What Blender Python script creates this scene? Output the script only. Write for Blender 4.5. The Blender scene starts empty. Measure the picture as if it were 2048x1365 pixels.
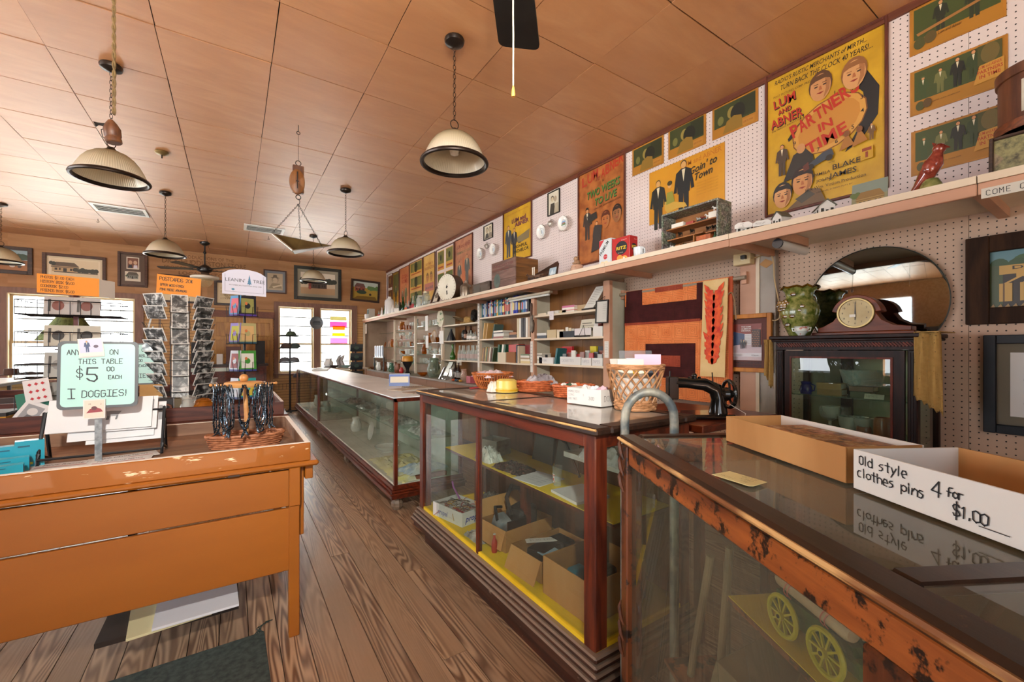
import bpy, bmesh, math, random
from mathutils import Vector, Matrix
random.seed(7)
R=random.uniform
PI=math.pi
sc=bpy.context.scene
COL=sc.collection
# ---------------------------------------------------------------- camera, world, lights, exposure
FPX,V0,VPX,CH=845.,700.,467.,1.34
PSI=math.atan((1024-VPX)/FPX)
cd=bpy.data.cameras.new('camera'); cam=bpy.data.objects.new('camera',cd); COL.objects.link(cam)
cam.location=(0,0,CH); cam.rotation_euler=(PI/2,0,-PSI)
cd.sensor_width=36; cd.lens=FPX/2048*36; cd.shift_y=(V0-682.5)/2048; cd.clip_start=.02
sc.camera=cam
sc.view_settings.view_transform='Standard'; sc.view_settings.look='None'
sc.view_settings.exposure=0.0; sc.view_settings.gamma=1; sc.view_settings.use_curve_mapping=False
sc.cycles.use_denoising=True; sc.cycles.max_bounces=8; sc.cycles.diffuse_bounces=4; sc.cycles.glossy_bounces=4
sc.cycles.transparent_max_bounces=32; sc.cycles.transmission_bounces=6; sc.cycles.sample_clamp_indirect=60
w=bpy.data.worlds.new('sky'); sc.world=w; w.use_nodes=True
w.node_tree.nodes['Background'].inputs[0].default_value=(.80,.90,1,1)
w.node_tree.nodes['Background'].inputs[1].default_value=2.5
def light(kind,name,loc,energy,col=(1,1,1),aim=None,**k):
    d=bpy.data.lights.new(name,kind); d.energy=energy; d.color=col
    for a,b in k.items(): setattr(d,a,b)
    o=bpy.data.objects.new(name,d); COL.objects.link(o); o.location=loc
    if aim is not None:
        o.rotation_euler=(Vector(aim)-Vector(loc)).to_track_quat('-Z','Y').to_euler()
    return o
light('SUN','sun',(0,-2,9),150.0,(.97,.98,1),aim=(.9,1.0,2.6),angle=.01)
# the photographer's flash, held high just left of the camera
light('SPOT','flash',(-.36,-.75,2.45),640,(1,.95,.88),aim=(1.55,5.6,1.45),spot_size=1.58,spot_blend=1.0,shadow_soft_size=.06)
# fill lamp added at an unseen shop front, daylight through the side windows and the rear windows
light('AREA','front_fill',(-1.6,-2.75,1.75),30,(.95,.97,1),aim=(-1.2,3,1.5),shape='RECTANGLE',size=4.6,size_y=1.9)
light('AREA','side_daylight',(-5.75,4.2,1.6),430,(.90,.95,1),aim=(0,4.2,1.9),shape='RECTANGLE',size=5.6,size_y=1.5)
# ---------------------------------------------------------------- unproject real planes
_s,_c=math.sin(PSI),math.cos(PSI)
def _ray(u,v):
    d=(u-1024)/FPX; return Vector((_s+d*_c,_c-d*_s,(V0-v)/FPX))
def wX(u,v,X): r=_ray(u,v); t=X/r.x; return Vector((X,t*r.y,CH+t*r.z))
def wY(u,v,Y): r=_ray(u,v); t=Y/r.y; return Vector((t*r.x,Y,CH+t*r.z))
def wZ(u,v,Z): r=_ray(u,v); t=(Z-CH)/r.z; return Vector((t*r.x,t*r.y,Z))
# ---------------------------------------------------------------- materials
def L(h):
    h=h.lstrip('#'); o=[]
    for i in (0,2,4):
        x=int(h[i:i+2],16)/255; o.append(x/12.92 if x<=.04045 else ((x+.055)/1.055)**2.4)
    return (o[0],o[1],o[2],1)
class NT:
    def __init__(s,name):
        s.m=bpy.data.materials.new(name); s.m.use_nodes=True; s.t=s.m.node_tree; s.b=s.t.nodes['Principled BSDF']
        s.out=s.t.nodes['Material Output']
    def n(s,k,**kw):
        x=s.t.nodes.new('ShaderNode'+k)
        for a,b in kw.items(): setattr(x,a,b)
        return x
    def l(s,a,b): s.t.links.new(a,b)
    def val(s,x,v): 
        x.default_value=v
    def coord(s,scale=(1,1,1),rand=0,kind='Object'):
        tc=s.n('TexCoord'); mp=s.n('Mapping'); s.l(tc.outputs[kind],mp.inputs[0]); mp.inputs['Scale'].default_value=scale
        if rand:
            oi=s.n('ObjectInfo'); m=s.n('Math',operation='MULTIPLY'); s.l(oi.outputs['Random'],m.inputs[0]); m.inputs[1].default_value=rand
            cb=s.n('CombineXYZ')
            for i in range(3): s.l(m.outputs[0],cb.inputs[i])
            s.l(cb.outputs[0],mp.inputs['Location'])
        return mp.outputs[0]
    def noise(s,vec,scale,detail=3,rough=.55,dist=0):
        x=s.n('TexNoise'); s.l(vec,x.inputs['Vector']); x.inputs['Scale'].default_value=scale; x.inputs['Detail'].default_value=detail
        x.inputs['Roughness'].default_value=rough; x.inputs['Distortion'].default_value=dist
        return x.outputs['Fac']
    def ramp(s,f,stops):
        x=s.n('ValToRGB'); e=x.color_ramp.elements
        while len(e)<len(stops): e.new(.5)
        for i,(p,c) in enumerate(stops): e[i].position=p; e[i].color=L(c) if isinstance(c,str) else c
        s.l(f,x.inputs[0]); return x.outputs[0]
    def mix(s,f,a,b,mode='MIX'):
        x=s.n('Mix',data_type='RGBA',blend_type=mode)
        for i,q in ((0,f),(6,a),(7,b)):
            if isinstance(q,(int,float)): x.inputs[i].default_value=q
            elif isinstance(q,str): x.inputs[i].default_value=L(q)
            elif isinstance(q,tuple): x.inputs[i].default_value=q
            else: s.l(q,x.inputs[i])
        return x.outputs[2]
    def math(s,op,a,b=0.):
        x=s.n('Math',operation=op)
        for i,q in ((0,a),(1,b)):
            if isinstance(q,(int,float)): x.inputs[i].default_value=q
            else: s.l(q,x.inputs[i])
        return x.outputs[0]
    def bump(s,h,strength=.3,dist=.005):
        x=s.n('Bump'); x.inputs['Strength'].default_value=strength; x.inputs['Distance'].default_value=dist
        s.l(h,x.inputs['Height']); s.l(x.outputs[0],s.b.inputs['Normal'])
    def rnd(s): return s.n('ObjectInfo').outputs['Random']
    def fin(s,col=None,r=.5,m=0,coat=0,spec=.5):
        if col is not None:
            if isinstance(col,str): s.b.inputs['Base Color'].default_value=L(col)
            else: s.l(col,s.b.inputs['Base Color'])
        if isinstance(r,(int,float)): s.b.inputs['Roughness'].default_value=r
        else: s.l(r,s.b.inputs['Roughness'])
        s.b.inputs['Metallic'].default_value=m; s.b.inputs['Coat Weight'].default_value=coat; s.b.inputs['Specular IOR Level'].default_value=spec
        return s.m
MC={}
def flat(c,r=.55,m=0,coat=0):
    k=(c,r,m,coat)
    if k not in MC:
        MC[k]=NT('paint_'+c).fin(c,r,m,coat)
    return MC[k]
def mott(name,c1,c2,scale=6,r=.6,m=0,st=(1,1,1),bump=0,coat=0,detail=4,lo=.35,hi=.65,rand=3,spec=.5):
    k=NT(name); f=k.noise(k.coord(st,rand),scale,detail)
    c=k.ramp(f,[(lo,c1),(hi,c2)])
    if bump: k.bump(f,bump)
    return k.fin(c,r,m,coat,spec)
def wood(name,c1,c2,axis='x',r=.45,sc_=9,ring=14,wear=None,wamt=.62,coat=0,vary=.25,bump=.12,dust=None,spec=.5):
    k=NT(name); st={'x':(.12,1,1),'y':(1,.12,1),'z':(1,1,.12)}[axis]
    v=k.coord(st,9); f=k.noise(v,sc_,2,.5); g=k.math('SINE',k.math('MULTIPLY',f,ring*6.28))
    fine=k.noise(v,sc_*14,3,.6)
    c=k.mix(k.math('MULTIPLY_ADD',g,.28) if 0 else k.math('ADD',k.math('MULTIPLY',g,.25),k.math('MULTIPLY',fine,.8)),c1,c2)
    c=k.mix(k.math('MULTIPLY',k.rnd(),vary),c,k.mix(.6,c,'1a0e08'))
    if wear:
        wv=k.noise(k.coord((1,1,1),5),19,5,.7); c=k.mix(k.ramp(wv,[(wamt,(0,0,0,1)),(wamt+.06,(1,1,1,1))]),c,wear)
    if dust:
        ge=k.n('NewGeometry');sx=k.n('SeparateXYZ');k.l(ge.outputs['Normal'],sx.inputs[0]);c=k.mix(k.math('MULTIPLY',k.ramp(sx.outputs[2],[(.25,(0,0,0,1)),(.75,(1,1,1,1))]),.75),c,dust)
    k.bump(fine,bump,.002)
    return k.fin(c,r,0,coat,spec)
def glass(name,tint='eef4f2',rough=.0,gl=1.0,dirt=0.0,diff_col='b9b7a8'):
    k=NT(name); t=k.n('BsdfTransparent'); t.inputs[0].default_value=L(tint)
    g=k.n('BsdfGlossy'); g.inputs['Roughness'].default_value=rough; g.inputs['Color'].default_value=(gl,gl,gl,1)
    fr=k.n('Fresnel'); fr.inputs[0].default_value=1.45
    ge=k.n('NewGeometry'); ff=k.math('MULTIPLY',fr.outputs[0],k.math('SUBTRACT',1.,ge.outputs['Backfacing']))
    mx=k.n('MixShader'); k.l(ff,mx.inputs[0]); k.l(t.outputs[0],mx.inputs[1]); k.l(g.outputs[0],mx.inputs[2])
    o=mx.outputs[0]
    if dirt:  # diffuse share: dust on panes, extra whiteness on bottles and glassware
        d=k.n('BsdfDiffuse'); d.inputs[0].default_value=L(diff_col)
        m2=k.n('MixShader'); f=k.noise(k.coord((1,1,.45),4),2.2,5,.6)
        k.l(k.math('MULTIPLY',k.ramp(f,[(.3,(0,0,0,1)),(.75,(1,1,1,1))]),dirt),m2.inputs[0]); k.l(o,m2.inputs[1]); k.l(d.outputs[0],m2.inputs[2]); o=m2.outputs[0]
    k.t.links.remove(k.out.inputs[0].links[0]); k.l(o,k.out.inputs[0]); k.t.nodes.remove(k.b)
    return k.m
# ---------------------------------------------------------------- mesh builder
_tc={}
def _txt(s,bold,shear):
    key=(s,bold,shear)
    if key in _tc: return _tc[key]
    c=bpy.data.curves.new('t','FONT'); c.body=s; c.size=1/.70; c.offset=bold; c.shear=shear; c.resolution_u=2; c.align_x='CENTER'; c.fill_mode='FRONT' if hasattr(c,'fill_mode') else c.fill_mode
    o=bpy.data.objects.new('t',c); me=bpy.data.meshes.new_from_object(o)
    v=[(p.co.x,p.co.y) for p in me.vertices]; f=[tuple(p.vertices) for p in me.polygons]
    bpy.data.objects.remove(o); bpy.data.curves.remove(c); bpy.data.meshes.remove(me)
    _tc[key]=(v,f); return v,f
HW={'A':"00 26 40,12 32",'B':"00 06 36 45 34 03,33 42 41 30 00",'C':"45 36 16 05 01 10 30 41",'D':"00 06 26 45 41 20 00",'E':"46 06 00 40,03 33",'F':"46 06 00,03 33",'G':"45 36 16 05 01 10 30 41 43 23",'H':"00 06,40 46,03 43",'I':"20 26,00 40,06 46",'J':"46 41 30 10 01",'K':"00 06,46 03 40",'L':"06 00 40",'M':"00 06 23 46 40",'N':"00 06 40 46",'O':"20 01 05 26 45 41 20",'P':"00 06 36 45 44 33 03",'Q':"20 01 05 26 45 41 20,22 40",'R':"00 06 36 45 44 33 03,23 40",'S':"45 36 16 05 04 13 33 42 41 30 10 01",'T':"06 46,26 20",'U':"06 01 10 30 41 46",'V':"06 20 46",'W':"06 10 23 30 46",'X':"00 46,06 40",'Y':"06 23 46,23 20",'Z':"06 46 00 40",'0':"20 01 05 26 45 41 20",'1':"15 26 20",'2':"05 16 36 45 44 00 40",'3':"05 16 36 45 34 13,34 42 41 30 10 01",'4':"30 36 02 42",'5':"46 06 03 33 42 41 30 10 01",'6':"36 15 02 01 10 30 41 42 33 13 02",'7':"06 46 10",'8':"13 04 05 16 36 45 44 33 13 02 01 10 30 41 42 33",'9':"43 13 05 16 36 45 43 30 10",'$':"45 36 16 05 04 13 33 42 41 30 10 01,2m 28",'!':"26 22,20 21",'.':"20 21",'-':"13 33",'c':"34 14 03 01 10 30",'l':"26 20",'d':"46 40,43 24 03 01 10 30 41",'s':"34 14 03 32 31 20 00",'t':"26 20 30,04 44",'y':"04 20,44 0m",'e':"02 42 34 14 02 10 30",'o':"20 01 03 24 43 41 20",'h':"06 00,03 24 43 40",'p':"04 0m,03 24 43 41 20 01",'i':"24 20,26 25",'n':"04 00,02 24 43 40",'f':"46 26 15 10,03 33",'r':"04 00,02 14 34",'_':"0m 4m",'&':"40 05 16 25 01 10 42",'@':"35 14 12 31,26 20","'":"26 25",'a':"44 40,43 24 03 01 10 30 41",'g':"44 4m 0m,43 24 03 01 10 30 41",'u':"04 01 10 30 41 44 40",'w':"04 10 23 30 44",'m':"04 00,03 14 23 20,23 34 43 40",'k':"06 00,34 02 40",'b':"06 00,03 24 43 41 20 00",'v':"04 20 44",'x':"04 40,00 44",'z':"04 44 00 40"}
NAR="!.'li"
class G:
    def __init__(s): s.v=[]; s.f=[]; s.m=[]; s.T=Matrix.Identity(4)
    def add(s,vs,fs,mi=0):
        b=len(s.v); T=s.T
        s.v+=[T@Vector(p) for p in vs]
        s.f+=[tuple(b+i for i in f) for f in fs]; s.m+=[mi]*len(fs); return s
    def box(s,x0,x1,y0,y1,z0,z1,mi=0):
        return s.add([(x0,y0,z0),(x1,y0,z0),(x1,y1,z0),(x0,y1,z0),(x0,y0,z1),(x1,y0,z1),(x1,y1,z1),(x0,y1,z1)],
          [(0,3,2,1),(4,5,6,7),(0,1,5,4),(1,2,6,5),(2,3,7,6),(3,0,4,7)],mi)
    def cb(s,c,d,mi=0): return s.box(c[0]-d[0]/2,c[0]+d[0]/2,c[1]-d[1]/2,c[1]+d[1]/2,c[2]-d[2]/2,c[2]+d[2]/2,mi)
    def beam(s,p,q,w,h=None,mi=0,up=(0,0,1)):
        p=Vector(p);q=Vector(q);h=h or w;d=(q-p).normalized();u=Vector(up)
        if abs(d.dot(u))>.98:u=Vector((1,0,0))
        x=d.cross(u).normalized()*w/2;y=x.cross(d).normalized()*h/2
        V=[a+e for a in(p,q) for e in(-x-y,x-y,x+y,-x+y)]
        return s.add(V,[(0,3,2,1),(4,5,6,7),(0,1,5,4),(1,2,6,5),(2,3,7,6),(3,0,4,7)],mi)
    def tube(s,pts,r,n=6,mi=0,closed=False,caps=True):
        P=[Vector(p) for p in pts];N=len(P);V=[];F=[];prev=None
        for i,p in enumerate(P):
            if closed:d=P[(i+1)%N]-P[i-1]
            else:d=P[min(i+1,N-1)]-P[max(i-1,0)]
            d=d.normalized() if d.length>1e-9 else Vector((0,0,1))
            if prev is None:
                u=Vector((0,0,1)) if abs(d.z)<.9 else Vector((1,0,0)); x=d.cross(u).normalized()
            else: x=(prev-d*prev.dot(d)).normalized()
            prev=x;y=d.cross(x);rr=r[i] if isinstance(r,(list,tuple)) else r
            V+=[p+x*rr*math.cos(2*PI*k/n)+y*rr*math.sin(2*PI*k/n) for k in range(n)]
        for i in range(N if closed else N-1):
            j=(i+1)%N
            for k in range(n):F.append((i*n+k,i*n+(k+1)%n,j*n+(k+1)%n,j*n+k))
        if caps and not closed:F+=[tuple(range(n-1,-1,-1)),tuple((N-1)*n+k for k in range(n))]
        return s.add(V,F,mi)
    def cyl(s,p,q,r,r2=None,n=12,mi=0): return s.tube([p,q],[r,r2 if r2 is not None else r],n,mi)
    def lathe(s,prof,n=16,c=(0,0,0),mi=0,sx=1,sy=1,a0=0,a1=2*PI,mis=None):
        V=[];F=[];full=abs(a1-a0-2*PI)<1e-6;K=n if full else n+1
        for r,z in prof:
            for k in range(K):
                a=a0+(a1-a0)*k/n; V.append((c[0]+sx*r*math.cos(a),c[1]+sy*r*math.sin(a),c[2]+z))
        for i in range(len(prof)-1):
            F2=[]
            for k in range(n):
                k2=(k+1)%K
                F2.append((i*K+k,i*K+k2,(i+1)*K+k2,(i+1)*K+k))
            F+=F2
        if full:
            if prof[0][0]>1e-6:F.append(tuple(range(K-1,-1,-1)))
            if prof[-1][0]>1e-6:F.append(tuple((len(prof)-1)*K+k for k in range(K)))
        return s.add(V,F,mi)
    def shell(s,prof,n=16,c=(0,0,0),mi=0,sx=1,sy=1):   # open revolved surface without caps
        V=[];F=[]
        for r,z in prof:
            V+=[(c[0]+sx*r*math.cos(2*PI*k/n),c[1]+sy*r*math.sin(2*PI*k/n),c[2]+z) for k in range(n)]
        for i in range(len(prof)-1):
            for k in range(n):F.append((i*n+k,i*n+(k+1)%n,(i+1)*n+(k+1)%n,(i+1)*n+k))
        return s.add(V,F,mi)
    def ball(s,c,r,n=8,mi=0,sc3=(1,1,1)):
        m=max(4,n//2+1);prof=[(r*math.sin(PI*i/m),-r*math.cos(PI*i/m)) for i in range(m+1)]
        V=[];F=[]
        for rr,z in prof: V+=[(c[0]+sc3[0]*rr*math.cos(2*PI*k/n),c[1]+sc3[1]*rr*math.sin(2*PI*k/n),c[2]+sc3[2]*z) for k in range(n)]
        for i in range(m):
            for k in range(n):F.append((i*n+k,i*n+(k+1)%n,(i+1)*n+(k+1)%n,(i+1)*n+k))
        return s.add(V,F,mi)
    def prism(s,poly,z0,z1,mi=0,side=None):
        n=len(poly)
        a=sum(poly[i][0]*poly[(i+1)%n][1]-poly[(i+1)%n][0]*poly[i][1] for i in range(n))
        if a<0: poly=poly[::-1]
        V=[(p[0],p[1],z0) for p in poly]+[(p[0],p[1],z1) for p in poly]
        s.add(V,[tuple(range(n-1,-1,-1)),tuple(range(n,2*n))],mi)
        b=len(s.v)-2*n
        for i in range(n): s.f.append((b+i,b+(i+1)%n,b+n+(i+1)%n,b+n+i)); s.m.append(mi if side is None else side)
        return s
    def flat(s,poly,z,mi=0):
        n=len(poly)
        a=sum(poly[i][0]*poly[(i+1)%n][1]-poly[(i+1)%n][0]*poly[i][1] for i in range(n))
        if a<0: poly=poly[::-1]
        return s.add([(p[0],p[1],z) for p in poly],[tuple(range(n))],mi)
    def rect(s,x0,x1,y0,y1,z,mi=0): return s.flat([(x0,y0),(x1,y0),(x1,y1),(x0,y1)],z,mi)
    def ell(s,cx,cy,rx,ry,z,mi=0,n=14,rot=0):
        c_,s_=math.cos(rot),math.sin(rot)
        return s.flat([(cx+rx*math.cos(2*PI*k/n)*c_-ry*math.sin(2*PI*k/n)*s_,cy+rx*math.cos(2*PI*k/n)*s_+ry*math.sin(2*PI*k/n)*c_) for k in range(n)],z,mi)
    def text(s,t,x,y,h,z,mi=0,bold=0,shear=0,maxw=None,rot=0):
        v,f=_txt(t,bold,shear)
        if not v:return s
        x0=min(p[0] for p in v);x1=max(p[0] for p in v);k=h
        kx=k if not maxw else maxw/max(1e-6,x1-x0)
        xm=(x0+x1)/2;c_,s_=math.cos(rot),math.sin(rot);o=[]
        for a,b in v:
            a=(a-xm)*kx;b=b*k;o.append((x+a*c_-b*s_,y+a*s_+b*c_,z))
        return s.add(o,f,mi)
    def hand(s,t,x,y,h,z,mi=0,w=None,adv=None,rot=0,jit=.06,rnd_=random.Random(3)):
        # single stroke marker lettering from (x,y) rightwards, cap height h
        u=h/6;w=w or h*.06;adv=adv or 5.6;cx=0;c_,s_=math.cos(rot),math.sin(rot)
        for ch in t:
            for st in HW.get(ch,'').split(','):
                pp=[]
                for q in st.split():
                    a=int(q[0]);b=-2 if q[1]=='m' else int(q[1])
                    a=(cx-(1.25 if ch in NAR else 0)+a*.95+rnd_.uniform(-jit,jit)*4)*u*.82;b=(b+rnd_.uniform(-jit,jit)*4)*u
                    pp.append(Vector((x+a*c_-b*s_,y+a*s_+b*c_,0)))
                for i in range(len(pp)-1):
                    d=pp[i+1]-pp[i]
                    if d.length<1e-6:continue
                    d.normalize();nn=Vector((-d.y,d.x,0))*w/2;e=d*w*.35;p,q=pp[i]-e,pp[i+1]+e
                    s.add([(p-nn)[:2]+(z,),(q-nn)[:2]+(z,),(q+nn)[:2]+(z,),(p+nn)[:2]+(z,)],[(0,1,2,3)],mi)
            cx+=adv*(.62 if ch in NAR else 1)
        return s
    def o(s,name,mats,parent=None,smooth=False,bevel=0,kind=None,ang=.7,label=None,origin=None):
        me=bpy.data.meshes.new(name)
        v=s.v
        if parent is not None:
            iv=parent.matrix_basis.inverted()
            pp=parent.parent
            while pp is not None: iv=iv@pp.matrix_basis.inverted(); pp=pp.parent
            v=[iv@p for p in v]; loc=None
        else:
            if origin is None and v:
                xs=[p.x for p in v];ys=[p.y for p in v];zs=[p.z for p in v]
                origin=Vector(((min(xs)+max(xs))/2,(min(ys)+max(ys))/2,min(zs)))
            loc=Vector(origin); v=[p-loc for p in v]
        me.from_pydata([tuple(p) for p in v],[],s.f)
        if not isinstance(mats,(list,tuple)):mats=[mats]
        for m in mats: me.materials.append(m)
        if len(mats)>1: me.polygons.foreach_set('material_index',s.m)
        if smooth:
            me.polygons.foreach_set('use_smooth',[True]*len(s.f)); me.set_sharp_from_angle(angle=ang)
        me.update()
        ob=bpy.data.objects.new(name,me); COL.objects.link(ob)
        if parent is not None: ob.parent=parent
        else: ob.location=loc
        if bevel:
            md=ob.modifiers.new('bevel','BEVEL'); md.width=bevel; md.segments=1; md.limit_method='ANGLE'; md.angle_limit=.8
        if kind: ob['kind']=kind
        if label: ob['label']=label
        return ob
def frame(org,a,b):
    a=Vector(a).normalized();b=Vector(b).normalized();n=a.cross(b)
    M=Matrix.Identity(4)
    for i in range(3): M[i][0]=a[i];M[i][1]=b[i];M[i][2]=n[i];M[i][3]=org[i]
    return M
def GT(T):
    g=G(); g.T=T; return g
def tag(o,label,cat,group=None):
    o['label']=label;o['category']=cat
    if group:o['group']=group
    return o
def thing(name,label,cat,loc=(0,0,0),rz=0,group=None):
    o=bpy.data.objects.new(name,None);COL.objects.link(o);o.empty_display_size=.05
    o.matrix_basis=Matrix.Translation(Vector(loc))@Matrix.Rotation(rz,4,'Z')
    return tag(o,label,cat,group)
def struct(name,label=None):
    o=bpy.data.objects.new(name,None);COL.objects.link(o);o['kind']='structure'
    if label:o['label']=label
    return o
def dup(root,loc=None,rz=None,label=None,M=None):
    r=root.copy();COL.objects.link(r)
    for ch in root.children:
        c=ch.copy();COL.objects.link(c);c.parent=r;c.matrix_parent_inverse=ch.matrix_parent_inverse
        for g in ch.children:
            d=g.copy();COL.objects.link(d);d.parent=c
    if M is not None:r.matrix_basis=M
    elif loc is not None:
        r.location=loc
        if rz is not None:r.rotation_euler=(0,0,rz)
    if label:r['label']=label
    return r
def twin(o,parent=None,loc=None,rz=None):
    c=o.copy();COL.objects.link(c)
    if parent is not None:c.parent=parent
    if loc is not None:c.location=loc
    if rz is not None:c.rotation_euler=(0,0,rz)
    return c
# ---------------------------------------------------------------- room shell
XW,YB,ZC=3.3,10.9,3.37
XL,YF=-5.6,-2.6
# materials of the shell
def ceil_mat():
    k=NT('ceiling_plywood'); v=k.coord((.35,1.4,1),11)
    f=k.noise(v,2.4,4,.6,1.5); g=k.noise(v,22,3,.6)
    c=k.ramp(f,[(.25,'ad7038'),(.5,'bd8048'),(.75,'c9905a')])
    c=k.mix(k.math('MULTIPLY',g,.35),c,'8a5528')
    c=k.mix(k.math('MULTIPLY',k.rnd(),.28),c,'9a5f30')
    k.bump(g,.05,.002)
    k.fin(c,.5,0,1,.5); k.b.inputs['Coat Roughness'].default_value=.56; k.b.inputs['Coat IOR'].default_value=2.0; return k.m
def floor_mat():
    k=NT('pine_floorboards'); v=k.coord((1,.06,1),13)
    f=k.noise(v,7.5,2,.45,.2); s=k.math('SINE',k.math('MULTIPLY',f,150.))
    big=k.noise(k.coord((1,.4,1),5),3,4,.6); fine=k.noise(v,110,3,.65); am=k.ramp(k.noise(v,3.1,2),[(.34,(0,0,0,1)),(.58,(1,1,1,1))])
    c=k.mix(k.math('ADD',k.math('MULTIPLY',k.math('MULTIPLY',s,am),.55),.50),'65432a','cda884')
    c=k.mix(k.math('MULTIPLY',fine,.40),c,'6d4f38')
    c=k.mix(k.ramp(big,[(.42,(0,0,0,1)),(.72,(1,1,1,1))]),c,k.mix(.5,c,'8a7462'))
    c=k.mix(k.math('MULTIPLY',k.rnd(),.42),c,k.mix(.65,c,'5c4434'))
    k.bump(s,.08,.002)
    k.b.inputs['Coat Roughness'].default_value=.3
    return k.fin(c,k.math('ADD',k.math('MULTIPLY',fine,.25),.30),0,.6,.5)
def peg_mat(name,c1,c2,sp=.0316):
    k=NT(name); tc=k.n('TexCoord'); sx=k.n('SeparateXYZ'); k.l(tc.outputs['Object'],sx.inputs[0])
    def cell(o): 
        f=k.math('FRACT',k.math('ADD',k.math('DIVIDE',o,sp),500.)); f=k.math('SUBTRACT',f,.5); return k.math('MULTIPLY',f,f)
    hx=k.math('ADD',sx.outputs[0],sx.outputs[1])
    d=k.math('SQRT',k.math('ADD',cell(hx),cell(sx.outputs[2])))
    hole=k.math('LESS_THAN',d,.115)
    base=k.ramp(k.noise(k.coord((1,1,1)),1.7,4,.6),[(.3,c1),(.7,c2)])
    c=k.mix(hole,base,'1d1712'); return k.fin(c,.7)
M_ceil=ceil_mat(); M_floor=floor_mat()
M_pegU=peg_mat('painted_pegboard','cfc0bd','dccfca'); M_pegL=peg_mat('beige_pegboard','a98f7c','b69b86')
M_plyB=wood('back_wall_plywood','9c6d42','b38457','x',.6,3,5,vary=.1)
M_dark=flat('140e0a',.9)
def bead_mat():
    k=NT('beadboard'); tc=k.n('TexCoord'); sx=k.n('SeparateXYZ'); k.l(tc.outputs['Object'],sx.inputs[0])
    f=k.math('FRACT',k.math('ADD',k.math('DIVIDE',sx.outputs[2],.062),40.)); gr=k.math('LESS_THAN',f,.12)
    base=k.ramp(k.noise(k.coord((.15,1,1)),6,4,.6),[(.3,'a5743f'),(.7,'c39a62')])
    return k.fin(k.mix(gr,base,'5d3c1e'),.6)
M_bead=bead_mat()
M_trimB=wood('brown_window_trim','74503f','8b6350','z',.5,8,6,vary=.15)
M_sash=flat('c9b48c',.5)
M_white=flat('e8e6e0',.6)
# ceiling
ceil=struct('ceiling'); G().box(XL-.1,XW+.1,YF-.1,YB+.1,ZC+.012,ZC+.16).o('ceiling_deck',M_dark,ceil)
_pm=None
for i in range(-8,6):
    for j in range(-4,13):
        x0=-.41+.635*i;y0=2.80+.626*j;x1=min(x0+.635,XW);y1=min(y0+.626,YB)
        if x0<XL or y1<-.3:continue
        full=abs(x1-x0-.635)<1e-6 and abs(y1-y0-.626)<1e-6
        t=R(0,1);dz=R(-.0025,.0025);tx=R(-.0045,.0045);ty=R(-.0045,.0045)
        if full and _pm:
            o=bpy.data.objects.new('ceiling_panel',_pm);COL.objects.link(o);o.parent=ceil
        else:
            W,D=x1-x0-.005,y1-y0-.008
            o=G().box(-W/2,W/2,-D/2,D/2,0,.008).o('ceiling_panel',M_ceil,ceil)
            if full:_pm=o.data
        o.location=((x0+x1)/2+R(-.001,.001),(y0+y1)/2+R(-.001,.001),ZC-.006+dz);o.rotation_euler=(tx,ty,R(-.003,.003))
# floor
flo=struct('floor'); G().box(XL,XW,YF,YB,-.12,-.022).o('subfloor',M_dark,flo)
pw=.1155;ncol=0
x=XL
rf=random.Random(21)
cols=[]
while x<XW-.02:
    x1=min(x+pw,XW);cols.append((x,x1));x=x1
for (x0,x1) in cols:
    inview=(-1.15<x0<1.25)
    y=YF
    if not inview:
        G().box(x0+.001,x1-.001,YF,YB,-.022,R(-.001,.001)).o('floorboard',M_floor,flo); continue
    y=YF-rf.uniform(0,2)
    while y<YB:
        y1=min(y+rf.uniform(1.9,4.2),YB)
        if y1>YF:
            G().box(x0+.0018,x1-.0018,max(y,YF)+.001,y1-.001,-.022,rf.uniform(-.0015,.0015)).o('floorboard',M_floor,flo)
        y=y1
# walls
wr=struct('wall_right')
G().box(XW+.012,XW+.14,YF,YB,0,ZC).o('wall_core',M_dark,wr)
for (a,b) in ((-2.6,-1.4),(-1.4,-.2),(-.2,.545),(.545,1.52),(1.52,2.74),(2.74,3.96),(3.96,5.18),(5.18,6.4),(6.4,7.62),(7.62,8.84),(8.84,10.9)):
    G().box(XW,XW+.012,a+.001,b-.001,2.08,ZC).o('pegboard_panel',M_pegU,wr)
    G().box(XW,XW+.012,a+.001,b-.001,0,2.08).o('pegboard_panel',M_pegL,wr)
M_mold=wood('red_brown_moulding','5e2d18','7a4023','y',.5,9,6)
g=G();g.box(XW-.018,XW,YF,YB,ZC-.055,ZC-.008);tr=g.o('trim_1',M_mold);tr['kind']='structure'
def opening_wall(name,axis,pos,th,a0,a1,z0,z1,ops,mats):
    # wall with rectangular openings; mats: list of (zlo,zhi,mat)
    s=struct(name)
    cuts=sorted({a0,a1,*[o[0] for o in ops],*[o[1] for o in ops]})
    for (lo,hi,m) in mats:
        for p,q in zip(cuts,cuts[1:]):
            zs=[(lo,hi)]
            for o in ops:
                if o[0]<=p+1e-6 and q<=o[1]+1e-6:
                    n=[]
                    for (s0,s1) in zs:
                        if o[2]>s0:n.append((s0,min(s1,o[2])))
                        if o[3]<s1:n.append((max(s0,o[3]),s1))
                    zs=[x for x in n if x[1]-x[0]>1e-4]
            for (s0,s1) in zs:
                g=G()
                if axis=='y':g.box(p,q,pos,pos+th,s0,s1)
                else:g.box(pos,pos+th,p,q,s0,s1)
                g.o('wall_section',m,s)
    return s
WZ0,WZ1=.80,2.33
WINS=[(-5.35,-4.60),(-4.45,-3.70),(-3.26,-2.50),(-2.36,-1.60),(.85,1.58),(1.715,2.435)]
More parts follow.
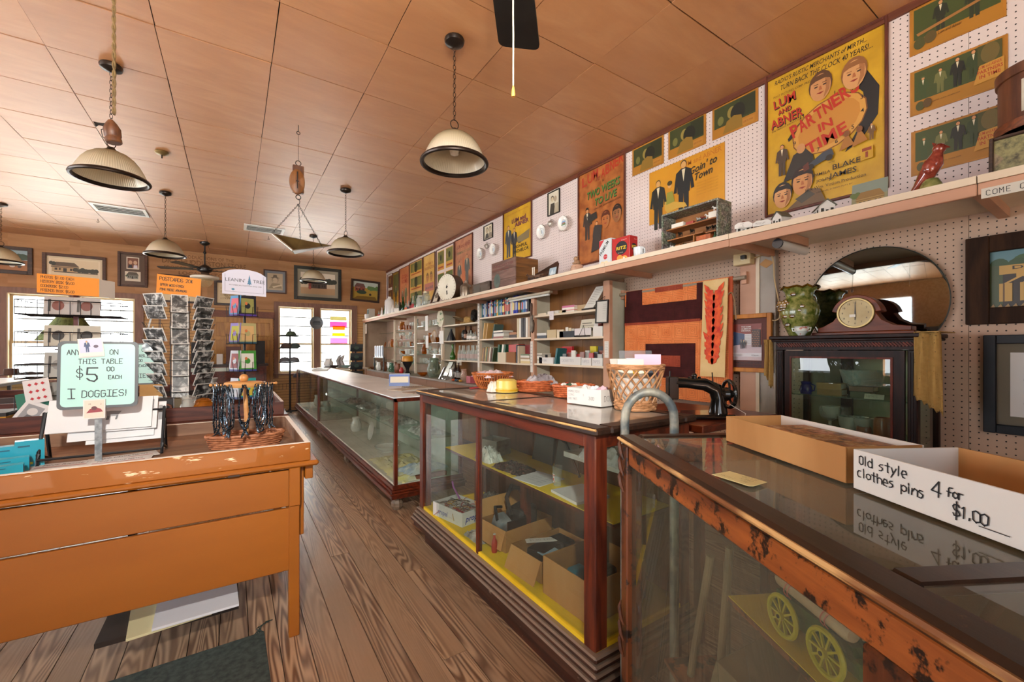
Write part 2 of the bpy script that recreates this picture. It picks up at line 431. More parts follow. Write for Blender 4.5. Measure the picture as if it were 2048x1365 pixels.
wb=opening_wall('wall_back','y',YB,.14,XL,XW,0,ZC,[(a,b,WZ0,WZ1) for a,b in WINS],[(0,2.24,M_bead),(2.24,ZC,M_plyB)])
wl=opening_wall('wall_left','x',XL-.14,.14,YF,YB,0,ZC,[(1.6,3.1,.8,2.4),(3.5,5.0,.8,2.4),(5.4,6.9,.8,2.4)],[(0,ZC,M_plyB)])
wf=opening_wall('wall_front','y',YF-.14,.14,XL,XW,0,ZC,[(-4.0,-1.8,.8,2.7),(-1.4,.8,.8,2.7)],[(0,ZC,M_plyB)])
# faded stencilled lettering on the back wall
M_ink=flat('6b4727',.8)
g=GT(frame((0,YB-.0015,0),(1,0,0),(0,0,1)))
p=wY(405,522,YB)
for t,dz,h,wd in (('REPRODUCTIONS OF THE',.0,.070,.98),('DICK HUDDLESTON STORE',-.125,.10,1.42),('PROJECT OF PINE RIDGE FOR THE',-.24,.065,1.36),('LOCAL HISTORY',-.34,.07,.9)):
    g.text(t,p.x+.06,p.z+.02+dz,h,0,0,maxw=wd)
o=g.o('wall_lettering',M_ink,wb)
# windows
M_glassW=glass('window_glass','f4f8fa')
def window(name,pairs):
    s=struct(name)
    a,b=pairs[0][0],pairs[-1][1]
    g=G()
    g.box(a-.09,a,YB-.028,YB-.001,WZ0-.10,WZ1+.10);o=g.o('casing',M_trimB,s)
    G().box(b,b+.13,YB-.028,YB-.001,WZ0-.10,WZ1+.10).o('casing',M_trimB,s)
    G().box(a,b,YB-.026,YB-.001,WZ1,WZ1+.10).o('casing',M_trimB,s)
    G().box(a-.14,b+.17,YB-.075,YB-.001,WZ0-.035,WZ0).o('window_sill',M_trimB,s)
    for (p,q),(p2,q2) in zip(pairs,pairs[1:]): G().box(q,p2,YB-.027,YB-.001,WZ0,WZ1).o('casing',M_trimB,s)
    zm=1.475
    for p,q in pairs:
        for (z0,z1,yo) in ((zm-.02,WZ1,.075),(WZ0,zm+.02,.035)):
            f=.042;g=G();y=YB+yo
            g.box(p,p+f,y,y+.035,z0,z1);g.box(q-f,q,y,y+.035,z0,z1);g.box(p+f,q-f,y,y+.035,z0,z0+f);g.box(p+f,q-f,y,y+.035,z1-f,z1)
            o=g.o('sash',M_sash,s)
            G().box(p+f,q-f,y+.014,y+.020,z0+f,z1-f).o('pane',M_glassW,o)
        g=G();g.box(p-.002,p+.012,YB-.03,YB+.034,WZ0,WZ1);g.box(q-.012,q+.002,YB-.03,YB+.034,WZ0,WZ1);g.box(p,q,YB-.03,YB+.034,WZ1-.012,WZ1);g.o('stop_bead',M_sash,s)
    return s
win1=window('window_1',WINS[2:4]);win2=window('window_2',WINS[4:]);win3=window('added_window_3',WINS[:2])  # third pair is unseen, added for its sheen on the ceiling
# neighbouring clapboard house wall outside the rear windows
ex=struct('exterior_clapboard')
M_clap=flat('eceae4',.7)
G().box(-11,6,13.0,13.06,-.3,3.2).o('gap_shade_sheet',flat('2a2a28',.9),ex)  # dark sheet put in so the board gaps read as shadow lines
for i in range(13):
    z=-.2+i*.245;T=frame((-11,13.0,z),(1,0,0),(0,-.05,1));g=GT(T);g.box(0,17,0,.212,0,.02);g.o('clapboard',M_clap,ex)
g=G().box(-12,12,-9,26,-.35,-.13);o=g.o('ground',mott('outside_ground','8f8a78','a39c88',2));o['kind']='structure'
# ---------------------------------------------------------------- showcases, tables, shelving
M_maho=wood('mahogany','341008','6e2a10','y',.32,10,5,vary=.15,coat=.15)
M_mahoz=wood('mahogany_upright','3a1209','7a3114','z',.32,10,5,vary=.15,coat=.15)
M_mahod=wood('worn_dark_mahogany','1d120d','3c2418','y',.4,10,6,wear='8a5a2e',wamt=.70,vary=.1)
M_worn=wood('worn_varnish_wood','5a2810','b0622a','y',.34,7,4,wear='20120a',wamt=.525,vary=.1)
M_wornz=wood('worn_varnish_post','3a1a0c','7a421e','z',.36,7,4,wear='1c100a',wamt=.56,vary=.1)
M_wornt=wood('dark_worn_top_rim','20140e','3a2416','y',.34,8,5,wear='6d4524',wamt=.66,vary=.1)
M_glass=glass('showcase_glass','f0f5f2',0,1,.06)
M_glassd=glass('dusty_showcase_glass','eef2ec',0,1,.20,'8d8a78')
M_glasst=glass('showcase_top_glass','e6ece8',.02,1,.42,'a5a294')
M_glassm=mott('dusty_sheen_top_glass','97928a','aba69c',5,.35,coat=.9)  # opaque grey stands for dust and for reflected light on the glass
M_glasstf=mott('frosted_glare_top','d4dadc','e6ebec',3,.4)  # window reflection painted in as white on the hazy glass tops
M_yel=mott('yellow_paper','d9b414','e8c626',3,.6)
M_line=mott('case_liner','b9b3a2','d2cdbf',3,.8)
M_inside=wood('case_back_wood','4a2a18','6b4028','z',.6,6,4)
# --- middle showcase
X0,X1,Y0,Y1,ZT=1.07,1.66,1.09,2.83,1.06
case=thing('display_case','mahogany glass showcase with yellow shelf and wicker baskets along its top','display case',(X0,Y0,0))
g=G();g.box(X0+.045,X1-.03,Y0+.04,Y1-.04,0,.135);g.o('plinth',wood('worn_plinth','2a120a','54260f','y',.45,9,5,wear='a89078',wamt=.68),case)
g=G()
for (z0,z1,e) in ((.115,.150,.012),(.150,.178,-.004),(.178,.200,.006),(.200,.222,.016),(.222,.245,.026)):
    g.box(X0-.03+e,X1+.02-e,Y0-.035+e,Y1+.03-e,z0,z1)
g.o('base_moulding',wood('dusty_base_moulding','2c1710','5a3626','y',.4,9,5,wear='9c8674',wamt=.64,dust='8a7868'),case,bevel=.006)
g=G();g.box(X0+.02,X1-.02,Y0+.015,Y1-.015,.245,.262);g.o('case_floor',M_yel,case)
PW=.062
for (px,py) in ((X0+.015,Y0+.012),(X1-.015-PW,Y0+.012),(X0+.015,Y1-.012-PW),(X1-.015-PW,Y1-.012-PW)):
    G().box(px,px+PW,py,py+PW,.245,ZT-.03).o('corner_post',M_mahoz,case,bevel=.004)
G().box(X0+.018,X0+.045,1.978,2.006,.245,.985).o('mullion',M_mahoz,case,bevel=.004)
g=G()
for (a,b,c,d) in ((X0+.015,X0+.05,Y0+.07,Y1-.07),(X1-.05,X1-.015,Y0+.07,Y1-.07),(X0+.07,X1-.07,Y0+.012,Y0+.045),(X0+.07,X1-.07,Y1-.045,Y1-.012)):
    g.box(a,b,c,d,.98,ZT-.03)
g.o('top_rail',M_maho,case,bevel=.003)
g=G()
g.box(X0-.005,X0+.075,Y0-.012,Y1+.01,ZT-.03,ZT);g.box(X1-.075,X1+.005,Y0-.012,Y1+.01,ZT-.03,ZT)
g.box(X0+.075,X1-.075,Y0-.012,Y0+.065,ZT-.03,ZT);g.box(X0+.075,X1-.075,Y1-.065,Y1+.01,ZT-.03,ZT)
g.o('top_frame',M_mahod,case,bevel=.008)
G().box(X0+.075,X1-.075,2.012,2.032,ZT-.02,ZT-.001).o('glazing_bar',M_mahod,case)
G().box(X0+.075,X1-.075,Y0+.065,2.012,ZT-.014,ZT-.004).o('top_pane',M_glassm,case)
G().box(X0+.075,X1-.075,2.032,Y1-.065,ZT-.014,ZT-.004).o('top_pane',M_glassm,case)
G().box(X0+.028,X0+.034,Y0+.074,1.978,.25,.98).o('front_pane',M_glass,case)
G().box(X0+.028,X0+.034,2.006,Y1-.074,.25,.98).o('front_pane',M_glass,case)
G().box(X0+.077,X1-.077,Y0+.028,Y0+.034,.25,.98).o('side_pane',M_glassd,case)
G().box(X0+.077,X1-.077,Y1-.034,Y1-.028,.25,.98).o('side_pane',M_glass,case)
for a,b in ((Y0+.074,1.62),(1.62,2.2),(2.2,Y1-.074)): G().box(X1-.045,X1-.03,a+.002,b-.002,.25,.98).o('back_door',M_inside,case)
g=G();g.box(X0+.18,X1-.05,Y0+.075,Y1-.075,.635,.65);g.o('shelf',M_maho,case)
G().box(X0+.18,X1-.05,Y0+.08,Y1-.08,.65,.653).o('shelf_paper',M_yel,case)
for yy in (1.35,1.95,2.5): G().box(X0+.3,X0+.345,yy,yy+.045,.262,.635).o('shelf_prop',M_mahoz,case)
M_we=mott('worn_pale_edge','7a4a24','d0a468',18,.45,0,(1,.25,1),lo=.42,hi=.58)
g=G();g.tube([(X0-.004,Y0-.01,ZT-.006),(X0-.004,Y1,ZT-.006)],.0045,6);g.o('worn_edge',M_we,case)
# --- near showcase, turned about thirty degrees
C0=Vector((1.032,.927,0));dv=Vector((-.475,-.880,0)).normalized();wv=Vector((-dv.y,dv.x,0))
NT_=Matrix.Identity(4)
for i in range(3): NT_[i][0]=wv[i];NT_[i][1]=-dv[i];NT_[i][2]=(0,0,1)[i];NT_[i][3]=C0[i]
# local: x across to the right, y away from camera (0 at far corner, negative towards the camera)
near=thing('display_case','worn dark wooden glass showcase with carved corner post, cardboard trays on its top','display case',C0,math.atan2(wv.y,wv.x))
nw,nl=.62,1.75;ZN=1.07
g=GT(NT_);b=.048
g.box(-.012,b,-nl,.012,ZN-.026,ZN);g.box(nw-b,nw+.012,-nl,.012,ZN-.026,ZN);g.box(b,nw-b,-b+.012,.012,ZN-.026,ZN);g.box(b,nw-b,-nl,-nl+b,ZN-.026,ZN)
g.o('top_frame',M_wornt,near,bevel=.009)
g=GT(NT_);g.tube([(-.010,.008,ZN-.012),(-.010,-nl,ZN-.012)],.006,6);g.o('worn_edge',M_we,near)
GT(NT_).box(b,nw-b,-.86,-.822,ZN-.02,ZN-.001).o('glazing_bar',M_wornt,near,bevel=.003)
GT(NT_).box(b,nw-b,-.822,-b+.012,ZN-.014,ZN-.005).o('top_pane',M_glasst,near)
GT(NT_).box(b,nw-b,-nl+b,-.86,ZN-.014,ZN-.005).o('top_pane',M_glasst,near)
g=GT(NT_)
for a,c in ((.0,.03),(nw-.03,nw)): g.box(a,c,-nl+.05,-.05,ZN-.085,ZN-.026)
for a,c in ((-.03,0),(-nl,-nl+.03)): g.box(.05,nw-.05,a,c,ZN-.085,ZN-.026)
g.o('top_rail',M_worn,near,bevel=.005)
g=GT(NT_)
for a,c in ((-.015,.035),(nw-.035,nw+.015)): g.box(a,c,-nl,0,.10,.24)
for a,c in ((-.035,.015),(-nl-.015,-nl+.035)): g.box(0,nw,a,c,.10,.24)
g.o('base_rail',M_worn,near,bevel=.006)
for a,c in ((-.004,-.046),(nw-.046,-.046),(-.004,-nl),(nw-.046,-nl)):
    po=GT(NT_).box(a,a+.05,c,c+.05,.08,ZN-.026).o('corner_post',M_wornz,near,bevel=.004)
    if c>-.1 and a<.1:
        g=GT(NT_)
        for zc in (.93,.42):
            for k in range(3):
                zz=zc+.05*k
                g.tube([(a-.006,c+.01,zz-.03),(a-.012,c+.018,zz-.01),(a-.012,c+.03,zz+.015),(a-.005,c+.038,zz+.03)],[.003,.007,.006,.002],6)
        g.o('carved_leaf',M_wornz,po,smooth=True)
G2=[(.0,'')]
for yy in (-.86,): GT(NT_).box(.0,.03,yy-.03,yy+.03,.24,ZN-.085).o('mullion',M_wornz,near,bevel=.004)
GT(NT_).box(.012,.018,-.83,-.046,.24,ZN-.085).o('front_pane',M_glassd,near)
GT(NT_).box(.012,.018,-nl+.05,-.89,.24,ZN-.085).o('front_pane',M_glassd,near)
GT(NT_).box(.046,nw-.046,-.018,-.012,.24,ZN-.085).o('side_pane',M_glass,near)
GT(NT_).box(nw-.022,nw-.012,-nl+.05,-.046,.24,ZN-.085).o('back_door',wood('case_rear_board','43331f','66502f','y',.6,6,4),near)
GT(NT_).box(.0,nw,-nl,0,.10,.235).o('case_floor',mott('case_floor_paper','6e6552','b9b2a2',2,.8),near)
for a,c in ((.06,-.10),(nw-.1,-.10),(.06,-nl+.05),(nw-.1,-nl+.05)): GT(NT_).box(a,a+.05,c,c+.05,0,.10).o('foot',M_wornz,near)
g=GT(NT_);g.box(.185,nw-.05,-1.25,-.262,.687,.70);g.o('shelf',M_worn,near)
GT(NT_).box(.187,nw-.05,-1.25,-.264,.70,.702).o('shelf_paper',M_yel,near)
GT(NT_).box(.10,nw-.06,-.60,-.08,.40,.412).o('shelf',M_worn,near)
# --- the two far showcases along the aisle
def far_case(label,y0,y1,feet,panes):
    x0,x1,zt=1.10,1.72,.945
    c=thing('display_case',label,'display case',(x0,y0,0))
    g=G()
    for (z0,z1,e) in ((.115,.15,0),(.15,.165,-.012),(.165,.185,.004),(.185,.225,.014)): g.box(x0-.03+e,x1+.02-e,y0-.02+e,y1+.005,z0,z1)
    g.o('base_moulding',M_maho,c,bevel=.004)
    G().box(x0,x1,y0+.01,y1-.01,.21,.228).o('case_floor',mott('white_case_lining','c9c8bc','e6e4dc',3,.8),c)
    for (fx,fy) in feet:
        g=G();g.lathe([(.034,0),(.05,.03),(.052,.06),(.04,.085),(.045,.115)],8,(fx,fy,0));g.o('foot',wood('pale_foot','5a4735','84705c','z',.6),c)
    for yy in (y0,y1-.032):
        for xx in (x0,x1-.03): G().box(xx,xx+.03,yy,yy+.032,.225,zt-.02).o('corner_post',M_mahoz,c,bevel=.003)
    g=G()
    g.box(x0,x0+.02,y0,y1,zt-.025,zt-.004);g.box(x1-.02,x1,y0,y1,zt-.025,zt-.004);g.box(x0,x1,y0,y0+.025,zt-.035,zt-.004);g.box(x0,x1,y1-.02,y1,zt-.03,zt-.004)
    g.o('top_rail',M_maho,c)
    G().box(x0-.008,x1+.008,y0-.008,y1+.002,zt-.004,zt+.004).o('top_pane',M_glasstf,c)
    G().box(x0+.008,x0+.014,y0+.03,y1-.03,.225,zt-.02).o('front_pane',M_glass,c)
    G().box(x0+.03,x1-.03,y0+.008,y0+.014,.225,zt-.03).o('side_pane',M_glass,c)
    n=panes
    for i in range(n):
        a=y0+.03+(y1-y0-.06)*i/n;b_=y0+.03+(y1-y0-.06)*(i+1)/n
        G().box(x1-.022,x1-.012,a+.003,b_-.003,.225,zt-.025).o('back_door',mott('grey_sliding_door','a9a99c','c6c6ba',2,.6),c)
    G().box(x0+.22,x1-.05,y0+.05,y1-.05,.56,.568).o('shelf',glass('case_shelf_glass','dff0ea',0,1,.25,'cfd8d2') if 'sgl' not in MC else MC['sgl'],c)
    return c
MC['sgl']=glass('case_shelf_glass','dff0ea',0,1,.25,'cfd8d2')
far_case('long glass showcase with white top beside the aisle, next beyond the mahogany case',3.42,7.15,[(1.15,3.5),(1.15,5.3),(1.15,7.05),(1.66,3.5)],5)
far_case('glass showcase with white top standing nearest the rear windows',7.19,9.85,[(1.15,7.25),(1.15,9.7)],4)
# --- left glass case by the rear window
x1,x0,y0,y1,zt=-2.25,-2.95,6.4,8.78,.945
c=thing('display_case','glass showcase with a white top under the left rear window','display case',(x0,y0,0))
g=G();g.box(x0,x1,y0,y1,.10,.25);g.o('base_moulding',M_maho,c)
G().box(x0+.03,x1-.03,y0+.03,y1-.03,0,.10).o('plinth',M_mahod,c)
for yy in (y0,7.6,y1-.03):
    for xx in (x0,x1-.03): G().box(xx,xx+.03,yy,yy+.03,.25,zt-.03).o('corner_post',flat('2a2522',.4),c)
g=G();g.box(x0,x1,y0,y0+.03,zt-.035,zt-.004);g.box(x0,x1,y1-.03,y1,zt-.035,zt-.004);g.box(x0,x0+.03,y0,y1,zt-.035,zt-.004);g.box(x1-.03,x1,y0,y1,zt-.035,zt-.004);g.o('top_rail',flat('2a2522',.4),c)
G().box(x0-.01,x1+.01,y0-.01,y1+.01,zt-.004,zt+.004).o('top_pane',M_glasstf,c)
G().box(x1-.02,x1-.014,y0+.03,y1-.03,.25,zt-.035).o('front_pane',M_glass,c)
G().box(x0+.03,x1-.03,y1-.02,y1-.014,.25,zt-.035).o('side_pane',M_glass,c)
G().box(x0+.03,x1-.1,y0+.05,y1-.05,.6,.608).o('shelf',MC['sgl'],c)
# --- orange tray table (front) and the darker tray tables behind
M_or=mott('orange_paint','8c4c07','9d590d',5,.45,0,(.25,1,1),.04,.05,lo=.2,hi=.8)
def wearmat(name,c1,c2,w,amt,st=(.3,1,1.6)):
    k=NT(name);v=k.coord(st,5);f=k.noise(k.coord((1,1,1),3),3,4);c=k.ramp(f,[(.3,c1),(.7,c2)])
    wv=k.noise(v,26,4,.6);c=k.mix(k.ramp(wv,[(amt,(0,0,0,1)),(amt+.03,(1,1,1,1))]),c,w)
    return k.fin(c,.36,0,.15)
M_orw=wearmat('chipped_orange_paint','8c4c07','9d590d','e8c9a0',.62)
M_tray=wood('tray_pine','6b4a34','8f6c50','x',.55,7,5,vary=.2)
M_wht=flat('ddd2c4',.5)
def tray_table(label,xa,xb,ya,yb,zt,rim,front,frontw,inner,legs,apron):
    t=thing('tray_table',label,'table',((xa+xb)/2,ya,0))
    th=.024;zr=zt-rim
    G().box(xa,xb,ya,ya+th,zr,zt).o('rim_board',frontw,t,bevel=.003)
    G().box(xa,xb,yb-th,yb,zr,zt).o('rim_board',inner,t,bevel=.003)
    G().box(xb-th,xb,ya+th,yb-th,zr,zt).o('rim_board',inner,t,bevel=.003)
    G().box(xa,xa+th,ya+th,yb-th,zr,zt).o('rim_board',inner,t,bevel=.003)
    n=max(4,int((yb-ya)/.16))
    for i in range(n):
        a=ya+th+(yb-ya-2*th)*i/n;b_=ya+th+(yb-ya-2*th)*(i+1)/n
        G().box(xa+th,xb-th,a+.001,b_-.001,zr+.0,zr+.018).o('tray_board',inner,t)
    g=G();g.box(xa-.02,xb+.035,ya-.018,yb+.02,zr-.024,zr);g.o('ledge',front,t,bevel=.008)
    if apron:
        G().box(xa+.03,xb-.055,ya+.012,ya+.034,zr-.205,zr-.036).o('apron_board',front,t,bevel=.003)
        G().box(xa+.03,xb-.055,ya+.014,ya+.036,.31,zr-.215).o('front_panel',front,t,bevel=.003)
        G().box(xb-.06,xb-.022,ya+.05,yb-.05,.45,zr-.036).o('end_panel',front,t,bevel=.003)
        G().box(xb-.02,xb+.015,ya+.03,yb-.03,zr-.095,zr-.024).o('end_rail',front,t,bevel=.003)
        G().box(xb-.085,xb-.06,ya+.06,ya+.09,.24,.34).o('inner_block',flat('8a5a3c',.6),t)
    else:
        G().box(xa+.03,xb-.05,ya+.03,ya+.055,zr-.20,zr-.024).o('apron_board',front,t)
        G().box(xb-.06,xb-.03,ya+.05,yb-.05,zr-.20,zr-.024).o('end_panel',front,t)
    for (lx,ly) in legs:
        g=G();z1=zr-.024
        g.box(lx-.022,lx+.022,ly,ly+.052,0,z1)
        g.o('leg',front,t,bevel=.003)
    return t
t1=tray_table('orange painted tray table with chipped rim in front of the carousel of necklaces',-2.4,.306,2.205,3.175,.90,.085,M_or,M_orw,M_tray,[(.237,2.205),(.237,3.10),(-2.3,2.205),(-2.3,3.10),],True)
g=G();zr=.815;g.box(.215,.262,2.195,2.232,.612,zr-.024);g.o('leg_bracket',M_or,t1,bevel=.004)
# latch notch of the drawer
g=G();g.box(-.02,.022,2.19,2.2,.788,.800);g.o('drawer_catch',flat('3a2416',.6),t1)
# light worn top edges of the rim
for (a,b,c_,d) in ((-2.4,.306,2.206,2.228),(-2.4,.306,3.152,3.174),(.283,.305,2.23,3.15)):
    g=G();g.box(a,b,c_,d,.9,.9015);g.o('worn_edge',M_wht,t1)
M_trd=wood('dark_red_tray_wood','3c1a12','6e3624','x',.45,8,5,vary=.1)
t2=tray_table('dark red brown tray table holding the postcard spinner',-2.2,.357,4.05,5.14,.90,.105,M_trd,M_trd,M_trd,[(.29,4.1),(.29,5.03),(-2.1,4.1),(-2.1,5.03)],False)
for (a,b,c_,d) in ((.334,.356,4.07,5.12),): G().box(a,b,c_,d,.9,.9015).o('worn_edge',M_wht,t2)
t3=tray_table('dark wooden tray table farthest from the orange one',-2.2,.37,5.75,6.85,.90,.10,wood('blackish_tray_wood','1f1612','3a2a22','x',.45),wood('blackish_tray_wood2','1f1612','3a2a22','x',.45),M_trd,[(.3,5.8),(.3,6.75),(-2.1,5.8),(-2.1,6.75)],False)
for (a,b,c_,d) in ((.347,.369,5.77,6.83),): G().box(a,b,c_,d,.9,.9015).o('worn_edge',M_wht,t3)
# --- wall shelving on the right
M_shw=mott('cream_shelf_paint','c6b49a','d8c8b0',3,.55,0,(1,.2,1))
M_shp=mott('pinkish_shelf_paint','aa7d62','ba8e72',4,.55,0,(1,.2,1))
M_shg=mott('grey_cream_panel','a9a48f','bdb8a4',3,.6)
M_shb=wood('brown_plywood_back','6b4119','8a5a28','z',.5,3,5,vary=.3)
sh=thing('wall_shelving','long cream and pink painted shelving built along the right wall','shelving',(3.0,2.9,0))
ZS=2.095
ys=[-1.2,.42,1.52,2.62,5.2,8.0,10.88]
for a,b in zip(ys,ys[1:]):
    o=G().box(2.688,XW-.002,a+.002,b-.002,2.062,ZS).o('top_shelf',M_shw,sh)
    G().box(2.695,2.717,a+.001,b-.001,2.012+R(-.002,.002),2.0615).o('fascia_board',M_shp,sh,bevel=.003)
for yy in (.42,1.52,2.62,4.0,5.4,6.8,8.1,9.4): G().box(2.72,XW-.002,yy-.02,yy+.02,2.015,2.062).o('shelf_bearer',M_shp,sh)
posts=[(9.445,.045),(8.15,.05),(6.83,.055),(5.5,.06),(4.145,.065),(2.93,.085)]
for y,wd in posts: G().box(3.03,3.075,y-wd/2,y+wd/2,.0,2.015).o('upright',M_shp if y<5 else M_shw,sh,bevel=.003)
for y,wd in posts[2:]:G().box(3.075,XW-.003,y-.012,y+.012,0,2.015).o('side_panel',M_shg,sh)
G().box(2.70,2.74,10.80,10.85,.865,2.015).o('upright',M_shw,sh)
bays=[(2.93,4.145,(1.75,1.475,1.178)),(4.145,5.5,(1.81,1.497,1.17)),(5.5,6.83,(1.757,1.492,1.172))]
for a,b,zs in bays:
    for z in zs: G().box(3.035,XW-.004,a+.03,b-.03,z-.022,z).o('shelf',M_shw,sh)
    m=(a+b)/2
    G().box(XW-.012,XW-.002,a+.01,m-.002,.86,2.06).o('back_board',M_shb,sh);G().box(XW-.012,XW-.002,m+.002,b-.01,.86,2.06).o('back_board',M_shb,sh)
M_shgl=glass('glass_shelf','dcefe6',0,1,.2,'cfe0d4')
for a,b,zs in ((6.83,8.15,(1.80,1.47,1.26,1.08)),(8.15,9.445,(1.77,1.56,1.41,1.25,1.07)),(9.445,10.7,(1.74,1.40,1.1))):
    for z in zs: G().box(3.05,XW-.01,a+.03,b-.03,z-.008,z).o('glass_shelf',M_shgl,sh)
G().box(2.72,XW-.004,2.90,10.86,.835,.865).o('worktop',mott('worktop_laminate','8f867a','a79e92',3,.4),sh)
for i in range(10):
    a=2.92+.79*i;G().box(2.76,2.785,a,a+.78,.06,.835).o('cabinet_front',M_shp,sh)
g=G();g.box(2.74,XW-.004,10.862,10.885,.9,2.06);g.o('end_panel',mott('tan_pegboard','8e7660','9f8670',4,.7),sh)
# cream pilaster boards on the wall beside the quilt
pl=struct('trim_2')
a=wX(1483,600,XW-.03).y;b=wX(1515,600,XW-.03).y;c_=wX(1522,600,XW-.03).y;d=wX(1553,600,XW-.03).y
G().box(XW-.05,XW,b,a,0,2.06).o('pilaster_board',M_shp,pl);G().box(XW-.056,XW,c_,b,0,2.06).o('pilaster_strip',M_shw,pl);G().box(XW-.045,XW,d,c_,0,2.06).o('pilaster_board',mott('grey_painted_board','8c8378','9f958a',4,.6),pl)
# ---------------------------------------------------------------- ceiling fixtures
M_brz=flat('2c211b',.35,.6); M_brz2=mott('bronze_canopy','241c18','40342b',5,.3,.5)
M_shade=None
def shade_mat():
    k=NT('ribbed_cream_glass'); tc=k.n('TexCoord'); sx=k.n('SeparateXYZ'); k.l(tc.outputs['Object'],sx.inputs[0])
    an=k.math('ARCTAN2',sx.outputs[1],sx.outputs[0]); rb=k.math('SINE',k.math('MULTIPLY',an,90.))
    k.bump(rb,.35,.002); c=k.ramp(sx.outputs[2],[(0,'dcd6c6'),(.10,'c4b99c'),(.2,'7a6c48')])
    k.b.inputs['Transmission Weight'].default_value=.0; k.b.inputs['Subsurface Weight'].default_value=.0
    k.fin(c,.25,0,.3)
    t=k.n('BsdfTranslucent'); t.inputs[0].default_value=L('e9dfc8'); m=k.n('MixShader'); m.inputs[0].default_value=.28
    k.l(k.b.outputs[0],m.inputs[1]);k.l(t.outputs[0],m.inputs[2]);k.l(m.outputs[0],k.out.inputs[0]); return k.m
M_shade=shade_mat(); M_bulb=flat('f2ede2',.2)
M_brass=flat('8a7448',.35,.6)
def chain(g,p,q,n,r=.0022,w=.008,mi=0):
    p=Vector(p);q=Vector(q);d=(q-p)/n
    for i in range(n):
        a=p+d*i;b=p+d*(i+1);m=(a+b)/2;dd=d.normalized();u=Vector((1,0,0)) if i%2 else Vector((0,1,0))
        x=dd.cross(u).normalized()*w;L_=d*.62
        g.tube([m-L_,m-L_*.5+x,m+L_*.5+x,m+L_,m+L_*.5-x,m-L_*.5-x],r,4,mi,closed=True)
def pendant(z=2.545):
    t=thing('pendant_lamp','','lamp',(0,0,0))
    g=G();g.lathe([(0,-.0),(.062,-.002),(.066,-.012),(.060,-.03),(.03,-.045),(.008,-.052),(0,-.053)],20,(0,0,ZC-.008));g.o('ceiling_canopy',M_brz2,t,True)
    zt=z+.205
    g=G();chain(g,(0,0,ZC-.06),(0,0,zt+.085),16);g.o('chain',M_brz,t)
    g=G();g.tube([(.028*math.cos(a*PI/8),0,zt+.055+.03*math.sin(a*PI/8)) for a in range(16)],.003,5,0,True);g.o('loop',M_brz,t,True)
    g=G();g.lathe([(.0,.028),(.02,.026),(.026,.012),(.055,-.004),(.06,-.016),(.058,-.02)],18,(0,0,zt));g.o('cap',M_brz2,t,True)
    prof=[(.055,.200),(.095,.183),(.13,.155),(.158,.118),(.180,.075),(.195,.04),(.205,.018)]
    g=G();g.shell([(r,h) for r,h in prof],48,(0,0,0));g.shell([(r-.004,h-.003) for r,h in prof][::-1],48,(0,0,0))
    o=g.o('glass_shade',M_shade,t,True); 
    for v in o.data.vertices: pass
    o.location.z=z
    g=G();g.shell([(.196,.022),(.206,.026),(.216,.020),(.222,.008),(.219,.0),(.206,-.003),(.196,.004),(.196,.022)][::-1],48,(0,0,z));g.o('rim_band',M_brz,t,True)
    g=G();g.lathe([(.0,.19),(.02,.185),(.02,.15),(.016,.14),(.03,.115),(.034,.09),(.026,.065),(.0,.055)],14,(0,0,z));g.o('bulb',M_bulb,t,True)
    return t
lamp=pendant()
pl_=[((1.20,2.50),'cream glass pendant lamp hanging over the front display cases beside the fan blade'),
 ((-.725,4.07),'cream glass pendant lamp hanging directly behind the old wooden light socket'),
 ((-.73,6.97),'cream glass pendant lamp hanging right of the first ceiling vent and above the postcard spinner'),
 ((1.178,5.59),'cream glass pendant lamp hanging just right of the tin scale pan'),
 ((1.18,8.17),'small distant pendant lamp hanging in front of the wide framed store picture'),
 ((-2.68,8.75),'pendant lamp cut by the left picture edge near the farm painting')]
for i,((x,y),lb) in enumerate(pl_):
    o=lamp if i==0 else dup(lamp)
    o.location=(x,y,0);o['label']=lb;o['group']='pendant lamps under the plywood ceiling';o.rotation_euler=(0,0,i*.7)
# bare brass canopy
t=thing('ceiling_canopy','bare brass ceiling canopy with a stub and no lamp','light fitting',(-.61,5.565,ZC-.06))
g=G();g.lathe([(0,0),(.055,-.002),(.062,-.012),(.05,-.028),(.02,-.036),(0,-.037)],18,(-.61,5.565,ZC-.006));g.o('canopy',M_brass,t,True)
g=G();g.cyl((-.61,5.565,ZC-.042),(-.61,5.565,ZC-.075),.006);g.o('stub',M_brz,t)
# ceiling vents
for (x,y,wd,lb) in ((-1.36,8.2,.60,'white louvred ceiling vent at the left, beyond the tilted pendant lamp'),(.43,8.2,.58,'white louvred ceiling vent behind the hanging scale')):
    t=thing('ceiling_vent',lb,'vent',(x,y,ZC-.02),0,'louvred ceiling vents')
    g=G();a=.2;z0,z1=ZC-.022,ZC-.008
    g.box(x-wd/2,x+wd/2,y-a,y-a+.04,z0,z1);g.box(x-wd/2,x+wd/2,y+a-.04,y+a,z0,z1);g.box(x-wd/2,x-wd/2+.04,y-a+.04,y+a-.04,z0,z1);g.box(x+wd/2-.04,x+wd/2,y-a+.04,y+a-.04,z0,z1)
    g.o('frame',flat('dcdcd6',.4),t)
    G().box(x-wd/2+.03,x+wd/2-.03,y-a+.03,y+a-.03,z1-.002,z1).o('duct',M_dark,t)
    for k in range(4):
        yy=y-a+.075+k*.083;G().beam((x-wd/2+.04,yy,ZC-.018),(x+wd/2-.04,yy,ZC-.018),.034,.004,0,(0,-.8,1)).o('louvre',flat('dcdcd6',.4),t)
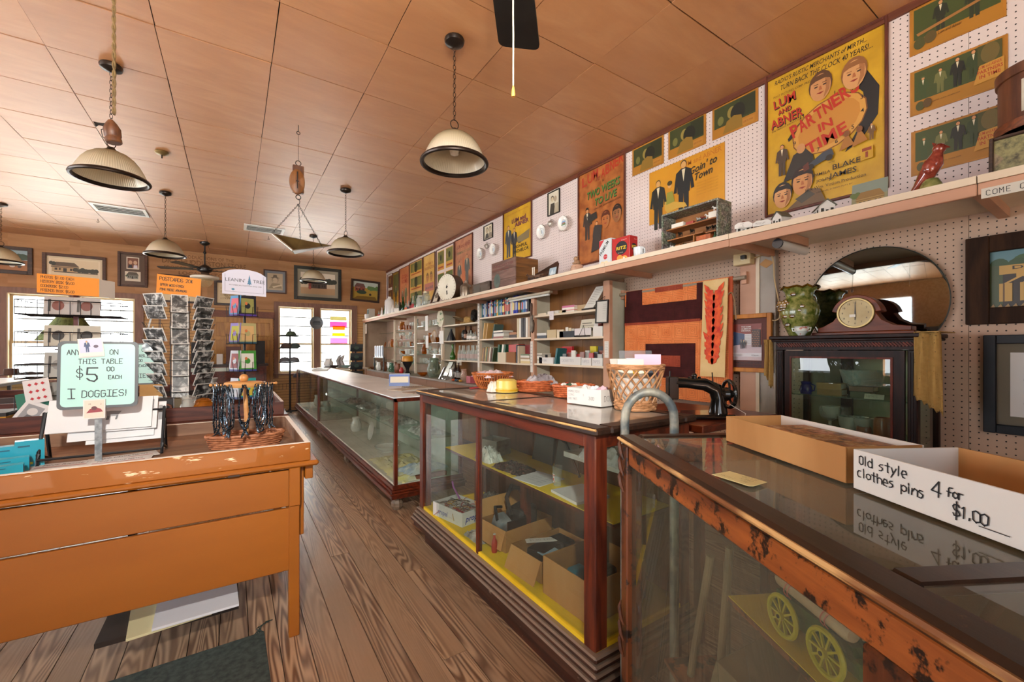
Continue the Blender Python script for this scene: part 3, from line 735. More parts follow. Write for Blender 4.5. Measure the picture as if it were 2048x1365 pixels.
# hanging scale
SX,SY=.488,4.24
t=thing('hanging_scale','old hanging store scale with wooden dial and tin scoop pan','scale',(SX,SY,ZC))
M_iron=mott('dark_iron','1a1613','3a302a',12,.5,.6)
M_tin=mott('worn_tin','4a3c20','74643c',5,.45,.15,bump=.05)
g=G();g.tube([(SX,SY,ZC-.005),(SX,SY,ZC-.06)]+[(SX+.014*math.sin(a*PI/5),SY,ZC-.075+.014*math.cos(a*PI/5)) for a in range(11)],.003,5);g.o('screw_hook',M_iron,t,True)
g=G();g.tube([(SX,SY,ZC-.085),(SX,SY,3.045)],.0015,4);g.o('wire',M_iron,t)
g=G();g.tube([(SX+.022*math.cos(a*PI/8),SY,3.022+.022*math.sin(a*PI/8)) for a in range(16)],.0035,5,0,True);g.o('ring',M_iron,t,True)
M_sc=wood('scale_brown','4a2814','7a4a24','z',.5,9,5)
g=G();g.box(SX-.045,SX+.045,SY-.012,SY+.03,2.755,3.0);g.o('scale_body',M_sc,t,bevel=.004)
g=G();g.T=Matrix.Translation((SX-.012,SY-.012,2.845))@Matrix.Rotation(PI/2,4,'X')@Matrix.Rotation(0,4,'Z');g.lathe([(0,.028),(.056,.028),(.062,.022),(.064,0),(.06,-.004)],28,sy=1.75);g.o('dial',wood('dial_wood','5d3518','96622f','z',.45,8,5),t,True)
g=G();g.box(SX-.016,SX-.008,SY-.044,SY-.041,2.78,2.93);g.box(SX-.024,SX-.0,SY-.045,SY-.041,2.84,2.85);g.o('pointer',M_iron,t)
g=G();g.tube([(SX,SY,2.755),(SX,SY,2.735)]+[(SX+.02*math.cos(a*PI/8+1.57),SY,2.715+.02*math.sin(a*PI/8+1.57)) for a in range(17)],.004,5);g.tube([(SX,SY,2.70),(SX+.012,SY,2.68),(SX+.008,SY,2.655),(SX-.008,SY,2.65)],.003,5);g.o('hook',M_iron,t,True)
top=(SX,SY,2.65)
# scoop pan: open trough with pointed lip
pA=Vector((.285,4.30,2.372));pB=Vector((.42,4.02,2.185));pC=Vector((.775,4.30,2.33));pD=Vector((.53,4.44,2.385));bt=Vector((.46,4.25,2.205))
V=[pA,pB,pC,pD,bt];V2=[p+Vector((0,0,-.003)) for p in V]
g=G();g.add(V+V2,[(0,1,4),(1,2,4),(2,3,4),(3,0,4),(5,9,6),(6,9,7),(7,9,8),(8,9,5)]);
g.add([pA,pB,pB+Vector((-.008,-.006,-.0)),pA+Vector((-.008,-.006,0))],[(0,1,2,3)])
g.o('scoop_pan',M_tin,t)
g=G();g.tube([pA,pB],.007,6);g.tube([pB,pC,pD,pA],.004,5);g.o('pan_rim',mott('bright_tin_rim','8d857a','c4beb2',8,.3,.7),t)
for q,n in ((pA,22),(pC+(pB-pC)*.25,22),(pD,20)):
    g=G();chain(g,top,q,n,.0016,.005);g.o('chain',M_iron,t)
# old light socket hung on a twisted cord
sx,sy=-.447,2.56
t=thing('light_socket','old wooden light socket with black key hanging on a twisted tan cord','light socket',(sx,sy,2.26))
g=G()
for ph in (0,PI): g.tube([(sx+.004*math.cos(k*.9+ph),sy+.004*math.sin(k*.9+ph),ZC-.01-k*.0118) for k in range(83)],.0042,5)
g.o('twisted_cord',mott('tan_cord','5e4a2c','7c643c',40,.8),t,True)
M_sock=wood('socket_wood','4a2a18','7d4f30','z',.5,20,5)
g=G();g.T=Matrix.Translation((sx,sy,2.265))@Matrix.Rotation(-.10,4,'Y')
g.lathe([(.026,0),(.030,.004),(.029,.02),(.026,.024),(.030,.03),(.031,.062),(.027,.07),(.02,.085),(.01,.1),(0,.102)],18);g.o('socket_shell',M_sock,t,True)
g=G();g.tube([(sx-.02,sy,2.34),(sx-.05,sy-.005,2.335),(sx-.062,sy-.006,2.33)],[.008,.006,.012],8);g.o('key',flat('15110f',.4),t,True)
g=G();g.tube([(sx-.018,sy-.01,2.33),(sx-.04,sy-.01,2.31),(sx-.035,sy-.01,2.28),(sx-.02,sy,2.27)],.002,5);g.o('loose_wire',M_iron,t)
# near ceiling fan: only a blade and its pull cord are in the picture
hub=Vector((.66,1.06,2.70));M_black=mott('black_fan_paint','0e0d0c','1b1917',6,.35)
def fan(name,label,hub,r,n,a0,wd,light_=False,drop=ZC,bm=M_black,pitch=.18):
    t=thing(name,label,'ceiling fan',hub);hx,hy,hz=hub
    g=G();g.lathe([(0,0),(.03,0),(.075,.03),(.08,.055),(.03,.075),(0,.075)],18,(hx,hy,drop-.083));g.o('canopy',bm,t,True)
    g=G();g.cyl((hx,hy,hz+.06),(hx,hy,drop-.07),.013);g.ball((hx,hy,(hz+drop)/2+.05),.028,10);g.o('downrod',bm,t,True)
    g=G();g.lathe([(.0,-.06),(.06,-.06),(.11,-.035),(.12,0),(.115,.03),(.07,.06),(.02,.09),(0,.09)],24,(hx,hy,hz));g.o('motor_housing',bm,t,True)
    for k in range(n):
        a=a0+2*PI*k/n;g=G();g.T=Matrix.Translation(hub)@Matrix.Rotation(a,4,'Z')@Matrix.Rotation(pitch,4,'X')
        w0,w1=wd*.40,wd*.5;rr=wd*.16
        pts=[(.17,-w0),(r-rr,-w1)]+[(r-rr+rr*math.sin(i*PI/8),-w1+rr-rr*math.cos(i*PI/8)) for i in range(1,5)]+[(r-rr+rr*math.cos(i*PI/8),w1-rr+rr*math.sin(i*PI/8)) for i in range(0,5)]+[(.17,w0)]
        g.prism(pts,-.004,.004);g.box(.08,.2,-.02,.02,-.012,-.004);g.o('blade',bm,t)
    return t
d=Vector((1.075,1.57,0))-Vector((.66,1.06,0));
tf=fan('ceiling_fan','black ceiling fan whose near blade shows at the top edge of the picture',hub,.655,4,math.atan2(d.y,d.x),.185)
g=G();g.tube([(.69,1.04,2.66)]+[(.69+R(-.0005,.0005),1.04,2.62-k*.05) for k in range(11)],.0026,6);g.o('pull_cord',mott('pale_pull_cord','9b9482','c0b9a6',60,.8),tf,True)
g=G();g.lathe([(.002,.02),(.004,.012),(.006,-.004),(.0055,-.012),(.0,-.012)],10,(.69,1.04,2.10));g.o('cord_tassel',flat('d9a650',.4),tf,True)
f2=fan('ceiling_fan','small black ceiling fan with white ring and globe light, by the back wall',Vector((-.448,9.75,2.84)),.72,5,.35,.14,bm=M_black,pitch=.12)
g=G();g.lathe([(.06,.02),(.2,.02),(.225,.0),(.22,-.03),(.16,-.04),(.06,-.04)],28,(-.448,9.75,2.70));g.o('light_ring',flat('d8cfbe',.4),f2,True)
g=G();g.lathe([(0,-.15),(.06,-.14),(.105,-.10),(.125,-.04),(.12,0)],22,(-.448,9.75,2.655));g.o('globe_shade',glass('clear_globe','f2ead8',.05,1,.35,'f0e2c0'),f2,True)
g=G();g.cyl((-.40,9.72,2.6),(-.40,9.72,1.9),.0015,n=4);g.o('pull_chain',M_brass,f2)
# loose ceiling hooks
for (u,v,lb) in ((196,441,'small black ceiling hook below the left ceiling vent'),(537,476,'small black ceiling hook left of the scale pan')):
    p=wZ(u,v,ZC-.03);g=G();g.tube([(p.x,p.y,ZC-.004),(p.x,p.y,ZC-.04)]+[(p.x+.012*math.sin(a*PI/5),p.y,ZC-.052+.012*math.cos(a*PI/5)) for a in range(9)],.003,5)
    tag(g.o('ceiling_hook',M_iron,None,True),lb,'hook','ceiling hooks')
# ---------------------------------------------------------------- pictures and posters
class Art:
    # flat artwork builder in metres: origin at the lower left corner, z out of the surface
    def __init__(s,T,w,h):
        s.g=GT(T);s.w=w;s.h=h;s.mats=[];s.k=0
    def c(s,col):
        m=col if not isinstance(col,str) else flat(col,.45)
        if m not in s.mats:s.mats.append(m)
        return s.mats.index(m)
    def z(s): s.k+=1; return .0006+.00018*s.k
    def r(s,x0,y0,x1,y1,col): s.g.rect(x0*s.w,x1*s.w,y0*s.h,y1*s.h,s.z(),s.c(col));return s
    def p(s,pts,col): s.g.flat([(a*s.w,b*s.h) for a,b in pts],s.z(),s.c(col));return s
    def e(s,x,y,rx,ry,col,rot=0): s.g.ell(x*s.w,y*s.h,rx*s.w,ry*s.w,s.z(),s.c(col),16,rot);return s
    def t(s,tx,x,y,h,col,maxw=None,bold=0,shear=0,rot=0): s.g.text(tx,x*s.w,y*s.h,h*s.h,s.z(),s.c(col),bold,shear,maxw*s.w if maxw else None,rot);return s
    def hw(s,tx,x,y,h,col,w=None,adv=None,rot=0): s.g.hand(tx,x*s.w,y*s.h,h*s.h,s.z(),s.c(col),w*s.h if w else None,adv,rot);return s
    def out(s,name,parent): 
        return s.g.o(name,s.mats,parent)
    def face(s,x,y,r,skin,hair,age=0):
        s.e(x,y+r*.20*s.w/s.h,r*.82,r*1.12,hair);s.e(x,y,r*.72,r*1.08,skin);s.p([(x+r*.30,y+r*.7*s.w/s.h),(x+r*.66,y+r*.4*s.w/s.h),(x+r*.62,y-r*.4*s.w/s.h),(x+r*.2,y-r*.98*s.w/s.h),(x+r*.38,y-r*.2*s.w/s.h)],'a06a3e');s.p([(x-r*.7,y+r*.45*s.w/s.h),(x-r*.55,y+r*.98*s.w/s.h),(x+r*.5,y+r*1.0*s.w/s.h),(x+r*.72,y+r*.4*s.w/s.h),(x+r*.35,y+r*.62*s.w/s.h),(x-r*.3,y+r*.6*s.w/s.h)],hair)
        k=s.w/s.h
        for q in(-1,1):
            s.e(x+q*r*.3,y+r*.12*k,r*.13,r*.06,'2a1a12');s.p([(x+q*r*.14,y+r*.27*k),(x+q*r*.46,y+r*.30*k),(x+q*r*.46,y+r*.35*k),(x+q*r*.14,y+r*.33*k)],hair)
        s.p([(x-r*.06,y+r*.1*k),(x+r*.06,y+r*.1*k),(x+r*.13,y-r*.22*k),(x-r*.11,y-r*.22*k)],'a8643a');s.p([(x-r*.28,y-r*.42*k),(x,y-r*.38*k),(x+r*.28,y-r*.42*k),(x,y-r*.54*k)],'8a2f22')
        return s
    def man(s,x,y,H,suit,skin='c98f5c',hair='2a1c12',hat=None):
        # standing figure; x,y foot point; H height in units of h
        k=s.h/s.w;W=H*k
        s.p([(x-.10*W,y),(x-.02*W,y),(x,y+.42*H),(x+.02*W,y),(x+.10*W,y),(x+.10*W,y+.5*H),(x-.10*W,y+.5*H)],suit)
        s.p([(x-.12*W,y+.42*H),(x+.12*W,y+.42*H),(x+.15*W,y+.80*H),(x+.05*W,y+.86*H),(x-.05*W,y+.86*H),(x-.15*W,y+.80*H)],suit)
        s.p([(x-.15*W,y+.80*H),(x-.11*W,y+.80*H),(x-.14*W,y+.45*H),(x-.20*W,y+.46*H)],suit);s.p([(x+.15*W,y+.80*H),(x+.11*W,y+.80*H),(x+.15*W,y+.45*H),(x+.21*W,y+.46*H)],suit)
        s.p([(x-.035*W,y+.84*H),(x+.035*W,y+.84*H),(x,y+.62*H)],'d8cfae')
        s.e(x,y+.93*H,.06*W,.07*W,hair);s.e(x,y+.915*H,.05*W,.062*W,skin)
        if hat:s.p([(x-.10*W,y+.955*H),(x+.10*W,y+.955*H),(x+.06*W,y+.975*H),(x+.05*W,y+1.02*H),(x-.05*W,y+1.02*H),(x-.06*W,y+.975*H)],hat)
        return s
    def house(s,x,y,wd,ht,wall,roof,dark='2a211a'):
        s.r(x,y,x+wd,y+ht*.6,wall);s.p([(x-.05*wd,y+ht*.58),(x+wd*1.05,y+ht*.58),(x+wd*.85,y+ht),(x+wd*.15,y+ht)],roof)
        s.r(x+wd*.42,y,x+wd*.56,y+ht*.38,dark)
        for q in(.1,.26,.66,.82): s.r(x+wd*q,y+ht*.16,x+wd*(q+.1),y+ht*.38,dark)
        s.p([(x-.04*wd,y+ht*.44),(x+wd*1.04,y+ht*.44),(x+wd*1.04,y+ht*.52),(x-.04*wd,y+ht*.52)],roof)
        for q in(0,.33,.66,.97): s.r(x+wd*q,y,x+wd*(q+.025),y+ht*.45,wall)
        return s
    def trees(s,x0,x1,y,r,n,col):
        for i in range(n): s.e(x0+(x1-x0)*(i+.5)/n,y+R(-.02,.02),r*R(.8,1.2),r*R(.8,1.3),col)
        return s
def rectX(a,b,c_,d,X):
    A,B,C_,D=[wX(u,v,X) for u,v in (a,b,c_,d)]     # TL TR BR BL
    return (A.y+D.y)/2,(B.y+C_.y)/2,(D.z+C_.z)/2,(A.z+B.z)/2
def board(t,T,w,h,th,mat,name='backing'):
    g=GT(T);g.box(0,w,0,h,-th,0);return g.o(name,mat,t)
def rails(t,T,w,h,fw,depth,mat,name='frame',bevel=.003,back=.0,inset=0):
    g=GT(T);g.box(-fw,0,-fw,h+fw,-back,depth);g.box(w,w+fw,-fw,h+fw,-back,depth);g.box(0,w,-fw,0,-back,depth);g.box(0,w,h,h+fw,-back,depth)
    return g.o(name,mat,t,bevel=bevel)
def wallpic(name,label,cat,T,w,h,fw,fmat,bg,draw,group=None,depth=.022,th=.004,glassy=False,mat_=None,matw=0):
    org=T.translation
    t=thing(name,label,cat,org,0,group)
    if fw: rails(t,T,w,h,fw,depth,fmat,back=0)
    g=GT(T@Matrix.Translation((0,0,.005)));g.box(0,w,0,h,-.005,0);
    if mat_:
        g.o('mat_board',mat_,t);ww,hh=w-2*matw,h-2*matw
        T2=T@Matrix.Translation((matw,matw,.0068));g=GT(T2);g.box(0,ww,0,hh,-.0015,0);pr=g.o('picture',bg,t);w,h=ww,hh
    else: T2=T@Matrix.Translation((0,0,.005));pr=g.o('picture' if cat!='poster' else 'sheet',bg,t)
    if draw:
        a=Art(T2,w,h);draw(a)
        if a.mats:a.out('print',t)
    return t
def TX(y,z,X=None): return frame((X if X is not None else XW-.001,y,z),(0,-1,0),(0,0,1))
def TB(x,z,Y=None): return frame((x,Y if Y is not None else YB-.001,z),(1,0,0),(0,0,1))
M_pframe=wood('poster_frame','4a1f12','6e3420','z',.5,9,6,vary=.1)
def aged(name,c1,c2,sc_=5): return mott(name,c1,c2,sc_,.42,0,(1,1,1),.03,.1,5)
M_py=aged('poster_yellow','b58a14','cda11f');M_po=aged('poster_brown','8a4a1c','b06a30',9);M_pp=aged('poster_pink_brown','a0644a','bb8058',9)
M_lob=aged('lobby_card_orange','9a6418','b87a24');M_pyf=aged('faded_yellow','c09040','d2aa5c')
RED='b4301c';BLK='1c1712'
def poster(label,q,draw,bg,fw=.016,group=None,X=XW-.001,depth=.022):
    y0,y1,z0,z1=rectX(*q,X=X);w=y0-y1-2*fw;h=z1-z0-2*fw
    return wallpic('film_poster',label,'poster',TX(y0-fw,z0+fw),w,h,fw,M_pframe,bg,draw,group,depth)
def d_partners(a):
    a.hw('"',.06,.9,.03,BLK)
    a.t("RADIO'S RUSTIC MERCHANTS of MIRTH...",.47,.925,.030,'1d1a16',.80,.012,.25).t("TURN BACK THE CLOCK 40 YEARS!...",.52,.872,.034,'1d1a16',.78,.012,.25)
    a.t("POST PICTURES CORP. PRESENTS",.27,.832,.015,'4a3a18',.42)
    for dx,c in ((.008,BLK),(0,RED)):
        for tx,x,y,hh,ww in (('LUM',.17,.760,.060,.21),('AND',.17,.705,.032,.13),('ABNER',.19,.625,.062,.31)): a.t(tx,x+dx,y-dx,hh,c,ww,.03,0,.10)
    a.t('THE FAMOUS RADIO STARS',.19,.598,.012,'3a2d14',.30,0,0,.1)
    a.p([(.72,.74),(.86,.76),(.96,.62),(.95,.45),(.82,.32),(.70,.28),(.80,.4),(.86,.52),(.84,.62)],'1e1c1a')
    a.p([(.34,.60),(.27,.56),(.20,.50),(.21,.48),(.3,.52),(.4,.55)],'1e1c1a')
    a.e(.56,.50,.325,.25,'7a4a1c',.35);a.e(.56,.50,.315,.24,'c99444',.35);a.e(.56,.50,.27,.20,'bd8234',.35)
    for i,n in enumerate(('12','1','2','3','4','5','6','7','8','9','10','11')):
        an=PI/2-i*PI/6;rx,ry=.30,.243;x=rx*math.cos(an);y=ry*math.sin(an);c_,s_=math.cos(.35),math.sin(.35)
        if n!='12':a.t(n,.55+x*c_-y*s_,.51+(x*s_+y*c_)*a.w/a.h,.026,BLK,None,.01)
    for i,ch in enumerate('PARTNERS'): a.t(ch,.285+.072*i,.50+.020*i,.075+.004*abs(i-3.5),RED,.070,.045,0,.28)
    a.t('IN',.55,.475,.055,RED,.12,.035,0,.2).t('TIME',.56,.375,.075,RED,.36,.035,0,.28)
    a.face(.50,.765,.125,'c08a58','5a3a20').face(.775,.75,.125,'c9955f','8a5a30')
    a.man(.15,.255,.22,'4a3a2c').p([(.16,.20),(.45,.24),(.44,.33),(.36,.40),(.26,.37),(.22,.30)],'2c2620').e(.33,.40,.04,.05,'c08a58')
    a.face(.155,.105,.115,'d09a66','1c1410').face(.345,.165,.125,'c08650','2a1a12').p([(.20,.0),(.55,.0),(.50,.09),(.40,.11),(.30,.05)],'6b5236').p([(.28,.06),(.40,.10),(.46,.06),(.34,.02)],'4a4438')
    a.p([(.44,.245),(.62,.285),(.60,.33),(.52,.32),(.40,.27)],'3a4048').e(.42,.25,.03,.03,'2a241c').e(.58,.275,.03,.03,'2a241c').p([(.35,.27),(.40,.29),(.41,.24),(.36,.23)],'5a2a1c')
    for x in(.72,.82):a.p([(x-.06,.29),(x+.06,.31),(x+.02,.37),(x-.01,.38)],'a06a2c').e(x,.39,.025,.03,'7a4a24')
    a.man(.91,.30,.10,'6a4a2a')
    a.r(.83,.19,.92,.27,'c79a30').p([(.835,.195),(.915,.195),(.915,.265),(.835,.265)],M_py);a.r(.84,.24,.91,.26,'8a3a1c').r(.865,.2,.885,.235,'8a3a1c')
    a.t('WITH',.60,.235,.009,BLK).t('PAMELA',.52,.175,.018,BLK,.14,.006).t('BLAKE',.72,.185,.033,BLK,.22,.014).t('JOHN',.53,.130,.018,BLK,.12,.006).t('JAMES',.69,.132,.033,BLK,.22,.014).t('Jack Wm. Votion Production',.62,.088,.020,BLK,.50,.0)
    a.t('ORIGINAL SCREEN PLAY BY',.62,.06,.008,BLK,.3)
poster('tall yellow framed film poster with a big clock face reading PARTNERS IN TIME',((1532,158),(1778,30),(1778,387),(1532,428)),d_partners,M_py)
def d_two(a):
    for i,ch in enumerate('LUM'):a.t(ch,.13+.13*i,.84+.015*i,.10,'a8321c',.12,.03)
    a.t('AND',.44,.84,.04,'7a2a18',.1,.02)
    for i,ch in enumerate('ABNER'):a.t(ch,.56+.095*i,.85+.017*i,.10,'a8321c',.088,.03)
    a.t('IN',.56,.81,.02,BLK)
    for dx,c in ((.008,'1d2a14'),(0,'4d7a34')):a.t('TWO WEEKS',.56+dx,.70-dx,.075,c,.72,.025,.2,.07).t('TO LIVE',.62+dx,.60-dx,.07,c,.48,.025,.2,.07)
    a.t('A JACK WM. VOTION PRODUCTION',.64,.555,.018,'2a1a10',.58,0,0,.06)
    a.man(.2,.25,.34,'3a2f28',hat='2a221c').man(.42,.12,.30,'4a4034').face(.62,.40,.12,'a8622c','5a2a14').face(.86,.42,.12,'8a5a34','2a1c14').p([(.2,.5),(.42,.52),(.44,.45),(.24,.42)],'2a2824').p([(.3,.1),(.5,.12),(.55,.36),(.38,.38)],'352e2a')
poster('brown framed film poster reading TWO WEEKS TO LIVE in green letters',((1158,349),(1253,299),(1251,520),(1157,527)),d_two,M_po)
def d_bach(a):
    a.t("RADIO'S FAVORITES ON THE SCREEN",.5,.90,.025,'a05a28',.75)
    for dx,c in ((.01,BLK),(0,'7a3a44')):a.t('LUM and',.55+dx,.73-dx*.5,.075,c,.5,.03).t('ABNER',.66+dx,.64-dx*.5,.075,c,.48,.03)
    a.man(.18,.1,.62,'3a4248').man(.40,.08,.55,'25272c').p([(.5,.42),(.95,.50),(.92,.34),(.55,.30)],'7a6a48').t('THE',.6,.30,.03,BLK).t('BASHFUL',.62,.22,.06,BLK,.5,.02).t('BACHELOR',.64,.135,.06,BLK,.55,.02)
poster('yellow framed film poster with two men in dark suits behind the wooden crate',((1008,426),(1066,396),(1064,515),(1007,530)),d_bach,M_py)
def d_dark(a):
    a.t('LUM and ABNER',.5,.82,.08,'7a2a20',.8,.02).t('DREAMING OUT LOUD',.5,.70,.05,'5a6a4a',.8,.01).man(.25,.05,.5,'4a5250').man(.70,.05,.6,'555b58').p([(.4,.1),(.6,.1),(.55,.6),(.45,.6)],'b8663c')
poster('reddish brown framed film poster with two grey figures beside the round dial',((911,487),(949,459),(944,567),(910,586)),d_dark,M_pp)
def lobby_grid(rows,cols,gap=.04):
    def d(a):
        for i in range(cols):
            for j in range(rows):
                x0=i/cols+gap/2;x1=(i+1)/cols-gap/2;y0=j/rows+gap/3;y1=(j+1)/rows-gap/3
                a.r(x0,y0,x1,y1,'c8963c');a.r(x0+.04/cols,y0+.28/rows,x1-.04/cols,y1-.03/rows,R(0,1)<.5 and '54602a' or '6a6a30');a.e((x0+x1)/2,y0+.55/rows,.12/cols,.15/cols,'2f331c');a.e((x0+x1)/2-.2/cols,y0+.5/rows,.08/cols,.12/cols,'8a7a3c');a.r(x0+.1/cols,y0+.08/rows,x1-.1/cols,y0+.16/rows,'a0401c')
    return d
poster('framed panel of faded yellow film cards behind the round dial',((874,502),(911,483),(908,580),(873,596)),lobby_grid(2,2,.10),flat('d5c4bd',.6))
def d_fad(a): a.t('SO THIS IS',.5,.78,.05,'8a4a2a',.6,.02).t('WASHINGTON',.5,.68,.07,'8a4a2a',.8,.02).face(.35,.5,.14,'b07a48','6a4a2c').face(.68,.5,.14,'b07a48','6a4a2c').r(.1,.2,.9,.38,'b06a5a').t('LUM and ABNER',.5,.25,.06,'54505a',.7,.02)
poster('faded yellow and pink film poster right of the column of green film cards',((848,514),(872,503),(870,598),(847,606)),d_fad,M_pyf,.008)
poster('column of three green and yellow film cards on the far wall',((820,528),(847,515),(845,606),(820,618)),lobby_grid(3,1,.05),flat('c99a6a',.6),.008)
def d_red(a): a.t('GOIN',.5,.75,.09,'9a2a1c',.6,.02).t('HOME',.5,.64,.09,'9a2a1c',.6,.02).man(.3,.1,.45,'6a4a34').man(.65,.1,.5,'5a5a34')
poster('faded red orange film poster on the far wall',((800,540),(820,529),(819,619),(800,628)),d_red,aged('faded_red_orange','b0653c','c47a4c'),.008)
def d_dk(a): a.r(.1,.55,.9,.95,'5a5a2c').r(.1,.1,.9,.5,'b07a1c').man(.5,.2,.5,'3a3a24')
poster('dark yellow film poster second from the far corner',((786,548),(799,541),(799,627),(786,633)),d_dk,aged('dark_yellow_poster','7a5a1c','a0761c'),.006)
def d_3(a):
    for j in range(3): a.r(.12,.03+.33*j,.88,.30+.33*j,'6a3a1c');a.r(.2,.1+.33*j,.8,.26+.33*j,'4a2a1c');a.e(.5,.18+.33*j,.16,.2,'9a6a34')
poster('white edged strip of three small brown film cards in the far corner',((776,551),(786,546),(786,634),(776,638)),d_3,flat('d5cac0',.6),.004)
# lobby cards on the right wall
def card_art(kind):
    def d(a):
        a.r(.03,.03,.97,.97,'a8721e');a.r(.05,.30,.95,.95,'39401c' if kind<3 else '3f4a20')
        if kind<3:
            a.r(.62,.35,.95,.92,'2a2f18').e(.45,.62,.10,.13,'8a7a3a').e(.58,.55,.16,.2,'1d1e14').p([(.25,.05),(.7,.05),(.66,.42),(.5,.5),(.34,.4)],'8a6a24').r(.68,.06,.93,.24,'b07a2c').t("GOIN' TO TOWN",.80,.13,.05,'6a2a14',.2,0,.2).e(.2,.5,.07,.1,'6a6a34')
        elif kind==3:
            a.man(.35,.3,.62,'262a1c').man(.7,.25,.7,'2c3320').p([(.08,.42),(.9,.60),(.92,.55),(.1,.36)],'9a6a34').e(.12,.2,.07,.09,'4a4a24').e(.24,.24,.07,.09,'5a4a24').t('Lum and Abner',.45,.22,.06,'3a2a10',.25,0,.2).trees(.55,.95,.8,.08,4,'2a3018')
        else:
            a.man(.15,.3,.5,'3a4a24',hat='4a5a2c').man(.34,.32,.52,'6a6a3a').man(.52,.32,.6,'1e2016').man(.68,.36,.58,'33401f');a.r(.72,.55,.95,.95,'4a4a20').e(.84,.76,.09,.14,'6a5a2c')
            a.p([(.68,.18),(.97,.22),(.97,.58),(.74,.55)],'c08a34').t('LUM and ABNER',.84,.48,.06,'a83a1c',.22,.01,0,.05).t('PARTNERS',.84,.38,.07,'a83a1c',.24,.02,0,.05).t('IN TIME',.84,.28,.07,'a83a1c',.2,.02,0,.05).t('CHESTER LAUCK - NORRIS GOFF',.40,.16,.02,'3a2a10',.3).e(.12,.16,.05,.07,'4a4a20').e(.2,.18,.05,.07,'5a4420')
    return d
def lobby(label,q,kind,group='yellow film cards pinned on the pegboard'):
    y0,y1,z0,z1=rectX(*q,X=XW-.004);w=y0-y1;h=z1-z0
    t=wallpic('film_card',label,'film card',TX(y0,z0,XW-.002),w,h,0,None,M_lob,card_art(kind),group)
lobby('topmost yellow film card at the upper right of the largest film poster',((1819,22),(2013,-72),(2013,28),(1820,118)),3)
lobby('middle yellow film card beside the wooden keg reading PARTNERS IN TIME',((1820,148),(2016,66),(2016,158),(1821,243)),4)
lobby('lowest yellow film card behind the bird figurine reading PARTNERS IN TIME',((1822,271),(2016,198),(2016,292),(1823,365)),4)
lobby('dark green film card above left of the half sheet film poster',((1265,300),(1328,270),(1327,325),(1265,355)),0)
lobby('dark green film card right above the half sheet film poster',((1337,262),(1413,226),(1411,288),(1337,320)),1)
lobby('dark green film card nearest the largest framed film poster',((1425,218),(1517,177),(1516,242),(1425,282)),2)
def d_town(a):
    a.t('LUM and ABNER',.72,.86,.085,'b06a18',.50,.01,0,.05)
    for dx,c in ((.006,'a07a20'),(0,'2a1c10')):a.t("Goin' to",.75+dx,.70-dx,.12,c,.34,.03,.4,.12).t('Town',.76+dx,.56-dx,.12,c,.22,.03,.4,.12)
    for j in range(5):a.t('BARBARA HALE - FLORENCE LAKE',.80,.47-.05*j,.022,'b07a18',.26)
    a.man(.14,-.12,.92,'1f241f','d0a060','5a4a24').man(.50,-.02,1.0,'1c2020','d0a060','4a3a20')
    a.p([(.24,.35),(.36,.30),(.52,.22),(.55,.14),(.40,.16),(.28,.12),(.24,.20)],'c09a3c').p([(.27,.5),(.35,.5),(.38,.30),(.26,.28)],'8a8a34').e(.31,.62,.028,.035,'d0a060').e(.31,.66,.035,.03,'3a3418')
y0,y1,z0,z1=rectX((1300,345),(1450,286),(1449,395),(1298,462),X=XW-.004)
t=wallpic('film_poster',"wide orange half sheet film poster with two men in tailcoats reading GOIN' TO TOWN",'poster',TX(y0,z0,XW-.002),y0-y1,z1-z0,0,None,aged('half_sheet_orange','bd7f12','cf9420',3),d_town)
# small black framed photographs on pegboard hooks
def two_heads(a): a.r(0,0,1,1,'d8d0b8').e(.33,.66,.15,.19,'5a5044').e(.68,.66,.15,.19,'6a6050').e(.33,.62,.12,.16,'b8a888').e(.68,.62,.12,.16,'b8a888').p([(.08,.05),(.55,.05),(.48,.42),(.2,.42)],'4a443c').p([(.5,.05),(.95,.05),(.85,.42),(.58,.42)],'8a8070')
def couple(a): a.r(0,0,1,1,'cfc8b4').e(.35,.72,.14,.17,'4a443a').e(.62,.66,.14,.17,'a89880').e(.35,.68,.11,.14,'c8b898').p([(.1,.0),(.6,.0),(.55,.5),(.2,.5)],'3a362f').p([(.5,.0),(.95,.0),(.9,.45),(.6,.45)],'b0a48c')
for q,dr,lb in ((((968,454),(986,445),(985,474),(968,483)),two_heads,'small black framed drawing of two heads left of the crate poster'),(((1095,388),(1119,377),(1120,424),(1097,433)),couple,'small black framed photograph of two people above two plates')):
    y0,y1,z0,z1=rectX(*q,X=XW-.01);wallpic('framed_photograph',lb,'picture',TX(y0-.008,z0+.008),y0-y1-.016,z1-z0-.016,.010,flat('15120f',.4),flat('cfc8b4',.6),dr)
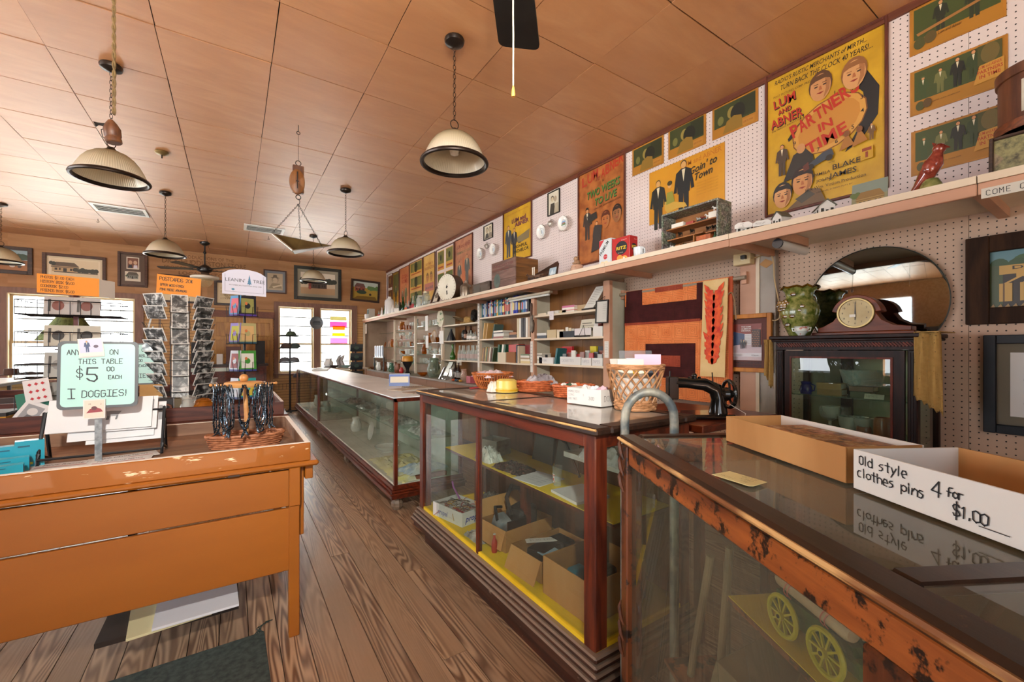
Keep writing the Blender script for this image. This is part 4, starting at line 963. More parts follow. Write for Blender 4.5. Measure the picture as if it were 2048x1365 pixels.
# souvenir plates and small metal pots hooked on the pegboard
M_china=flat('e6e4de',.15,0,.3);M_pewter=flat('b8b4ac',.25,.6)
def plate(u,v,dy,lb,pic):
    p=wX(u,v,XW-.06);t=thing('souvenir_plate',lb,'plate',p,0,'souvenir plates hung on the pegboard');r=dy
    T=frame(p,(0,-1,0),(0,.12,1));g=GT(T);g.lathe([(0,-.006),(r*.55,-.006),(r*.62,0),(r,.012),(r,.015),(r*.6,.004),(r*.55,-.001),(0,-.001)],28);g.o('dish',M_china,t,True)
    a=Art(T,r,r);a.e(0,0,.5,.5,'8aa4b8');a.e(0,0,.47,.47,'dfe2df')
    if pic: a.p([(-.42,.0),(.42,.05),(.35,.3),(-.2,.36)],'7aa0c8').p([(-.3,-.05),(.36,-.05),(.3,.1),(-.2,.12)],'a8603c').p([(-.4,-.25),(.38,-.25),(.42,-.05),(-.42,-.08)],'5a7a4a')
    else: a.p([(-.2,-.3),(-.02,-.3),(0,.2),(-.16,.25)],'b0a890').p([(.02,-.3),(.22,-.3),(.18,.2),(.04,.24)],'8aa8c8')
    a.out('decoration',t)
    g=G();g.tube([p+Vector((.055,0,r*.9)),p+Vector((.01,0,r*1.05)),p+Vector((-.012,0,r*.95))],.003,5);g.tube([p+Vector((.055,0,-r*.8)),p+Vector((0,0,-r*1.05)),p+Vector((-.016,0,-r*.97))],.003,5);g.o('hook',flat('6a5a4a',.4,.5),t)
plate(960,508,.088,'small souvenir plate left of a pewter pot, half hidden by the crate side',0)
plate(986,499,.085,'small souvenir plate with two figures right beside the wooden crate top',0)
plate(1083,464,.088,'left souvenir plate with two figures under the framed couple',0)
plate(1127,447,.088,'right souvenir plate with a painted landscape, nearest the green lettered poster',1)
for (u,v,lb) in ((973,493,'small pewter pot hooked between the two far plates'),(1101,448,'small pewter pot hooked between the two near plates')):
    p=wX(u,v,XW-.06);t=thing('pewter_pot',lb,'pot',p);g=G();g.T=Matrix.Translation(p)@Matrix.Rotation(.9,4,'Y')@Matrix.Rotation(.4,4,'X');g.lathe([(.0,-.03),(.03,-.028),(.038,-.01),(.036,.02),(.028,.034),(.024,.034),(.03,.018),(.032,-.01),(.0,-.024)],16);g.o('bowl',M_pewter,t,True)
    g=G();g.tube([p+Vector((.055,0,.05)),p+Vector((.0,0,.06)),p+Vector((0,.0,.04))],.003,5);g.o('hook',flat('6a5a4a',.4,.5),t)
# ---------------------------------------------------------------- pictures along the back wall
def bpic(label,q,fw,fc,draw,bgc,tilt=0,matc=None,matw=0,name='framed_picture'):
    A,B,C_,D=[wY(u,v,YB-.02) for u,v in q];x0=(A.x+D.x)/2;x1=(B.x+C_.x)/2;z0=(D.z+C_.z)/2;z1=(A.z+B.z)/2
    T=frame((x0,YB-.001,z0),(math.cos(tilt),0,math.sin(tilt)),(-math.sin(tilt),0,math.cos(tilt)))@Matrix.Translation((fw,fw,0))
    return wallpic(name,label,'picture',T,x1-x0-2*fw,z1-z0-2*fw,fw,fc if not isinstance(fc,str) else flat(fc,.45),flat(bgc,.6),draw,None,.03,mat_=flat(matc,.7) if matc else None,matw=matw)
M_fr=wood('dark_picture_frame','24150d','4a2c1a','x',.45,9,5)
def farm(a): a.r(0,0,1,1,'8aa0a8').r(0,0,1,.52,'8a5a34').trees(.65,1,.68,.10,4,'2f4430').house(.05,.35,.6,.55,'a89a88','6a4a34').p([(0,.1),(.6,.0),(1,.0),(1,.25),(.5,.2)],'a06a3c').e(.62,.22,.07,.05,'c8c0b4').e(.8,.2,.05,.05,'4a342a')
bpic('painting of a farm house and white animals cut by the left picture edge',((-40,490),(65,494),(65,549),(-40,545)),.06,M_fr,farm,'8aa0a8')
def sketch(a): a.r(0,0,1,1,'dfcdb0').r(.04,.06,.96,.94,'d9c4a2').house(.06,.30,.5,.5,'b89a70','5a4a3a').trees(.48,.95,.42,.055,7,'33342a').trees(.02,.12,.72,.05,2,'33342a').r(.1,.26,.95,.31,'5a5044')
bpic('wide framed sketch of the old store above the black rack',((84,504),(212,516),(212,570),(84,561)),.05,wood('brown_frame','3a2115','5c3722','x',.5),sketch,'dfcdb0',0,'cdbb9c',.03)
def two_ph(a): a.r(0,0,1,1,'5a4434').r(.24,.52,.76,.92,'d8ccb8').r(.28,.55,.72,.89,'7a4a34').e(.40,.74,.08,.11,'c89a7a').e(.60,.74,.08,.11,'d0a888').p([(.3,.55),(.48,.55),(.46,.66),(.34,.66)],'2a2a34').p([(.52,.55),(.7,.55),(.68,.66),(.54,.66)],'d8d0d8').r(.18,.12,.82,.44,'d8ccb8').house(.26,.20,.46,.22,'8a8a80','5a5044').trees(.22,.3,.3,.05,2,'44503a')
bpic('brown framed pair of photographs left of the pendant lamp',((235,501),(295,510),(295,576),(235,572)),.04,wood('brown_frame2','3a2115','5c3722','x',.5),two_ph,'5a4434')
def map_(a): a.r(0,0,1,1,'d8c6a0');[a.r(x,y,x+.08,y+.10,c) for x,y,c in ((.1,.8,'4a5a44'),(.25,.85,'b05a4a'),(.4,.8,'7a6a4a'),(.55,.84,'5a6a5a'),(.7,.8,'a07a4a'),(.85,.84,'5a4a3a'))];a.p([(.1,.3),(.5,.35),(.9,.25),(.9,.32),(.5,.42),(.1,.36)],'8a7a58')
bpic('framed picture map behind the orange postcard sign',((316,548),(400,553),(400,608),(316,604)),.04,M_fr,map_,'d8c6a0')
bpic('wide framed old town map partly behind the greeting card spinner sign',((428,560),(508,566),(508,614),(428,610)),.05,M_fr,lambda a:(a.r(0,0,1,1,'c8b088'),a.e(.45,.5,.28,.2,'a88f64'),a.e(.5,.5,.22,.15,'c0a67c'),[a.hw('WXMKW',.1+.12*i,.2+.17*j,.09,'6a5434') for i in range(3) for j in range(4)]),'c8b088')
def portrait(a): a.r(0,0,1,1,'b9a588').e(.5,.62,.22,.24,'8a7a62').p([(.18,.72),(.82,.72),(.64,.78),(.6,.92),(.4,.92),(.36,.78)],'6a5c4a').e(.5,.58,.17,.2,'c0ac8e').p([(.08,.08),(.95,.12),(.8,.4),(.3,.4)],'94846a').p([(.3,.2),(.95,.36),(.95,.28),(.4,.12)],'d0c0a0').hw('NM',.35,.55,.05,'5a4a3a')
bpic('grey matted portrait drawing of a person in a hat above the two rear windows',((527,537),(573,544),(573,588),(527,586)),.025,'4a2a1c',portrait,'b9a588',0,'7d8288',.05)
def bigst(a): a.r(0,0,1,1,'c9b79a').r(0,.62,1,1,'d8ccb8').r(0,0,1,.3,'b08e68').trees(0,.35,.62,.09,4,'34382c').trees(.72,1,.62,.09,4,'34382c').house(.30,.28,.45,.45,'4a3e34','2f2a26').r(.22,.25,.30,.6,'7a3a2c').e(.26,.3,.03,.06,'a04a3c')
bpic('large dark framed picture of a country store behind the far pendant lamp',((588,529),(683,541),(682,604),(588,598)),.07,wood('green_black_frame','1c1d18','34362c','x',.45),bigst,'c9b79a',0,'98907c',.07)
def tiltp(a): a.r(0,0,1,1,'a88c34').r(0,.68,1,1,'b8c0b4').trees(.6,1,.68,.08,5,'5a7a44').house(.08,.45,.4,.45,'a8503c','6a4a44').e(.35,.42,.2,.08,'2f4434').p([(0,0),(1,0),(.9,.22),(.2,.18)],'7a5c1c').e(.7,.32,.05,.05,'3a2c1a').hw('MWM',.15,.62,.08,'c8b8a8')
bpic('crooked dark framed painting of houses in a yellow field near the corner',((702,553),(760,566),(757,607),(699,598)),.05,M_fr,tiltp,'a88c34',-.045)
# ---------------------------------------------------------------- things on the long top shelf
def SU(u,X=2.86): p=wX(u,V0,X); return Vector((X,p.y,ZS))
def tpx(u,X=2.86): r=_ray(u,V0); return X/r.x/FPX        # metres per pixel there
M_gclr=glass('clear_bottle_glass','e8efe9',.02,1,.62,'e4e8e2')
M_ggrn=glass('green_bottle_glass','2f9a3a',.02,1,.35,'1f7a2c')
M_gdk=glass('dark_green_glass','3c5a30',.02,1,.35,'2a4422')
M_gaqua=glass('aqua_glass','bfe0d0',.02,1,.25,'a8c8b8')
M_gbrn=glass('brown_bottle_glass','7a3416',.02,1,.4,'54200e')
M_milk=flat('dcdcd8',.25,0,.2)
def bottle(g,p,h,r,mi=0,neck=.34,n=12,nr=None):
    nr=nr or r*.36
    g.lathe([(r*.9,0),(r,.01),(r,h*(.62-neck*.3)),(r*.8,h*(.72-neck*.25)),(nr,h*(1-neck*.6)),(nr,h*.97),(nr*1.25,h*.97),(nr*1.2,h),(nr*.7,h)],n,p,mi)
def bottle_thing(name,label,cat,p,h,r,m,neck=.34,band=None,group=None,cap=None,nr=None):
    t=thing(name,label,cat,p,0,group);g=G();bottle(g,p,h,r,0,neck,nr=nr);g.o('glass_body',m,t,True)
    if band:
        g=G();g.shell([(r*1.015,h*.14),(r*1.015,h*.44)],12,p);g.o('paper_label',flat(band,.6),t,True)
    if cap: g=G();g.lathe([((nr or r*.36)*1.3,h*.97),((nr or r*.36)*1.3,h*1.02),(0,h*1.02)],10,p);g.o('cap',flat(cap,.4,.3),t,True)
    return t
BT=[(758,.155,.030,M_gclr,'b0303a','red','pinkish labelled bottle right of the square tin',None),(764,.20,.030,M_milk,None,None,'slim white bottle between the square tin and green bottle',None),(769,.235,.026,M_ggrn,None,None,'slim light green bottle left of the big white jug',.4),(772,.255,.026,M_gdk,'a03a4a',None,'dark green bottle with red label touching the big white jug',.4),
 (806,.30,.034,M_ggrn,None,None,'bright green tall bottle standing among clear bottles on the top shelf',.45),(801,.20,.030,M_gdk,None,None,'dark squat bottle left of the bright green bottle',.3),(812,.16,.03,M_gclr,'d06a3c',None,'small clear bottle with orange label right of the bright green bottle',None),(817,.20,.030,M_gclr,'3c3a40',None,'clear bottle with dark label, third right of the bright green bottle',None),
 (822,.235,.03,M_gdk,'8a2a2a',None,'dark green bottle with red label in the middle of the bottle row',.4),(826,.27,.03,M_gclr,'b83a3c',None,'clear soda bottle with red label left of the aqua bottle',.4),(831,.25,.032,M_gaqua,None,None,'tall aqua glass bottle left of the wide clear jar',.3),(835,.27,.03,M_gaqua,None,None,'tall pale bottle directly beside the wide clear jar',.35)]
for u,h,r,m,band,cap,lb,nk in BT: bottle_thing('bottle',lb,'bottle',SU(u,R(2.80,2.86)),h,r,m,nk or .34,band,'bottles along the top shelf')
for u,h,r in ((786,.20,.05),(792,.25,.035),(796,.225,.035)):
    bottle_thing('milk_bottle',{786:'squat white milk glass bottle touching the big white jug',792:'tall clear milk bottle with white label, second right of the big jug',796:'shorter clear milk bottle with white label, third right of the big jug'}[u],'bottle',SU(u,2.83),h,r,M_milk if u==786 else M_gclr,.3,'e8e4dc' if u!=786 else None,'milk bottles by the big jug')
p=SU(779,2.88);t=thing('jug','big white glass jug with narrow neck at the far end of the top shelf','jug',p);g=G();g.lathe([(.10,0),(.105,.02),(.105,.30),(.09,.345),(.045,.375),(.035,.385),(.035,.40),(.042,.40),(.04,.415),(0,.415)],18,p);g.o('body',M_milk,t,True)
g=G();g.tube([p+Vector((0,-.04,.395)),p+Vector((0,-.075,.385)),p+Vector((0,-.09,.35))],.008,6);g.o('handle',M_milk,t,True)
p=SU(741,2.80);t=thing('tin_box','square white and grey tin at the far end of the top shelf','tin',p);g=G();g.box(p.x-.06,p.x+.08,p.y-.10,p.y+.10,p.z,p.z+.245);g.o('tin_body',flat('bdb8ac',.4,.2),t,bevel=.005)
g=G();g.box(p.x-.0625,p.x-.06,p.y-.085,p.y+.085,p.z+.12,p.z+.22);g.o('panel',flat('6a7a78',.5),t);g=G();g.lathe([(.05,0),(.055,.02),(.055,.10),(.05,.11),(0,.11)],12,(p.x-.09,p.y-.02,p.z));tag(g.o('enamel_cup',M_milk,None,True),'small white cup standing in front of the square tin','cup')
def jar(label,u,h,r,m,X=2.84,lid='9a9488',fill=None):
    p=SU(u,X);t=thing('glass_jar',label,'jar',p);g=G();g.lathe([(r*.9,0),(r,.012),(r,h*.72),(r*.75,h*.86),(r*.72,h*.9)],16,p);g.o('glass_body',m,t,True)
    g=G();g.lathe([(r*.78,h*.88),(r*.78,h),(0,h)],16,p);g.o('lid',flat(lid,.4,.4),t,True)
    return t
jar('wide clear glass jar right of the aqua bottles on the top shelf',842,.225,.085,M_gclr);jar('pale square shouldered jar left of the leaning framed picture',852,.28,.07,M_gclr,2.86,'b0a488')
# leaning framed picture
p=SU(868,2.80);T=frame((2.79,p.y+.10,ZS),(0,-1,0),(.34,0,1));t=thing('framed_picture','small brown framed picture leaning on the top shelf left of the round dial','picture',(2.79,p.y,ZS))
rails(t,T@Matrix.Translation((.03,.03,0)),.24,.26,.03,.03,M_fr,back=.006);board(t,T@Matrix.Translation((.03,.03,.004)),.24,.26,.004,flat('c8bfae',.5),'picture')
a=Art(T@Matrix.Translation((.03,.03,.004)),.24,.26);a.r(.1,.1,.9,.9,'d2c8b4').house(.2,.3,.6,.4,'9a8a74','6a5a4a').trees(.1,.3,.5,.07,2,'5a6048');a.out('print',t)
# big round dial
p=SU(902,2.88);t=thing('dial_scale','big round white scale dial in a dark drum standing on the top shelf','scale',p);rr=.215
T=frame((p.x-.07,p.y,ZS+rr+.012),(.30,-1,0),(0,0,1));g=GT(T);g.lathe([(rr,-.16),(rr,0),(rr-.006,.004)],40);g.o('drum',mott('brown_drum','2c1c10','4a3018',6,.4,.3),t,True)
g=GT(T);g.lathe([(rr-.004,.004),(rr-.004,.010),(rr-.010,.007),(0,.007)],40);g.o('dial_face',mott('aged_dial_white','cfc8b0','ddd8c6',4,.5),t,True)
a=Art(T@Matrix.Translation((0,0,.009)),rr,rr);a.p([(-.02,-.05),(.04,-.08),(.16,.10),(.05,.12),(.14,.30),(.02,.16),(-.06,.12)],'1a1612').p([(.0,-.55),(.12,-.5),(.08,-.2),(-.03,-.25)],'1a1612');
for k in range(24): an=k*PI/12;a.p([(.84*math.cos(an-.015),.84*math.sin(an-.015)),(.92*math.cos(an-.015),.92*math.sin(an-.015)),(.92*math.cos(an+.015),.92*math.sin(an+.015)),(.84*math.cos(an+.015),.84*math.sin(an+.015))],'5a5040')
a.e(0,0,.05,.05,'1a1612');a.out('markings',t)
g=G();g.box(p.x-.1,p.x+.1,p.y-.12,p.y+.12,ZS,ZS+.03);g.o('stand',M_iron,t)
g=GT(T);g.tube([(-.1,rr*.98,-.08),(-.14,rr*1.12,-.08),(-.04,rr*1.02,-.02)],.005,5);g.o('wire_bail',M_iron,t,True)
# tin can with cone top
p=SU(932,2.86);t=thing('oil_can','grey tin oil can with cone top right of the round dial','can',p);g=G();g.lathe([(.085,0),(.088,.01),(.088,.16),(.075,.19),(.03,.22),(.022,.235),(.022,.26),(0,.26)],18,p);g.o('can_body',mott('grey_tin','6a5a48','a09484',6,.35,.6),t,True)
g=G();g.tube([p+Vector((-.03,0,.20)),p+Vector((-.035,0,.25)),p+Vector((.03,0,.265)),p+Vector((.035,0,.2))],.004,5);g.o('bail',M_iron,t,True)
p=SU(945,2.9);t=thing('kerosene_lantern','small dark lantern between the oil can and the low crate','lantern',p);g=G();g.lathe([(.05,0),(.055,.03),(.03,.05),(.045,.08),(.045,.14),(.02,.17),(.02,.19),(0,.19)],14,p);g.o('body',mott('rusty_lantern','3a2818','6a4a2c',9,.5,.3),t,True)
# crates
M_cr=wood('grey_crate_wood','3a3028','6a584a','y',.7,8,5,vary=.1,bump=.3);M_cr2=wood('red_brown_crate_wood','5c4238','8c6c60','y',.7,8,5,vary=.1,bump=.3);M_crs=wood('crate_side_wood','5a3a18','8a5c28','x',.7,8,5,vary=.1)
def crate(label,u0,u1,X,dep,h,mf,ms,text,X1=None):
    y0=SU(u0,X).y;y1=SU(u1,X).y;t=thing('wooden_crate',label,'crate',(X,(y0+y1)/2,ZS))
    n=max(2,int(h/.11))
    for k in range(n):
        z0=ZS+h*k/n;G().box(X,X+.012,y1,y0,z0+.001,z0+h/n-.001).o('front_slat',mf,t,bevel=.002)
        G().box(X+.012,X+dep,y1,y1+.014,z0+.001,z0+h/n-.001).o('side_slat',ms,t);G().box(X+.012,X+dep,y0-.014,y0,z0+.001,z0+h/n-.001).o('side_slat',ms,t)
    G().box(X+.012,X+dep,y1+.014,y0-.014,ZS,ZS+.01).o('bottom_board',ms,t);G().box(X+dep-.012,X+dep,y1+.014,y0-.014,ZS+.01,ZS+h).o('back_board',ms,t)
    G().box(X+.0,X+dep,y1,y0,ZS+h,ZS+h+.008).o('lid_board',mf,t)
    a=Art(frame((X-.0005,y0,ZS),(0,-1,0),(0,0,1)),y0-y1,h)
    text(a);
    if a.mats:a.out('stencil',t)
    return t
crate('low dark wooden box lying left of the tall stencilled crate',945,979,2.80,.15,.145,M_cr,M_iron,lambda a:(a.r(.1,.1,.45,.9,'4a4238'),a.r(.5,.2,.9,.8,'55483c')))
crate('tall wooden crate with faded red stencil in front of the yellow film poster',983,1031,2.76,.33,.335,M_cr2,M_crs,lambda a:(a.t('WINCHESTER',.5,.80,.10,'5a1410',.85,.02),a.t('REPEATING ARMS CO.',.5,.68,.07,'6a2c22',.85,.01),a.t('No',.6,.58,.07,'6a2c22',.12,.01),a.e(.25,.32,.14,.16,'4c5a50'),a.p([(.2,.2),(.36,.24),(.3,.5),(.22,.46)],'41504a')))
# tray with a team of horses and wagon
p=SU(1092,2.9);t=thing('wooden_tray','dark polished wooden tray leaning behind the horse team figure','tray',p)
T=frame((2.93,SU(1065,2.95).y,ZS),(0,-1,0),(.22,0,1));g=GT(T);w=.46;g.prism([(0,.02),(.02,0),(w-.02,0),(w,.02),(w-.01,.20),(w-.04,.23),(.05,.14),(0,.10)],-.012,.0);g.o('tray_board',wood('dark_tray','23150e','4a2c1c','y',.3,8,5),t,bevel=.003)
M_hrs=mott('brown_figurine','2c1c14','6a4a34',20,.4)
def quad(g,p,L_,H,ang,mi=0,headup=.35):
    # small four legged figurine, length L_, height H, facing along angle ang
    T=g.T;g.T=Matrix.Translation(p)@Matrix.Rotation(ang,4,'Z')
    g.tube([(-.45*L_,0,.62*H),(-.2*L_,0,.66*H),(.1*L_,0,.64*H),(.35*L_,0,.68*H)],[.11*L_,.15*L_,.15*L_,.12*L_],8,mi)
    g.tube([(.3*L_,0,.72*H),(.42*L_,0,.9*H),(.5*L_,0,1.0*H)],[.12*L_,.09*L_,.06*L_],7,mi);g.tube([(.44*L_,0,1.0*H),(.56*L_,0,.95*H),(.68*L_,0,.84*H)],[.06*L_,.065*L_,.035*L_],7,mi)
    g.tube([(.46*L_,.02*L_,1.03*H),(.45*L_,.03*L_,1.12*H)],[.02*L_,.005*L_],4,mi);g.tube([(.46*L_,-.02*L_,1.03*H),(.45*L_,-.03*L_,1.12*H)],[.02*L_,.005*L_],4,mi)
    for sx,ky in((-.38,-.03),(.3,.03)):
        for sy in(-1,1): g.tube([(sx*L_,sy*.08*L_,.6*H),((sx+ky)*L_,sy*.08*L_,.3*H),((sx)*L_,sy*.08*L_,0)],[.06*L_,.035*L_,.03*L_],6,mi)
    g.tube([(-.45*L_,0,.66*H),(-.56*L_,0,.5*H),(-.56*L_,0,.25*H)],[.03*L_,.03*L_,.012*L_],5,mi)
    g.T=T
for k,(uu,xx) in enumerate(((1062,2.78),(1066,2.84))):
    p=SU(uu,xx);g=G();quad(g,(p.x,p.y,p.z),.11,.095,1.75);tag(g.o('horse_figurine',M_hrs,None,True),('front' if k==0 else 'rear')+' small brown horse figurine of the pair pulling the toy wagon','figurine','horse figurines on the top shelf')
p=SU(1080,2.82);t=thing('toy_wagon','small brown toy wagon behind the horse pair on the top shelf','toy wagon',p)
g=G();g.box(p.x-.03,p.x+.03,p.y-.10,p.y+.10,p.z+.04,p.z+.07);g.o('wagon_bed',M_hrs,t)
for sx in(-1,1):
    for sy in(-1,1):
        g=G();g.tube([(p.x+sx*.036,p.y+sy*.065+.03*math.cos(a*PI/6),p.z+.032+.03*math.sin(a*PI/6)) for a in range(12)],.005,5,0,True)
        for a in range(4): g.beam((p.x+sx*.036,p.y+sy*.065-.028*math.cos(a*PI/4),p.z+.032-.028*math.sin(a*PI/4)),(p.x+sx*.036,p.y+sy*.065+.028*math.cos(a*PI/4),p.z+.032+.028*math.sin(a*PI/4)),.004)
        g.o('wheel',M_hrs,t)
for q in(-.06,-.03): g=G();g.cyl((p.x-.02,p.y+.14+q,p.z+.07),(p.x-.02,p.y+.14+q,p.z+.155),.006);g.ball((p.x-.02,p.y+.14+q,p.z+.16),.01,6);g.o('post',flat('d8d0c0',.4),t)
p=SU(1104,2.80);T=frame((2.79,p.y+.06,ZS),(0,-1,0),(.2,0,1));t=thing('framed_picture','small blue postcard sized picture leaning in front of the dark tray','picture',(2.79,p.y,ZS));board(t,T,.13,.12,.008,flat('3a2a20',.5))
a=Art(T,.13,.12);a.r(.06,.06,.94,.94,'9ab0bc').p([(.06,.1),(.94,.1),(.94,.4),(.06,.35)],'4a5a58').p([(.2,.3),(.45,.8),(.7,.3)],'c8d4d8').p([(.55,.3),(.75,.7),(.94,.3)],'b0c4cc');a.out('print',t)
p=SU(1154,2.84);t=thing('bear_jar','pale pink lidded jar topped with a bear beside the cracker tins','jar',p);M_pk=mott('pinkish_ceramic','b08a70','c8a48c',9,.4)
g=G();g.lathe([(.055,0),(.065,.02),(.066,.045),(.058,.06),(.062,.066),(.055,.08),(0,.085)],18,p);g.o('jar_body',M_pk,t,True);g=G();g.ball(p+Vector((0,0,.105)),.034,10);g.ball(p+Vector((-.005,.01,.145)),.024,10);g.ball(p+Vector((0,.028,.165)),.009,6);g.ball(p+Vector((0,-.008,.166)),.009,6);g.ball(p+Vector((-.03,.02,.10)),.012,6);g.ball(p+Vector((-.03,-.02,.10)),.012,6);g.o('bear_lid',mott('bear_brown','7a5a40','a88464',9,.5),t,True)
# cracker tins
def tinbox(label,u0,u1,ur,X,h,base,front,side,depth):
    y0=SU(u0,X).y;y1=SU(u1,X).y;t=thing('cracker_tin',label,'tin',(X,(y0+y1)/2,ZS));g=G();g.box(X,X+depth,y1,y0,ZS,ZS+h);g.o('tin_body',flat(base,.35,0,.2),t,bevel=.006)
    a=Art(frame((X-.0006,y0,ZS),(0,-1,0),(0,0,1)),y0-y1,h);front(a);a.out('front_print',t)
    a=Art(frame((X,y1-.0006,ZS),(1,0,0),(0,0,1)),depth,h);side(a);a.out('side_print',t)
def f_prem(a): a.r(.03,.03,.97,.97,'c8cfd2').p([(.03,.97),(.45,.97),(.03,.68)],'b83038').t('PREMIUM',.52,.62,.13,'1d2024',1.0,.02,.0,.85).e(.55,.34,.16,.16,'b83038').t('SALTINE',.55,.33,.03,'e8e0d8',.24).e(.3,.13,.16,.10,'d8c49a').e(.6,.12,.18,.11,'e0cfa8')
def f_ritz(a): a.r(.02,.02,.98,.98,'b01c1a').e(.55,.56,.34,.30,'1c2024').t('RITZ',.55,.50,.12,'e8c820',.55,.03).t('CRACKERS',.5,.36,.03,'e0d0c0',.3).e(.45,.17,.16,.13,'d8963c').e(.72,.12,.18,.12,'e0a44a').e(.70,.13,.05,.05,'f0e8e0').t('NABISCO',.7,.85,.03,'e8e0d8',.3)
tinbox('silver cracker tin reading PREMIUM left of the red tin',1198,1222,1224,2.80,.245,'c8cfd2',f_prem,lambda a:a.r(.1,.1,.9,.95,'b83038').r(.2,.3,.8,.6,'c8cfd2'),.12)
tinbox('red cracker tin reading RITZ beside the white cup',1224,1259,1260,2.78,.215,'b01c1a',f_ritz,f_ritz,.10)
p=SU(1278,2.80);t=thing('mug','white mug with handle right of the red cracker tin','mug',p);g=G();g.lathe([(.036,0),(.042,.01),(.046,.09),(.043,.09),(.038,.012),(0,.01)],18,p);g.o('cup_body',flat('cfd6da',.3,0,.2),t,True);g=G();g.tube([p+Vector((-.01,-.042,.078)),p+Vector((-.012,-.068,.07)),p+Vector((-.012,-.07,.035)),p+Vector((-.01,-.04,.02))],.005,6);g.o('handle',flat('cfd6da',.3,0,.2),t,True)
# shadow box of miniatures
yL,yR=SU(1323,2.80).y,SU(1436,2.80).y;zb=ZS;H_=.30;D_=.17;X=2.80
t=thing('shadow_box','wooden display box covered in black and white photo paper holding miniatures','display box',(X,(yL+yR)/2,ZS))
def photo_mat(name,sc_,c1,c2,c3):
    k=NT(name);v=k.n('TexVoronoi');v.inputs['Scale'].default_value=sc_;k.l(k.coord((1,1,1)),v.inputs['Vector'])
    f=k.noise(k.coord((1,1,1)),sc_*3,4,.7);c=k.ramp(f,[(.35,c1),(.5,c2),(.68,c3)]);k.l(v.outputs['Color'],k.n('SeparateColor').inputs[0])
    return k.fin(k.mix(.25,c,v.outputs['Color'],'MULTIPLY'),.45)
M_collage=photo_mat('photo_collage_paper',28,'1c1e20','6c7064','bcbcb0')
for (a,b,c_,d) in ((yR,yR+.012,zb,zb+H_),(yL-.012,yL,zb,zb+H_),(yR+.012,yL-.012,zb+H_-.012,zb+H_),(yR+.012,yL-.012,zb,zb+.012)): G().box(X,X+D_,a,b,c_,d).o('box_side',M_collage,t)
M_pine=wood('honey_pine','8a5222','b0743a','y',.5,6,5)
G().box(X+D_-.008,X+D_,yR+.012,yL-.012,zb+.012,zb+H_-.012).o('back_panel',M_pine,t)
zs1,zs2=zb+.185,zb+.10
m=(yL+yR)/2
G().box(X+.04,X+D_-.008,yR+.012,yL-.012,zs1-.008,zs1).o('inner_shelf',M_pine,t);G().box(X+.03,X+D_-.008,m-.10,yL-.03,zs2-.008,zs2).o('inner_shelf',M_pine,t);G().box(X+.03,X+D_-.008,yR+.012,m-.12,zs2-.018,zs2-.01).o('inner_shelf',M_pine,t);G().box(X+.03,X+D_-.008,m-.03,m-.02,zb+.012,zs2-.01).o('inner_divider',M_pine,t)
M_chk=flat('dcd8cc',.6)
def mini(name,label,cat,build,mat,grp='miniatures in the shadow box'): g=G();build(g);tag(g.o(name,mat,None,True),label,cat,grp)
wdt=yL-yR
def q(f,z,dx=.05): return Vector((X+dx,yL-wdt*f,z))
mini('miniature_box','long white miniature box on the left of the middle shelf in the shadow box','box',lambda g:g.box(X+.035,X+.07,q(.36,0).y,q(.14,0).y,zs1,zs1+.03),M_chk)
mini('miniature_box','white miniature box on the right of the middle shelf in the shadow box','box',lambda g:g.box(X+.035,X+.07,q(.97,0).y,q(.80,0).y,zs1,zs1+.042),M_chk)
mini('miniature_box','red miniature box right of the long white box','box',lambda g:g.box(X+.04,X+.07,q(.53,0).y,q(.40,0).y,zs1,zs1+.018),flat('a03a30',.5))
mini('miniature_box','black miniature box in the middle of the shadow box shelf','box',lambda g:g.box(X+.05,X+.07,q(.74,0).y,q(.58,0).y,zs1,zs1+.016),flat('24241f',.5))
for f,lb in ((.78,'left white miniature kitten in the top of the shadow box'),(.90,'right white miniature kitten in the top of the shadow box')): mini('kitten_figurine',lb,'figurine',lambda g,f=f:quad(g,q(f,zs1+.042 if f>.8 else zs1,.055),.045,.04,1.7),M_milk)
for f,lb,mm in ((.60,'tiny glass animal left of the red one in the shadow box',M_gclr),(.67,'tiny dark red animal in the shadow box',flat('6a2420',.3))): mini('animal_figurine',lb,'figurine',lambda g,f=f:quad(g,q(f,zs1,.06),.04,.038,1.2),mm)
for f,z,lb in ((.27,zs2,'black miniature cat at the left of the lower shelf'),(.49,zs2,'black miniature animal in the middle of the lower shelf'),(.77,zs2-.01,'big black miniature animal pair member at the right of the lower shelf'),(.86,zs2-.01,'black miniature animal at the far right of the lower shelf')): mini('animal_figurine',lb,'figurine',lambda g,f=f,z=z:quad(g,q(f,z,.06),.06,.052,1.0),flat('15130f',.3))
for f,lb,mm in ((.12,'spotted miniature cow at the bottom left of the shadow box',M_milk),(.37,'shiny bronze miniature at the bottom of the shadow box',flat('8a6a3c',.2,.8))): mini('animal_figurine',lb,'figurine',lambda g,f=f:quad(g,q(f,zb+.012,.05),.055,.05,1.0),mm)
mini('miniature_chest','orange painted miniature chest at the bottom right of the shadow box','box',lambda g:g.box(X+.03,X+.08,q(.84,0).y,q(.6,0).y,zb+.012,zb+.075),mott('orange_chest','8a4a24','c0622c',30,.5))
mini('miniature_box','tan miniature block beside the spotted cow','box',lambda g:g.box(X+.04,X+.08,q(.29,0).y,q(.2,0).y,zb+.012,zb+.05),flat('a8703c',.5))
mini('miniature_figure','small green white miniature bottle at the bottom right of the shadow box','bottle',lambda g:bottle(g,q(.9,zb+.012,.04),.065,.012),flat('3a5a40',.4))
